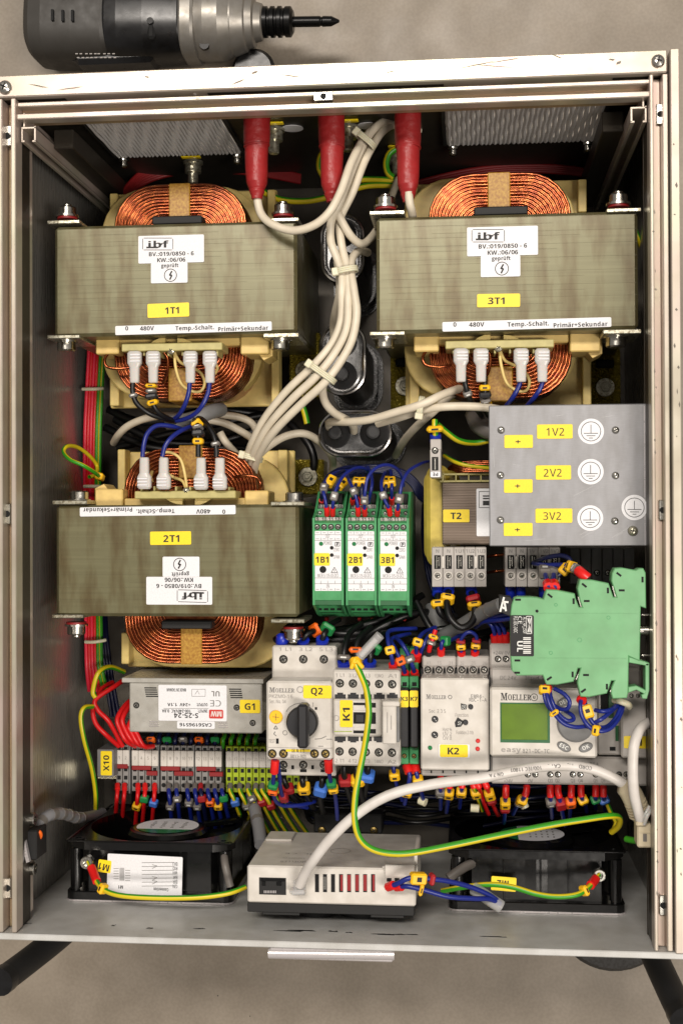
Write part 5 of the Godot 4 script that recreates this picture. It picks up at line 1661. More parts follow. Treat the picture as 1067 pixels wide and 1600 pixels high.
# ---------- fans ----------
func fan(px: float, label: String, paper: bool) -> void:
	var zn := -0.074
	var at := Vector3(P(px, 1412, zn).x, plate_y, zn - 0.06)
	var t := thing("fan", label, "fan", at, "square black fans standing on the bottom plate")
	var F := Transform3D(Basis(Vector3(1.01, 0, 0), Vector3(0, 0, -1), Vector3(0, 1.12, 0)), at)
	var s := Shape.new()
	s.t = F
	var sq := PackedVector2Array()
	for p in stadium(Vector3.ZERO, 0.06, 0.06, 0.006, 3):
		sq.push_back(Vector2(p.x, p.y))
	s.prism(sq, 0.0012, 0.0065, 0.0006)
	part(s, "base_flange", M.black, t)
	s = Shape.new()
	s.t = F
	var sq2 := PackedVector2Array()
	for p in sq:
		sq2.push_back(p * 1.01)
	s.prism(sq2, 0.0002, 0.0012, 0.0)
	part(s, "gasket", M.silver, t)
	s = Shape.new()
	s.t = F
	# barrel with flat sides and cut corners
	var oct := PackedVector2Array()
	for p in [[0.056, 0.038], [0.038, 0.056], [-0.038, 0.056], [-0.056, 0.038], [-0.056, -0.038], [-0.044, -0.056], [0.044, -0.056], [0.056, -0.038]]:
		oct.push_back(Vector2(p[0], p[1]))
	var r0 := PackedVector3Array()
	var r1 := PackedVector3Array()
	for p in oct:
		r0.push_back(Vector3(p.x, p.y, 0.0065))
		r1.push_back(Vector3(p.x, p.y, 0.033))
	s.loft([r0, r1], false, false, true)
	for xx in [-0.022, 0.022, 0.003]:
		s.box(Vector3(xx, -0.0565, 0.02), Vector3(0.0012, 0.002, 0.026), 0.0002)
	for q in [[-1, -1], [1, -1], [-1, 1], [1, 1]]:
		s.lathe([[0.0045, 0.0065], [0.0045, 0.033]], Vector3(q[0] * 0.0535, q[1] * 0.0535, 0), Basis(), 12)
	part(s, "housing", M.black, t)
	# upper flange: square outside, round inside
	s = Shape.new()
	s.t = F
	var seg := 48
	for i in seg:
		var pts := []
		for q in [i, i + 1]:
			var a: float = TAU * q / seg
			var d := Vector2(cos(a), sin(a))
			var far := 0.06 / maxf(absf(d.x), absf(d.y))
			far = minf(far, 0.0785)
			pts.append([d * 0.0565, d * far])
		var A: Vector2 = pts[0][0]
		var B: Vector2 = pts[1][0]
		var C: Vector2 = pts[1][1]
		var D: Vector2 = pts[0][1]
		s.poly([Vector3(A.x, A.y, 0.038), Vector3(B.x, B.y, 0.038), Vector3(C.x, C.y, 0.038), Vector3(D.x, D.y, 0.038)], Vector3.BACK)
		s.poly([Vector3(A.x, A.y, 0.033), Vector3(B.x, B.y, 0.033), Vector3(C.x, C.y, 0.033), Vector3(D.x, D.y, 0.033)], Vector3.FORWARD)
		s.poly([Vector3(D.x, D.y, 0.033), Vector3(C.x, C.y, 0.033), Vector3(C.x, C.y, 0.038), Vector3(D.x, D.y, 0.038)], Vector3(C.x + D.x, C.y + D.y, 0))
		s.poly([Vector3(A.x, A.y, 0.004), Vector3(B.x, B.y, 0.004), Vector3(B.x, B.y, 0.038), Vector3(A.x, A.y, 0.038)], -Vector3(A.x, A.y, 0))
	part(s, "upper_flange", M.black, t)
	s = Shape.new()
	s.t = F
	for q in [[0.0, 0.0596, 0.119, 0.0016], [0.0, -0.0596, 0.119, 0.0016], [0.0596, 0.0, 0.0016, 0.117], [-0.0596, 0.0, 0.0016, 0.117]]:
		s.box(Vector3(q[0], q[1], 0.0384), Vector3(q[2], q[3], 0.0012), 0.0004)
	for q in [[1, 1], [-1, 1], [1, -1], [-1, -1]]:
		s.lathe([[0.0045, 0.0378], [0.0045, 0.0388], [0.0022, 0.0388], [0.0022, 0.0375]], Vector3(q[0] * 0.0525, q[1] * 0.0525, 0), Basis(), 14, false, false)
	part(s, "flange_rim", M.black, t)
	s = Shape.new()
	s.t = F
	s.lathe([[0.03, 0.005], [0.03, 0.033], [0.028, 0.0355], [0.0255, 0.0362], [0.0, 0.0362]], Vector3.ZERO, Basis(), 40)
	var hub := part(s, "hub", M.black, t)
	s = Shape.new()
	s.t = F
	var green := Shape.new()
	green.t = F
	for i in 40:
		var a := TAU * i / 40
		var b := TAU * (i + 1) / 40
		var mid := sin((a + b) / 2) if paper else cos((a + b) / 2)
		var is_green: bool = mid < -0.45
		var p := Vector3(cos(a) * 0.0232, sin(a) * 0.0232, 0.0365)
		var q := Vector3(cos(b) * 0.0232, sin(b) * 0.0232, 0.0365)
		var foot := Vector3(clampf(p.x, -0.0105, 1), clampf(p.y, -0.0105, 1), p.z)
		if is_green:
			var lim := -0.0105
			var e := Vector3(p.x, lim, p.z) if paper else Vector3(lim, p.y, p.z)
			var f := Vector3(q.x, lim, q.z) if paper else Vector3(lim, q.y, q.z)
			green.poly([p, q, f, e], Vector3.BACK)
			s.poly([Vector3(0, 0, 0.0365), e, f], Vector3.BACK)
		else:
			s.poly([Vector3(0, 0, 0.0365), p, q], Vector3.BACK)
	parts([[s, M.paper], [green, M.led_green]], "hub_label", hub)
	var ink := Shape.new()
	ink.t = F
	for i in 5:
		for j in 4:
			var ww := 0.0015 + 0.0018 * rng.randf()
			var cc := Vector2(-0.012 + j * 0.0078 + rng.randf() * 0.001, 0.011 - i * 0.0042)
			if not paper:
				cc = Vector2(cc.y + 0.004, cc.x)
			ink.box(Vector3(cc.x, cc.y, 0.0367), Vector3(ww if paper else 0.0012, 0.0012 if paper else ww, 0.0002), 0.0)
	part(ink, "label_print", M.ink_grey, hub)
	for i in 7:
		s = Shape.new()
		s.t = F
		var a := TAU * i / 7 + 0.3
		var pr := []
		for r in [0.029, 0.0555]:
			for da in [-0.3, 0.35]:
				var zz: float = 0.012 if da < 0 else 0.03
				pr.append(Vector3(cos(a + da) * r, sin(a + da) * r, zz))
		s.poly([pr[0], pr[1], pr[3], pr[2]], Vector3.BACK)
		s.poly([pr[0] - Vector3(0, 0, 0.0015), pr[1] - Vector3(0, 0, 0.0015), pr[3] - Vector3(0, 0, 0.0015), pr[2] - Vector3(0, 0, 0.0015)], Vector3.FORWARD)
		part(s, "blade", M.black, t)
	# strut to the hub and its cable
	s = Shape.new()
	s.t = F
	s.box(Vector3(0.04, 0.028, 0.0345), Vector3(0.04, 0.006, 0.004), 0.001, Basis(Vector3.BACK, 0.6))
	part(s, "strut", M.black, t)
	for q in [[-1, -1], [1, -1]]:
		s = Shape.new()
		s.t = F
		s.lathe([[0.0052, 0.0065], [0.0052, 0.0078], [0.0042, 0.0078], [0.0042, 0.0105], [0.002, 0.011], [0.002, 0.019], [0.0014, 0.0196]], Vector3(q[0] * 0.052, q[1] * 0.0515, 0), Basis(), 14)
		part(s, "base_bolt", M.steel, t)
	var z := zn + 0.0036
	if paper:
		var st := sticker(t, 168, 1337, 285, 1397, z, "paper", [["Connection", 252, 1390, 3.4, 23, 180], ["M1", 189, 1386, 3, 7, 180]], "wiring_label", -1.5)
		var l := []
		for i in 7:
			l.append_array([222, 1348 + i * 6.1, 272, 1347.5 + i * 6.1])
			if i in [1, 4, 5]:
				l.append_array([238, 1351 + i * 6.1, 246, 1347 + i * 6.1, 238, 1345 + i * 6.1, 246, 1347 + i * 6.1])
		for i in 5:
			l.append_array([178, 1357 + i * 4, 186, 1357 + i * 4, 196, 1360 + i * 4, 204, 1360 + i * 4, 188 + i * 1.5, 1356, 188 + i * 1.5, 1376])
		ink_lines(st, l, z + 0.0005, 0.7, "ink_grey")
		for i in 6:
			text(st, "BU RD WH BK BR GN".split(" ")[i], 274, 1350 + i * 7, 2.6, z + 0.0006, "ink", 7, 180)
		sticker(t, 154, 1344, 174, 1363, z + 0.0003, "yellow_label", [["M1", 163, 1355, 10, 16, 172]], "yellow_tag", -6)
	else:
		sticker(t, 767, 1370, 806, 1392, z, "yellow_label", [["M2", 785, 1381, 11, 18, 180]], "yellow_tag", -3)

# ---------- bottom middle ----------
func network_module() -> void:
	var zf := -0.028
	var t := thing("network_module", "white network coupler box lying at the bottom, vents and socket facing out", "module", P(517, 1425, zf - 0.045))
	var a := P(386.5, 1410, zf)
	var b := P(649, 1358, zf)
	var zb := zf - 0.095
	var s := Shape.new()
	s.span(Vector3(a.x, a.y, zb), Vector3(b.x, b.y, zf), 0.0011)
	var body := part(s, "housing", M.white, t)
	var base_y := a.y - 0.0065
	s = Shape.new()
	s.span(Vector3(a.x, base_y, zb), Vector3(b.x - 0.001, a.y - 0.0002, zf - 0.0005), 0.0005)
	s.span(Vector3(a.x + 0.01, base_y - 0.002, zb), Vector3(a.x + 0.035, base_y, zf - 0.002), 0.0003)
	s.span(Vector3(b.x - 0.03, base_y - 0.002, zb), Vector3(b.x - 0.008, base_y, zf - 0.002), 0.0003)
	part(s, "base", M.black_matt, t)
	for f in [0.38, 0.66]:
		s = Shape.new()
		s.lathe([[0.012, base_y], [0.017, base_y - 0.003], [0.017, plate_y + 0.0005]], Vector3(lerpf(a.x, b.x, f), 0, zf - 0.038), Basis(Vector3.RIGHT, -PI / 2), 28)
		part(s, "round_foot", M.rubber, t)
	var top := b.y
	# on its upper side: clip, notch, print
	s = Shape.new()
	s.span(Vector3(a.x + 0.002, top, zb + 0.006), Vector3(a.x + 0.021, top + 0.0018, zb + 0.03), 0.0005)
	s.span(Vector3(b.x - 0.022, top, zf - 0.022), Vector3(b.x - 0.0005, top + 0.0015, zf + 0.0002), 0.0004)
	s.span(Vector3(b.x - 0.0015, top - 0.012, zf - 0.05), Vector3(b.x + 0.0008, top + 0.009, zf - 0.012), 0.0004)
	part(s, "clip", M.white, body)
	var put := func(said: String, x: float, z: float, h: float, w: float) -> void:
		var o := text(body, said, 500, 1358, h, zf, "ink_pale", w)
		var m: TextMesh = o.mesh
		var bb := m.get_aabb()
		var sx: float = o.transform.basis.x.length()
		var B := Basis(Vector3(-1, 0, 0), Vector3(0, 0, 1), Vector3(0, 1, 0))
		o.transform = Transform3D(B * Basis.from_scale(Vector3(sx, 1, 1)), Vector3(x, top + 0.0003, z) - O - B * Vector3(bb.get_center().x * sx, bb.get_center().y, 0))
	put.call("MOELLER", P(455, 1353, zf).x, zf - 0.011, 9.0, 42.0)
	put.call("EASY204-DP", P(452, 1353, zf).x, zf - 0.02, 5.0, 36.0)
	put.call("UL  CE", P(460, 1353, zf).x, zf - 0.032, 7.0, 50.0)
	put.call("POW  BUS", P(620, 1353, zf).x, zf - 0.028, 4.5, 40.0)
	s = Shape.new()
	s.t = Transform3D(Basis(Vector3(1, 0, 0), Vector3(0, 0, -1), Vector3(0, 1, 0)), Vector3(lerpf(a.x, b.x, 0.52), top + 0.0003, zf - 0.042))
	for i in 28:
		var p := Vector3(cos(TAU * i / 28), sin(TAU * i / 28), 0)
		var q := Vector3(cos(TAU * (i + 1) / 28), sin(TAU * (i + 1) / 28), 0)
		s.poly([p * 0.0066, q * 0.0066, q * 0.0072, p * 0.0072], Vector3.BACK)
	part(s, "moulded_ring", M.white_grey, body)
	# front: socket, vents, plug terminals
	s = Shape.new()
	bx(s, 405, 1371.5, 447, 1398, zf - 0.004, zf + 0.0003, 0.0)
	var sock := part(s, "network_socket", M.black_matt, body)
	s = Shape.new()
	for i in 8:
		bx(s, 412.5 + i * 2.5, 1391.5, 413.8 + i * 2.5, 1395.5, zf, zf + 0.0007, 0.0)
	part(s, "socket_contact", M.silver, sock)
	s = Shape.new()
	bx(s, 407, 1373, 445, 1377, zf, zf + 0.001, 0.0002)
	bx(s, 409, 1377, 415, 1384, zf, zf + 0.001, 0.0002)
	bx(s, 432, 1377, 440, 1384, zf, zf + 0.001, 0.0002)
	part(s, "socket_edge", M.black, sock)
	for i in 8:
		s = Shape.new()
		var x: float = 492.2 + i * 12.5
		bx(s, x, 1366, x + 6.2, 1394, zf - 0.004, zf + 0.0003, 0.0)
		var v := part(s, "vent", M.hole, body)
		s = Shape.new()
		if i > 2:
			bx(s, x + (2.2 if i in [3, 7] else 0.4), 1367, x + 5.8, 1392, zf - 0.003, zf + 0.0006, 0.0)
			part(s, "red_board_edge", M.dark_red, v)
		elif i == 1:
			bx(s, x + 1, 1370, x + 5, 1390, zf - 0.003, zf + 0.0006, 0.0)
			part(s, "metal_part", M.steel, v)
	s = Shape.new()
	bx(s, 601, 1352, 648, 1391, zf - 0.01, zf + 0.003, 0.0006)
	var plug := part(s, "supply_plug", M.white, t)
	s = Shape.new()
	for i in 3:
		bx(s, 604 + i * 12.2, 1372, 611.5 + i * 12.2, 1377.5, zf, zf + 0.0033, 0.0)
		bx(s, 604 + i * 12.2, 1381, 611.5 + i * 12.2, 1389, zf, zf + 0.0033, 0.0)
	part(s, "plug_opening", M.hole, plug)

func network_cable() -> void:
	var z := 0.004
	var t := thing("network_cable", "white network cable sweeping from the coupler's clear plug to the right rail", "cable", P(470, 1390, -0.02))
	var pts := path([468, 1383, -0.02, 478, 1362, -0.014, 492, 1341, -0.006, 515, 1312, 0.0, 548, 1280, 0.002, 588, 1252, 0.002, 630, 1235, 0.0, 690, 1223, -0.006, 750, 1216, -0.012, 800, 1206, -0.016, 845, 1198, -0.018, 890, 1197, -0.02, 925, 1202, -0.022, 955, 1214, -0.024, 978, 1228, -0.026])
	var s := Shape.new()
	s.tube(pts, 0.0034, 12)
	part(s, "jacket", M.white_cable, t)
	s = Shape.new()
	s.tube(path([972, 1224, -0.026, 983, 1236, -0.027, 993, 1256, -0.028, 1001, 1278, -0.03]), 0.007, 14, false, 0, TAU, 0, [0.0036, 0.0052, 0.0066, 0.007, 0.007, 0.007, 0.0072, 0.0072, 0.0072, 0.0072, 0.0072, 0.0068, 0.0066, 0.0064, 0.0064, 0.006, 0.006, 0.0058, 0.0056])
	var boot := part(s, "strain_relief", M.boot_beige, t)
	s = Shape.new()
	for f in [0.55, 0.63, 0.71, 0.79, 0.87]:
		s.tube(piece(path([972, 1224, -0.026, 983, 1236, -0.027, 993, 1256, -0.028, 1001, 1278, -0.03]), f, f + 0.035), 0.0074, 14)
	part(s, "relief_rib", M.boot_beige, boot)
	s = Shape.new()
	bx(s, 458, 1376, 477, 1399, -0.045, -0.024, 0.0008)
	s.box(P(466, 1393, -0.018), Vector3(0.0085, 0.003, 0.006), 0.0006, Basis(Vector3.BACK, 0.1))
	part(s, "clear_plug", M.clear, t)
	s = Shape.new()
	bx(s, 452, 1391, 476, 1397, -0.03, -0.021, 0.0006)
	part(s, "plug_latch", M.sleeve, t)
	# printing along the jacket
	var words := ["GN 7 A", "100/IEC 11801", "CAT 5e", "HG", "CORD"]
	var spots := [[775, 1212, -172], [822, 1203, -174], [862, 1198.5, -178], [890, 1197.5, 178], [914, 1200.5, 172]]
	for i in 5:
		text(t, words[i], spots[i][0], spots[i][1] - 1.5, 4.4, -0.0095 - 0.003 * minf(i, 2.5), "ink", [22, 48, 26, 9, 20][i], spots[i][2])
	t = thing("patch_cable", "white patch cable hanging down along the right rail to a pale plug", "cable", P(1004, 1290, -0.03))
	s = Shape.new()
	s.tube(path([1016, 1128, -0.03, 1003, 1135, -0.018, 994, 1150, -0.011, 989, 1172, -0.008, 988, 1205, -0.008, 990, 1240, -0.011, 997, 1270, -0.017, 1003, 1290, -0.022]), 0.0034, 12)
	part(s, "jacket", M.white_cable, t)
	s = Shape.new()
	bx(s, 995, 1287, 1022, 1325, -0.035, -0.018, 0.001)
	bx(s, 993, 1284, 1007, 1292, -0.03, -0.016, 0.001)
	bx(s, 999, 1300, 1020, 1302, -0.02, -0.0174, 0.0002)
	part(s, "plug", M.boot_beige, t)
	s = Shape.new()
	bx(s, 1004, 1303, 1010, 1315, -0.02, -0.0177, 0.0)
	part(s, "latch_slot", M.mark_grey, t)
	s = Shape.new()
	s.tube(path([1003, 1285, -0.018, 1008, 1272, -0.016, 1014, 1260, -0.018]), 0.0013, 7)
	s.tube(path([1006, 1288, -0.016, 1011, 1274, -0.013, 1018, 1264, -0.018]), 0.0013, 7)
	part(s, "clear_wrap", M.sleeve, t)

func door_switch() -> void:
	var t := thing("door_switch", "small black door switch with roller lever on a steel bracket at lower left", "switch", P(45, 1320, -0.03))
	var s := Shape.new()
	bx(s, 31, 1267, 37, 1379, -0.04, -0.018, 0.0005)
	part(s, "bracket", M.zinc, t)
	s = Shape.new()
	bx(s, 37, 1298, 58, 1344, -0.045, -0.024, 0.0008)
	part(s, "switch_body", M.black_matt, t)
	var B := Basis(Vector3.UP, PI / 2)
	for e in [[37, 1279.5, 11.0, 0.008], [37, 1357, 10.5, 0.008], [50, 1312, 6.5, 0.004], [51, 1333, 6.0, 0.004]]:
		s = Shape.new()
		var k: float = e[2] * 0.00042
		var base := P(e[0], e[1], -0.03)
		s.lathe([[k * 1.25, 0.0], [k * 1.25, 0.0012], [k, 0.0012], [k, e[3]], [k * 0.9, e[3] + 0.0006], [k * 0.5, e[3] + 0.0006]], base, B, 22, true, false)
		s.lathe([[k * 0.5, e[3] + 0.0006], [k * 0.5, e[3] - 0.002], [0.0, e[3] - 0.002]], base, B, 6, false)
		part(s, "socket_screw", M.steel, t)
	s = Shape.new()
	cyl(s, 30, 1315, -0.03, -0.018, 6, 0.0006)
	part(s, "roller", M.paper, t)
	s = Shape.new()
	s.prism(outline([33, 1314, 39, 1313, 46, 1347, 41, 1349], -0.018), -0.022, -0.018, 0.0004)
	part(s, "lever", M.silver, t)
	sticker(t, 25.5, 1253, 34, 1304, -0.016, "yellow_label", [["S1", 29.5, 1278, 6, 14, 90]], "yellow_tag")
	s = Shape.new()
	s.tube(path([56, 1302, -0.03, 62, 1300, -0.03, 64, 1306, -0.032, 60, 1312, -0.034], 4), 0.0015, 8)
	part(s, "orange_cap", M.mark_orange, t)
	wire("corrugated_hose", "grey spiral cable wrap leading from the door switch to the back", [58, 1298, -0.04, 66, 1282, -0.05, 82, 1272, -0.06, 102, 1272, -0.08, 122, 1278, -0.11, 140, 1276, -0.14, 160, 1270, -0.17], 0.0042, "hose", [["spiral_band", 0.05, 0.09, 1.08, "mark_grey"], ["spiral_band", 0.15, 0.19, 1.08, "mark_grey"], ["spiral_band", 0.25, 0.29, 1.08, "mark_grey"], ["spiral_band", 0.36, 0.4, 1.08, "mark_grey"], ["spiral_band", 0.48, 0.52, 1.08, "mark_grey"], ["spiral_band", 0.6, 0.64, 1.08, "mark_grey"]], "", "hose")

# ---------- the drill ----------
func drill() -> void:
	var z := -0.255
	var axis0 := P(52, 40, z)
	var axis1 := P(528, 33, z)
	var L := axis0.distance_to(axis1)
	var t := thing("power_drill", "scuffed grey and black power screwdriver lying on the concrete floor above the cabinet", "power tool", Vector3(axis0.x, axis0.y, -FRONT))
	var dx := (axis1 - axis0).normalized()
	var B := Basis(dx.cross(Vector3.BACK), Vector3.BACK, dx).orthonormalized()
	B = Basis(B.x, B.y, dx)
	var k := per(290, 40, z)
	var prof := func(list: Array, m: String, called: String, seg := 40, sq := 2.0, parent: Node = null) -> MeshInstance3D:
		var s := Shape.new()
		var rings := []
		for e in list:
			var r := PackedVector3Array()
			for i in seg:
				var a := TAU * i / seg
				var q := Vector2(cos(a), sin(a))
				var f := pow(pow(absf(q.x), sq) + pow(absf(q.y), sq), -1.0 / sq)
				r.push_back(axis0 + dx * (e[0] - 52) * k + (B.x * q.x + B.y * q.y) * f * e[1] * k)
			rings.append(r)
		s.loft(rings)
		return part(s, called, M[m], parent if parent else t)
	prof.call([[52, 44], [56, 52], [64, 59], [84, 62], [130, 62], [175, 60], [182, 58]], "drill_grey", "motor_cover", 44, 3.2)
	var bk := prof.call([[172, 56], [182, 60.5], [200, 62], [240, 62], [272, 60], [292, 58], [298, 55]], "drill_black", "grip_housing", 44, 2.8)
	prof.call([[294, 58], [297, 60], [312, 60], [316, 58], [318, 50]], "drill_metal", "gearbox_collar", 44, 2.6)
	prof.call([[314, 56], [330, 58], [352, 57], [368, 50], [370, 50], [388, 43], [390, 39], [400, 37], [402, 30], [412, 27], [414, 24]], "drill_metal", "gearbox", 44)
	prof.call([[412, 20], [414, 23], [420, 23], [421.5, 20], [424, 20], [425.5, 23], [431, 23], [432.5, 20], [435, 20], [436.5, 23], [442, 23], [443, 20], [446, 20], [448, 22.5], [456, 22.5], [460, 16]], "chuck", "chuck", 30)
	var bit := prof.call([[456, 8.5], [500, 8.5], [502, 7], [503, 7], [505, 8.5], [518, 8], [526, 4], [530, 2]], "drill_metal", "screw_bit", 6)
	bit.material_override = M.chuck
	var s := Shape.new()
	for e in [[88, -4], [104, -4], [119, -4], [88, 30], [104, 31], [119, 31]]:
		var c := P(e[0], e[1], z + 0.027)
		s.box(c, Vector3(0.0022, 0.0095, 0.02), 0.0003)
	pieces(s, "vent_slot", M.hole, t)
	s = Shape.new()
	s.box(P(237, 45, z + 0.0305), Vector3(0.007, 0.018, 0.006), 0.003)
	part(s, "bolt_recess", M.hole, bk)
	s = Shape.new()
	s.lathe([[0.0028, 0.0], [0.0028, 0.003], [0.0015, 0.003]], P(236, 34, z + 0.0325), Basis(), 14)
	part(s, "housing_bolt", M.chuck, bk)
	s = Shape.new()
	s.lathe([[0.004, 0.0], [0.004, 0.004], [0.002, 0.004]], P(321, 72, z + 0.016), Basis(), 16)
	part(s, "gearbox_screw", M.chuck, t)
	s = Shape.new()
	s.box(P(185, 96, z + 0.0), Vector3(0.07, 0.012, 0.03), 0.004)
	part(s, "lower_shell", M.drill_black, t)
	s = Shape.new()
	s.prism(outline([98, 72, 118, 72, 140, 78, 132, 96, 100, 92], z + 0.012), z - 0.01, z + 0.012, 0.002)
	part(s, "lower_vent", M.drill_black, t)
	for e in [[150, 84, 62], [150, 90, 56]]:
		s = Shape.new()
		for i in 9:
			s.box(P(e[0] - e[2] / 2 + i * 7 + rng.randf() * 3, e[1], z + 0.0255), Vector3(0.0022, 0.0008, 0.0004), 0.0)
		part(s, "type_print", M.ink_pale, t)
	s = Shape.new()
	cyl(s, 395, 108, z - 0.05, z - 0.01, 34, 0.003, 30)
	part(s, "handle_foot", M.drill_black, t)

# ---------- wires ----------
const NTH := ["first", "second", "third", "fourth", "fifth", "sixth", "seventh", "eighth", "ninth", "tenth", "eleventh", "twelfth", "thirteenth", "fourteenth", "fifteenth", "sixteenth", "seventeenth", "eighteenth", "nineteenth", "twentieth"]

func mk(f0: float, f1: float, m: String, k := 1.75) -> Array:
	var mid := (f0 + f1) / 2
	var half := (f1 - f0) * 0.38
	return ["wire_marker", mid - half, mid + half, 1.0 + (k - 1.0) * 0.72, "mark_" + m, 6]
func fer(f0: float, f1: float, m := "red", k := 1.55) -> Array:
	return ["ferrule", f0, f1, k, "ferrule_" + m]

func transformer_wires() -> void:
	var G := "wires on the transformer terminals"
	var b := 0.00165
	var z := -0.066
	wire("black_wire", "black wire with a white 0 marker on the 1T1 transformer's first connector", [208, 596, z, 208, 612, z, 214, 630, z, 232, 645, -0.068, 255, 654, -0.075, 272, 658, -0.085], b * 1.15, "wire_black", [mk(0.16, 0.24, "grey", 1.7)], G)
	wire("black_wire", "black wire with yellow and black markers on the 1T1 transformer's second connector", [237, 596, z, 237, 612, z, 240, 632, z, 250, 646, -0.07, 268, 656, -0.08, 284, 662, -0.09], b * 1.15, "wire_black", [mk(0.03, 0.1, "yellow", 2.3), mk(0.1, 0.18, "grey", 2.2), ["wire_marker", 0.18, 0.26, 2.2, "knob", 6], mk(0.26, 0.36, "yellow", 2.3)], G)
	wire("blue_wire", "blue wire on the 1T1 transformer's third connector", [297, 597, z, 295, 614, z, 289, 633, -0.068, 280, 648, -0.075, 270, 656, -0.085], b, "wire_blue", [], G)
	wire("blue_wire", "blue wire on the 1T1 transformer's fourth connector", [328, 597, z, 325, 615, z, 316, 634, -0.066, 303, 648, -0.07, 285, 656, -0.078, 268, 658, -0.086], b, "wire_blue", [], G)
	wire("blue_wire", "blue wire on the 2T1 transformer's first connector from the left", [223, 714, z, 225, 696, z, 231, 677, -0.068, 246, 665, -0.072, 268, 666, -0.078, 286, 671, -0.085], b, "wire_blue", [], G)
	wire("blue_wire", "blue wire on the 2T1 transformer's second connector from the left", [254, 714, z, 258, 698, z, 268, 684, -0.068, 285, 672, -0.075, 306, 664, -0.085], b, "wire_blue", [], G)
	wire("black_wire", "black wire with yellow markers on the 2T1 transformer's third connector", [310, 714, z, 310, 698, z, 310, 682, z, 309, 664, -0.07, 304, 655, -0.085], b * 1.15, "wire_black", [mk(0.2, 0.34, "yellow", 2.2), ["wire_marker", 0.35, 0.46, 2.1, "knob", 6], mk(0.47, 0.56, "grey", 2.1), mk(0.57, 0.7, "yellow", 2.2)], G)
	wire("black_wire", "black wire curving to the 2T1 transformer's last connector", [338, 714, z, 338, 698, z, 334, 680, -0.068, 325, 665, -0.072, 315, 655, -0.08, 300, 652, -0.09], b * 1.2, "wire_black", [mk(0.14, 0.22, "grey", 1.7)], G)
	z = -0.046
	wire("black_wire", "black wire under the beige cable at the 3T1 transformer's first connector", [725, 588, z, 727, 603, z, 732, 620, -0.05, 741, 634, -0.058, 752, 650, -0.075], b * 1.15, "wire_black", [mk(0.22, 0.33, "grey", 1.7)], G)
	wire("black_wire", "black wire with a striped marker on the 3T1 transformer's second connector", [757, 588, z, 757, 604, z, 758, 625, -0.05, 763, 645, -0.065], b * 1.15, "wire_black", [mk(0.15, 0.3, "yellow", 2.2), ["wire_marker", 0.31, 0.42, 2.1, "knob", 6], mk(0.43, 0.54, "grey", 2.1), mk(0.55, 0.72, "yellow", 2.2)], G)
	wire("blue_wire", "blue wire from the 3T1 transformer's third connector behind the cover", [814, 588, z, 810, 604, z, 800, 622, -0.048, 786, 640, -0.06], b, "wire_blue", [], G)
	wire("blue_wire", "blue wire from the 3T1 transformer's fourth connector behind the cover", [848, 588, z, 845, 604, z, 835, 620, -0.048, 818, 640, -0.06], b, "wire_blue", [], G)
	wire("grey_sleeve", "clear grey sleeve gathering the wires between the 1T1 and 2T1 transformers", [262, 660, -0.09, 285, 659, -0.088, 310, 652, -0.088, 332, 643, -0.095, 345, 640, -0.11], 0.0055, "grey", [], "", "sleeve")
	wire("grey_sleeve", "clear grey sleeve under the 3T1 transformer behind the cover's corner", [741, 648, -0.1, 748, 662, -0.085, 765, 672, -0.08, 790, 676, -0.085], 0.007, "mark_grey", [], "", "sleeve")

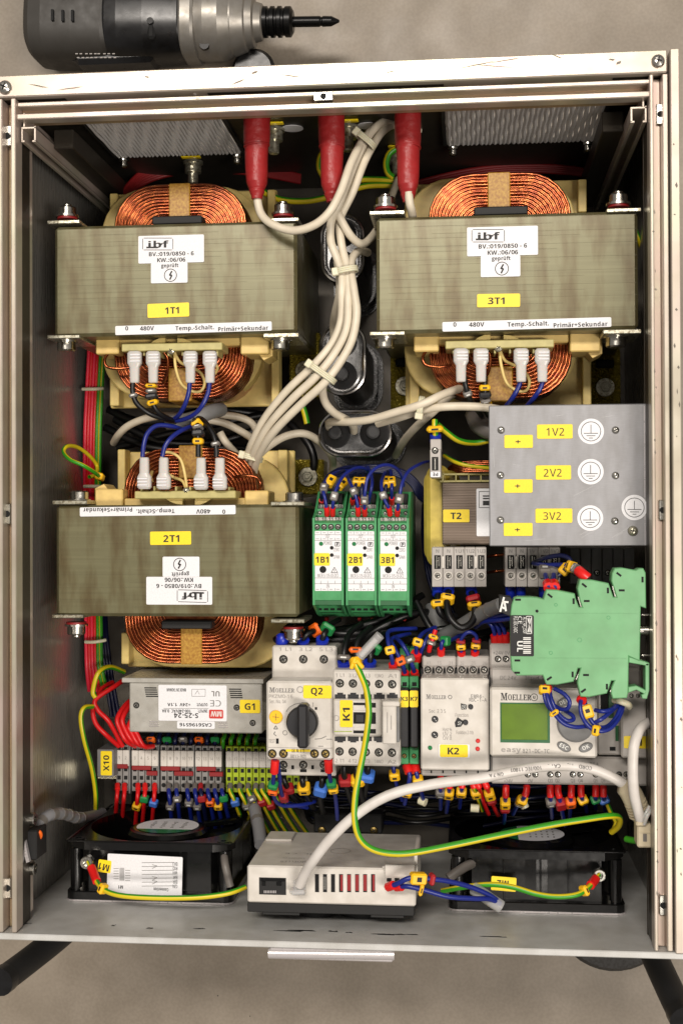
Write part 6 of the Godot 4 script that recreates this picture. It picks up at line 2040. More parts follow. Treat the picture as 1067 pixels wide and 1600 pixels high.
func module_wires() -> void:
	var G := "blue wires looping into the green signal modules"
	var z := -0.07
	var r := 0.00125
	var X := func(l: Array) -> Array:
		var o := []
		for i in range(0, l.size(), 3):
			o.append_array([480 + l[i] / 5.928, 720 + l[i + 1] / 5.928, l[i + 2]])
		return o
	var list := [
		["left module's terminal 11, arching right", [235, 500, -0.068, 235, 460, -0.064, 242, 370, -0.06, 272, 250, -0.062, 335, 140, -0.07, 435, 72, -0.08, 525, 68, -0.09, 580, 115, -0.11], "wire_blue", [fer(0.0, 0.09), ["wire_marker", 0.16, 0.24, 2.0, "mark_grey", 6]]],
		["left module's terminal 10, tight loop", [182, 500, -0.068, 180, 450, -0.064, 165, 350, -0.062, 150, 270, -0.065, 185, 170, -0.075, 280, 105, -0.09, 400, 85, -0.11], "wire_blue", [fer(0.0, 0.1), ["wire_marker", 0.26, 0.36, 2.0, "mark_grey", 6]]],
		["middle module's terminal 10", [470, 500, -0.068, 470, 450, -0.064, 455, 350, -0.062, 420, 250, -0.065, 385, 180, -0.075, 370, 110, -0.1], "wire_blue", [fer(0.0, 0.12), ["wire_marker", 0.26, 0.36, 2.0, "mark_grey", 6]]],
		["middle module's terminal 11, widest arch", [533, 500, -0.068, 530, 440, -0.062, 533, 300, -0.056, 560, 160, -0.056, 625, 75, -0.06, 720, 38, -0.066, 810, 62, -0.074, 870, 130, -0.085, 890, 230, -0.1], "wire_blue", [fer(0.0, 0.08), ["wire_marker", 0.13, 0.2, 2.0, "mark_grey", 6]]],
		["middle module's upper terminal, behind the arch", [565, 400, -0.09, 580, 320, -0.075, 600, 210, -0.075, 590, 120, -0.09, 560, 60, -0.11], "wire_blue", []],
		["right module's terminal 10", [765, 500, -0.068, 755, 440, -0.064, 720, 370, -0.062, 690, 270, -0.064, 690, 180, -0.072, 720, 110, -0.095], "wire_blue", [fer(0.0, 0.12), ["wire_marker", 0.24, 0.34, 2.0, "mark_grey", 6]]],
		["right module's terminal 11, sweeping off to the right", [832, 500, -0.068, 838, 440, -0.062, 855, 330, -0.058, 880, 200, -0.06, 945, 90, -0.068, 1060, 25, -0.085, 1130, 10, -0.1], "wire_blue", [fer(0.0, 0.08), ["wire_marker", 0.16, 0.25, 2.2, "mark_grey", 6]]],
		["right module's terminal 14, straight up", [782, 395, -0.085, 782, 330, -0.076, 783, 240, -0.074, 780, 150, -0.085, 770, 90, -0.1], "wire_blue", [fer(0.0, 0.18), mk(0.4, 0.62, "yellow", 2.5)]],
		["left module's terminal 13, dark loop", [130, 395, -0.09, 135, 320, -0.078, 145, 220, -0.08, 215, 120, -0.09, 330, 65, -0.1, 460, 50, -0.11], "wire_navy", [fer(0.0, 0.1)]],
		["left module, yellow markers on a slanting end", [165, 300, -0.075, 190, 230, -0.072, 240, 150, -0.078, 340, 90, -0.095], "wire_navy", [mk(0.15, 0.5, "yellow", 2.8)]],
		["left module, second slanting end under a yellow marker", [240, 300, -0.08, 300, 240, -0.08, 370, 170, -0.09, 450, 120, -0.11], "wire_navy", [mk(0.1, 0.45, "yellow", 2.6)]],
		["middle module's terminal 13, left one of two yellow markers", [415, 395, -0.085, 425, 330, -0.08, 450, 220, -0.082, 470, 130, -0.095], "wire_navy", [fer(0.0, 0.16), mk(0.5, 0.78, "yellow", 2.5)]],
		["middle module's terminal 14, right one of two yellow markers", [495, 395, -0.085, 498, 320, -0.08, 510, 220, -0.082, 520, 110, -0.1], "wire_navy", [fer(0.0, 0.16), mk(0.42, 0.68, "yellow", 2.5)]],
		["right module's terminal 13, yellow marker", [720, 330, -0.078, 725, 260, -0.075, 735, 190, -0.08, 745, 100, -0.1], "wire_navy", [mk(0.2, 0.6, "yellow", 2.5)]],
	]
	for e in list:
		wire("blue_wire", "blue wire at the " + e[0], X.call(e[1]), r, e[2], e[3], G)
	for i in 5:
		var d := i * 2.4
		wire("blue_wire", "dark blue wire behind the signal modules, %s from the top of its bundle" % NTH[i], [530 - d, 735 + d, -0.13, 575, 728 + d, -0.12, 612, 731 + d, -0.12, 640, 742 + d * 1.4, -0.125, 664 - d, 768 + d, -0.13, 690 - d, 800, -0.15], 0.0013, "wire_navy", [], "dark blue bundle behind the signal modules")
	for i in 5:
		wire("blue_wire", "dark wire hanging in the shadow left of the transformer T2, %s from the left" % NTH[i], [664 + i * 4, 765 + i * 3, -0.14, 660 + i * 4, 830, -0.16, 668 + i * 4, 900, -0.17, 690 + i * 5, 960, -0.16], 0.0013, "wire_navy", [], "dark wires left of the transformer T2")

func earth_wires() -> void:
	var p := 0.0021
	wire("earth_wire", "loose green and yellow wire with a clear tag, hanging over the contactor", [555, 1030, 0.0, 557, 1040, 0.002, 564, 1055, 0.003, 572, 1076, 0.004, 576, 1105, 0.004, 575, 1130, 0.004, 569, 1170, 0.003, 561, 1210, 0.003, 555, 1245, 0.004, 554, 1280, 0.005, 561, 1308, 0.006, 578, 1325, 0.006, 605, 1333, 0.005, 640, 1333, 0.004, 700, 1322, -0.002, 780, 1305, -0.01, 860, 1289, -0.018, 915, 1280, -0.024, 950, 1275, -0.03, 966, 1277, -0.04, 966, 1290, -0.05, 955, 1300, -0.06], p, "earth", [["yellow_tie", 0.0, 0.012, 2.0, "mark_yellow", 6]])
	var s := Shape.new()
	var a := P(562, 1026, 0.002)
	var b := P(594, 992, 0.004)
	s.tube(PackedVector3Array([a, b]), 0.0031, 16)
	var q := Shape.new()
	q.tube(PackedVector3Array([a.lerp(b, 0.05), a.lerp(b, 0.95)]), 0.0018, 10)
	var t := thing("wire_tag", "clear plastic tag tube slanting up over the contactor", "tag", a)
	part(s, "tube", M.clear, t)
	part(q, "core", M.sleeve, t)
	s = Shape.new()
	s.tube(PackedVector3Array([a.lerp(b, 0.82), a.lerp(b, 0.94)]), 0.0022, 10)
	part(s, "printed_band", M.mark_grey, t)
	s = Shape.new()
	s.box(P(552, 1036, 0.003), Vector3(0.008, 0.0025, 0.004), 0.0006, Basis(Vector3.BACK, 1.2))
	s.box(P(562, 1037, 0.003), Vector3(0.007, 0.0025, 0.004), 0.0006, Basis(Vector3.BACK, -0.9))
	part(s, "yellow_clip", M.mark_yellow, t)
	for e in [["green and yellow wire bolted to the left fan with a red cable lug", [139, 1346, -0.066, 146, 1362, -0.06, 154, 1381, -0.05, 168, 1393, -0.044, 195, 1400, -0.04, 250, 1403, -0.038, 310, 1402, -0.038, 355, 1396, -0.042, 384, 1386, -0.05]], ["green and yellow wire bolted to the right fan with a red cable lug", [935, 1366, -0.066, 928, 1376, -0.06, 917, 1388, -0.05, 900, 1398, -0.044, 870, 1401, -0.042, 838, 1397, -0.042, 800, 1386, -0.044, 765, 1382, -0.046, 725, 1386, -0.05, 690, 1392, -0.056]]]:
		var w := wire("earth_wire", e[0], e[1], 0.0018, "earth", [["cable_lug", 0.04, 0.15 if e[1].size() < 30 else 0.12, 1.75, "ferrule_red", 8], ["wire_marker", 0.2 if e[1].size() < 30 else 0.17, 0.235 if e[1].size() < 30 else 0.2, 1.9, "mark_yellow", 6]])
		screw(w, e[1][0], e[1][1] - 1, -0.069, 10, "socket", "steel", "lug_screw")
	var list := [
		["green and yellow wire at the PE terminal of the transformer T2", [679, 656, -0.065, 679, 668, -0.064, 680, 680, -0.066, 680, 690, -0.07], [["ferrule", 0.62, 1.0, 1.9, "ferrule_blue"], ["wire_marker", 0.25, 0.5, 2.6, "mark_yellow", 4]], p],
		["green and yellow wire sagging from the PE terminal behind the cover", [682, 662, -0.07, 697, 675, -0.075, 718, 689, -0.08, 745, 692, -0.085, 775, 685, -0.085], [], p],
		["thin green and yellow wire crossing above the transformer T2", [694, 712, -0.1, 712, 722, -0.085, 735, 728, -0.082, 775, 732, -0.085], [], 0.0015],
		["green and yellow wire looping at the left wall above the transformer 2T1", [160, 748, -0.12, 148, 738, -0.10, 130, 727, -0.09, 110, 718, -0.09, 100, 706, -0.095, 106, 697, -0.10, 122, 699, -0.115, 140, 712, -0.13, 152, 728, -0.14, 150, 742, -0.13, 140, 745, -0.12], [["wire_marker", 0.02, 0.08, 1.8, "mark_yellow", 5]], 0.0015],
		["green and yellow wire running down the left wall beside the terminal strip", [195, 1050, -0.17, 172, 1042, -0.16, 154, 1052, -0.15, 146, 1080, -0.15, 150, 1090, -0.15], [], 0.002],
		["green and yellow wire curving from the left wall down behind the left fan", [145, 1104, -0.14, 132, 1106, -0.13, 127, 1122, -0.128, 132, 1155, -0.13, 144, 1200, -0.14, 150, 1240, -0.15, 150, 1275, -0.16], [], 0.0019],
		["green and yellow wire under the left and middle red sleeves, lower one", [412, 300, -0.14, 440, 312, -0.14, 480, 314, -0.14, 520, 305, -0.14, 545, 290, -0.14], [], 0.0024],
		["green and yellow wire behind the middle red sleeve, upper one", [540, 285, -0.15, 570, 280, -0.15, 610, 282, -0.15, 650, 290, -0.15], [], 0.0024],
		["green and yellow wire behind the middle red sleeve, second one", [545, 298, -0.15, 575, 290, -0.15, 615, 290, -0.15, 650, 297, -0.15], [], 0.0024],
		["green and yellow wire bowing out left of the right red sleeve", [622, 230, -0.12, 608, 240, -0.12, 603, 256, -0.12, 606, 270, -0.12, 614, 277, -0.12], [], 0.0024],
		["green and yellow wire bowing out left of the middle red sleeve", [510, 232, -0.12, 501, 245, -0.12, 499, 262, -0.12, 505, 275, -0.12], [], 0.0024],
		["green and yellow wire hanging behind the white cable at lower right", [940, 1232, -0.09, 948, 1255, -0.085, 955, 1272, -0.07, 962, 1285, -0.07, 958, 1296, -0.07], [], 0.0016],
		["yellow and green wire beside the transformer 3T1 at the right wall", [990, 355, -0.15, 998, 375, -0.15, 1003, 395, -0.16], [], 0.0018],
		["short green and yellow wire below the slanting beige bundle", [470, 628, -0.15, 476, 645, -0.15, 480, 662, -0.15], [], 0.0024],
	]
	for e in list:
		wire("earth_wire", e[0], e[1], e[3], "earth", e[2], "green and yellow earth wires")
	wire("green_wire", "short green wire end beside the pale plug at lower right", [978, 1311, -0.05, 988, 1313, -0.045, 1000, 1314, -0.04], 0.0022, "wire_green")

func bundles() -> void:
	# upright bundle at the left wall
	for i in 6:
		var x := 134.0 + i * 4.6
		var m: String = ["wire_pink", "wire_red", "wire_pink", "wire_red", "wire_green", "earth"][i]
		wire("riser_wire", "%s wire in the upright bundle along the left wall, %s from the left" % [["pink red", "red", "pink red", "red", "green", "green and yellow"][i], NTH[i]], [x + 8, 500, -0.2, x + 6, 545, -0.185, x + 3, 600, -0.18, x, 660, -0.18, x - 1, 720, -0.185, x - 1, 800, -0.195, x, 900, -0.19, x + 1, 980, -0.175, x + 2, 1040, -0.17, x + 6 + i, 1080, -0.175], 0.0016, m, [], "upright wires along the left wall")
	for i in 3:
		wire("riser_wire", "dark blue wire in the upright bundle along the left wall, %s one" % NTH[i], [158 + i * 4, 960, -0.2, 160 + i * 4, 1000, -0.19, 166 + i * 5, 1060, -0.19, 175 + i * 6, 1120, -0.19], 0.0015, "wire_navy", [], "upright wires along the left wall")
	for i in 3:
		wire("cable_tie", "pale cable tie across the upright wires at the left wall, %s from the top" % NTH[i], [[130, 608, -0.172, 145, 608, -0.168, 162, 607, -0.172], [134, 1003, -0.165, 148, 1003, -0.162, 166, 1000, -0.166], [132, 760, -0.176, 146, 760, -0.174, 160, 760, -0.178]][i], 0.0014, "tie", [], "pale cable ties on the upright wires", "cable tie")
	# red wires behind the coils at the top
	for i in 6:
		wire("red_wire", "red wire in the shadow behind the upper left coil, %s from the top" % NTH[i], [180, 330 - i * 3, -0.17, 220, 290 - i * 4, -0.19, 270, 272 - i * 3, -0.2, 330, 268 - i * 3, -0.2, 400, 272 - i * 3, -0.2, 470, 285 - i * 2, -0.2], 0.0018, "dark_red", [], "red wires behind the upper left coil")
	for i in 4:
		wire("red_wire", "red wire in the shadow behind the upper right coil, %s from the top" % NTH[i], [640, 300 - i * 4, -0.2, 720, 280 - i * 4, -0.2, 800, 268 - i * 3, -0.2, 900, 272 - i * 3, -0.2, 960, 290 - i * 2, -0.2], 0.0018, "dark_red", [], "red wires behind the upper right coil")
	# black cables in the gap and behind the devices
	var k := 0
	for e in [[170, 640, 230, 660, 330, 640, 420, 650], [180, 655, 250, 690, 340, 690, 430, 660], [165, 668, 240, 700, 350, 705, 430, 690], [185, 700, 260, 680, 350, 660, 430, 645], [200, 712, 280, 708, 360, 700, 440, 712], [430, 640, 480, 690, 490, 730, 470, 770]]:
		wire("black_cable", "black cable in the dark gap between the transformers 1T1 and 2T1, %s of six" % NTH[k], [e[0], e[1], -0.19, e[2], e[3], -0.175, e[4], e[5], -0.175, e[6], e[7], -0.19], 0.0032, "wire_black", [], "black cables in the gap between transformers", "cable")
		k += 1
	k = 0
	for e in [[430, 1000, 470, 980, 520, 985, 600, 970], [440, 1010, 500, 1000, 560, 995, 650, 960], [520, 1010, 545, 985, 600, 965, 660, 930], [560, 1020, 580, 990, 640, 960, 700, 955], [470, 975, 530, 990, 600, 985, 670, 985], [650, 940, 680, 990, 720, 1000, 790, 990], [640, 1010, 680, 985, 730, 985, 780, 1005], [640, 990, 690, 1000, 740, 992, 800, 975]]:
		wire("black_cable", "black cable in the shadow above the contactor row, %s of eight" % NTH[k], [e[0], e[1], -0.11, e[2], e[3], -0.10, e[4], e[5], -0.105, e[6], e[7], -0.13], 0.0026, "wire_black", [], "black cables above the contactor row", "cable")
		k += 1
	for i in 10:
		var y := 1232.0 + i * 5.5
		var j := func() -> float: return (rng.randf() - 0.5) * 26.0
		wire("navy_wire", "dark blue wire in the shadow below the device row, %s from the top" % NTH[i], [430 + i * 6, y - 10, -0.19, 500 + j.call(), y + j.call(), -0.185 + 0.02 * rng.randf(), 580 + j.call(), y + j.call(), -0.18, 660 + j.call(), y + j.call(), -0.185 + 0.03 * rng.randf(), 740 + j.call(), y + j.call(), -0.18, 820 + j.call(), y + j.call(), -0.18 + 0.02 * rng.randf(), 930, y - 8 + j.call(), -0.19], 0.0017, "wire_black" if i % 3 else "wire_navy", [], "dark wires in the shadow below the device row")
	var s := Shape.new()
	bx(s, 490, 1272, 597, 1302, -0.2, -0.16, 0.001)
	var t := thing("ceramic_terminal", "dark terminal block with brass screws behind the network coupler", "terminal block", P(545, 1290, -0.19))
	part(s, "block", M.black_matt, t)
	for i in 4:
		screw(t, 503 + i * 27, 1297, -0.159, 6, "cross", "brass", "terminal_screw")
	s = Shape.new()
	bx(s, 205, 1240, 410, 1262, -0.24, -0.21, 0.001)
	solo([[s, M.black_matt]], "cable_tray", "dark tray low behind the terminal strip's wires", "cable tray", P(305, 1260, -0.24))
	# clear hoses near the second terminal row
	wire("clear_hose", "clear grey hose with blue wires slanting up to the second terminal row", [690, 995, -0.10, 720, 978, -0.088, 750, 960, -0.075, 770, 950, -0.06, 785, 944, -0.045], 0.0052, "grey", [["hose_band", 0.45, 0.47, 1.05, "mark_grey"], ["hose_band", 0.7, 0.72, 1.05, "mark_grey"]], "", "hose")
	wire("clear_hose", "clear grey hose bend under the black wires of the terminals 1U1 to 1U3", [676, 945, -0.12, 682, 970, -0.115, 695, 990, -0.11, 715, 990, -0.1], 0.006, "grey", [], "", "hose")
	wire("clear_hose", "pale spiral hose between the left fan and the network coupler", [392, 1235, -0.18, 398, 1262, -0.16, 404, 1290, -0.14, 408, 1320, -0.12], 0.005, "hose", [["hose_band", 0.3, 0.36, 1.05, "mark_grey"], ["hose_band", 0.55, 0.61, 1.05, "mark_grey"]], "", "hose")
	wire("grey_cable", "grey fan cable coming out beside the right fan's corner", [700, 1372, -0.07, 725, 1355, -0.075, 745, 1345, -0.085, 752, 1332, -0.1], 0.0034, "mark_grey", [], "", "cable")
	wire("grey_cable", "grey fan cable at the left fan's right corner", [350, 1322, -0.09, 352, 1350, -0.072, 360, 1385, -0.07], 0.0028, "mark_grey", [], "", "cable")

func plug_wires() -> void:
	# wires under the terminals N to 1U3
	var G := "black wires with blue ferrules under the terminal row 1U1 to 1U3"
	wire("black_wire", "black wire with blue ferrule under the first N terminal left of 1U1", [684, 914, -0.09, 684, 928, -0.085, 684, 945, -0.08, 688, 958, -0.08, 700, 966, -0.085, 712, 962, -0.09], 0.0024, "wire_black", [["ferrule", 0.0, 0.22, 1.7, "ferrule_blue"], mk(0.33, 0.5, "yellow", 2.3)], G)
	wire("black_wire", "black wire with blue ferrule looping from the second N terminal to 1U2", [701, 914, -0.09, 700, 928, -0.082, 698, 945, -0.075, 703, 965, -0.07, 718, 980, -0.068, 733, 976, -0.07, 741, 962, -0.074, 741, 945, -0.078, 737, 928, -0.084, 735, 914, -0.09], 0.0024, "wire_black", [["ferrule", 0.0, 0.09, 1.7, "ferrule_blue"], mk(0.14, 0.22, "yellow", 2.3), mk(0.74, 0.8, "yellow", 2.3), mk(0.8, 0.87, "red", 2.3), ["ferrule", 0.91, 1.0, 1.7, "ferrule_blue"]], G)
	for i in 3:
		var x: float = [797.0, 813.0, 849.0][i]
		wire("blue_ferrule", "blue ferrule under the %s wired terminal of the row 1V1 to 1V3" % NTH[i], [x, 914, -0.09, x, 924, -0.088, x + 2, 945, -0.1], 0.0035, "ferrule_blue", [], "blue ferrules under the terminal row 1V1 to 1V3", "ferrule")
	# blue wires from the relay board's upper notches
	var r := 0.00135
	wire("blue_wire", "blue wire arching from terminal 1V1 to the green board's red ferrule", [833, 880, -0.07, 850, 883, -0.05, 880, 883, -0.035, 898, 888, -0.02, 908, 896, -0.012, 918, 904, -0.01], r * 1.2, "wire_blue", [mk(0.66, 0.76, "yellow", 2.6), mk(0.77, 0.84, "grey", 2.3), ["ferrule", 0.87, 1.0, 2.2, "ferrule_red"]])
	wire("blue_wire", "dark blue loop over terminal 1V2 above the green board", [836, 878, -0.068, 850, 872, -0.05, 875, 868, -0.04, 890, 875, -0.035, 882, 890, -0.035, 872, 900, -0.035], r * 1.2, "wire_navy", [mk(0.8, 0.98, "yellow", 2.4)])
	wire("blue_wire", "short blue wire pair into the green board's left notch, left one", [850, 888, -0.05, 853, 905, -0.03, 857, 918, -0.012], r * 1.2, "wire_blue", [mk(0.0, 0.35, "grey", 3.0), ["ferrule", 0.78, 1.0, 2.2, "ferrule_red"]])
	wire("blue_wire", "short blue wire pair into the green board's left notch, right one", [866, 888, -0.05, 864, 905, -0.03, 866, 918, -0.012], r * 1.2, "wire_blue", [mk(0.0, 0.35, "grey", 3.0), ["ferrule", 0.78, 1.0, 2.2, "ferrule_red"]])
	# loops under the relay board, over the keypad
	var K := func(l: Array) -> Array:
		var o := []
		for i in range(0, l.size(), 3):
			o.append_array([830 + l[i] / 5.335, 1060 + l[i + 1] / 5.335, l[i + 2]])
		return o
	var H := "blue wires hanging from the green board over the keypad"
	for e in [
		["leaving the left red ferrule to the left", [110, 55, -0.01, 105, 100, -0.008, 115, 180, -0.006, 150, 250, -0.006, 190, 270, -0.012], [mk(0.0, 0.3, "yellow", 3.0)]],
		["long one reaching the lower yellow marker", [130, 70, -0.01, 130, 150, -0.005, 175, 270, -0.002, 260, 370, -0.002, 360, 405, -0.004, 450, 400, -0.008, 500, 410, -0.012], [["ferrule", 0.0, 0.06, 2.2, "ferrule_red"], mk(0.34, 0.42, "yellow", 2.6)]],
		["round bend beside the DEL key", [190, 85, -0.01, 270, 130, -0.006, 315, 190, -0.004, 300, 250, -0.005, 240, 255, -0.008, 180, 220, -0.012], []],
		["bend over the keypad's upper edge", [150, 110, -0.012, 170, 190, -0.008, 220, 290, -0.006, 290, 350, -0.006, 345, 345, -0.008, 340, 310, -0.01, 280, 270, -0.014], []],
		["from the right red ferrule down", [420, 170, -0.01, 405, 220, -0.006, 415, 300, -0.004, 450, 370, -0.003, 500, 420, -0.004, 540, 440, -0.006], [["ferrule", 0.0, 0.08, 2.4, "ferrule_red"]]],
		["under the upper yellow marker", [440, 175, -0.012, 450, 230, -0.01, 475, 310, -0.008, 510, 370, -0.006, 560, 405, -0.006, 630, 400, -0.01, 700, 330, -0.014, 740, 240, -0.02, 745, 200, -0.03], [mk(0.05, 0.25, "yellow", 2.8)]],
		["level one to the tie on the right", [530, 265, -0.01, 590, 275, -0.006, 660, 260, -0.01, 710, 220, -0.02, 740, 195, -0.03], []],
		["rising one to the tie on the right", [520, 370, -0.006, 580, 340, -0.004, 650, 285, -0.01, 715, 225, -0.02, 745, 195, -0.03], []],
		["lowest sweep to the tie on the right", [500, 425, -0.005, 570, 440, -0.003, 650, 420, -0.006, 715, 350, -0.012, 755, 260, -0.02, 760, 200, -0.03], [mk(0.0, 0.14, "yellow", 2.8)]],
		["second lowest sweep to the tie", [540, 405, -0.008, 600, 425, -0.007, 660, 395, -0.01, 720, 310, -0.016, 750, 220, -0.028], []]]:
		wire("blue_wire", "blue keypad wire " + e[0], K.call(e[1]), 0.0014, "wire_blue", e[2], H)
	wire("cable_tie", "pale cable tie round the blue wires below the green board", K.call([690, 180, -0.022, 740, 190, -0.016, 800, 215, -0.02, 815, 235, -0.03]), 0.0022, "tie", [], "", "cable tie")
	# wires above the supply terminals of the controller
	for i in 3:
		wire("blue_wire", "blue wire with red ferrule into the controller's 24 volt terminals, %s from the left" % NTH[i], [774 + i * 8, 1008, -0.075, 773 + i * 8, 994, -0.072, 768 + i * 8, 978, -0.07, 756 + i * 7, 968, -0.074, 735 + i * 5, 972, -0.085, 710, 985 + i * 4, -0.1], 0.0015, "wire_blue", [["ferrule", 0.0, 0.14, 2.2, "ferrule_red"]], "blue wires into the controller's supply")
	for i in 3:
		wire("blue_wire", "blue wire bending behind the green board's black plug, %s one" % NTH[i], [735 + i * 4, 968 + i * 6, -0.09, 755, 962 + i * 5, -0.075, 778, 955 + i * 7, -0.06, 800, 950 + i * 8, -0.055], 0.0016, "wire_blue", [], "blue wires behind the board's plug")
	# above the monitoring relay
	var N := "marked wires into the monitoring relay"
	wire("red_wire", "red wire with yellow and dark markers at the monitoring relay's first terminal", [669, 1026, -0.075, 671, 1012, -0.07, 675, 1000, -0.068, 680, 985, -0.07], 0.0017, "wire_red", [["ferrule", 0.0, 0.24, 1.8, "knob"], mk(0.5, 0.68, "grey", 2.1), mk(0.68, 0.86, "yellow", 2.2)], N)
	wire("blue_wire", "blue wire with a green marker at the monitoring relay's second terminal", [689, 1027, -0.075, 689, 1012, -0.07, 692, 1002, -0.07, 705, 1000, -0.08, 722, 990, -0.09], 0.0014, "wire_blue", [["ferrule", 0.0, 0.2, 2.0, "ferrule_red"], mk(0.34, 0.55, "green", 2.8)], N)
	wire("blue_wire", "blue jumper arch with two yellow markers above the monitoring relay", [721, 1027, -0.075, 720, 1012, -0.07, 720, 1000, -0.068, 727, 990, -0.066, 736, 988, -0.066, 744, 995, -0.068, 743, 1008, -0.07, 741, 1027, -0.075], 0.0013, "wire_blue", [["ferrule", 0.0, 0.11, 2.3, "ferrule_red"], mk(0.15, 0.26, "yellow", 2.9), mk(0.26, 0.32, "red", 2.8), mk(0.74, 0.84, "yellow", 2.9), mk(0.68, 0.74, "red", 2.8), ["ferrule", 0.89, 1.0, 2.3, "ferrule_red"]], N)
	# above the slim relays and the contactor
	var Q := "blue wires into the contactor and slim relays"
	for e in [
		["blue wire with yellow marker into the contactor's A1 terminal", [614, 1050, -0.065, 613, 1035, -0.06, 610, 1018, -0.058, 606, 1000, -0.062, 610, 985, -0.075, 650, 982, -0.09], [["ferrule", 0.0, 0.12, 2.0, "ferrule_red"], mk(0.22, 0.34, "yellow", 2.6)]],
		["blue wire with orange marker into the slim relay K3", [634, 1058, -0.072, 630, 1042, -0.066, 624, 1028, -0.064, 616, 1012, -0.066, 612, 998, -0.075, 640, 990, -0.09], [["ferrule", 0.0, 0.08, 2.0, "ferrule_red"], mk(0.2, 0.34, "orange", 2.6)]],
		["blue wire with grey marker into the slim relay K7", [649, 1056, -0.072, 644, 1040, -0.066, 638, 1024, -0.064, 628, 1006, -0.066, 618, 996, -0.078], [["ferrule", 0.0, 0.1, 2.0, "ferrule_red"], mk(0.3, 0.46, "grey", 2.6)]],
		["blue wire with yellow marker above the slim relays, left of a pair", [651, 1030, -0.08, 650, 1016, -0.072, 652, 1003, -0.07, 660, 990, -0.078, 680, 980, -0.09], [["ferrule", 0.0, 0.18, 2.6, "ferrule_red"], mk(0.3, 0.5, "yellow", 2.7)]],
		["blue wire above the slim relays, right of a pair", [655, 1028, -0.08, 660, 1012, -0.072, 668, 996, -0.074, 680, 985, -0.085], []],
		["black wire with blue ferrule and orange marker into the contactor's L2 terminal", [557, 1047, -0.07, 557, 1030, -0.066, 556, 1014, -0.066, 562, 996, -0.072, 580, 980, -0.085], [["ferrule", 0.0, 0.16, 2.2, "ferrule_blue"], mk(0.3, 0.42, "orange", 2.6)]],
		["black wire with blue ferrule into the contactor's L1 terminal", [538, 1047, -0.07, 537, 1032, -0.066, 539, 1012, -0.068, 546, 990, -0.078, 565, 975, -0.09], [["ferrule", 0.0, 0.16, 2.2, "ferrule_blue"], mk(0.18, 0.28, "grey", 2.6)]],
		["black wire with blue ferrule and green marker into the contactor's L3 terminal", [578, 1047, -0.07, 578, 1033, -0.066, 580, 1020, -0.066, 590, 1005, -0.075, 600, 990, -0.09], [["ferrule", 0.0, 0.18, 2.2, "ferrule_blue"], mk(0.4, 0.52, "green", 2.8)]],
		["black wire with blue ferrule into the motor switch's first terminal", [441, 1009, -0.085, 441, 998, -0.082, 444, 985, -0.09, 455, 975, -0.1], [["ferrule", 0.0, 0.3, 2.2, "ferrule_blue"]]],
		["black wire with orange marker into the motor switch's second terminal", [473, 1009, -0.085, 474, 998, -0.08, 481, 990, -0.08, 492, 985, -0.085, 505, 975, -0.1], [["ferrule", 0.0, 0.2, 2.2, "ferrule_blue"], mk(0.5, 0.64, "orange", 2.6)]],
		["black wire with green marker into the motor switch's third terminal", [503, 1009, -0.085, 504, 998, -0.08, 508, 988, -0.08, 518, 975, -0.09, 530, 968, -0.1], [["ferrule", 0.0, 0.2, 2.2, "ferrule_blue"], mk(0.4, 0.55, "green", 2.8)]]]:
		wire("device_wire", e[0], e[1], 0.0015 if e[0].begins_with("blue") else 0.0021, "wire_blue" if e[0].begins_with("blue") else "wire_black", e[2], Q)
	# below the devices
	var U := "marked wires below the device row"
	var pal := ["yellow", "orange", "red", "grey", "blue", "green"]
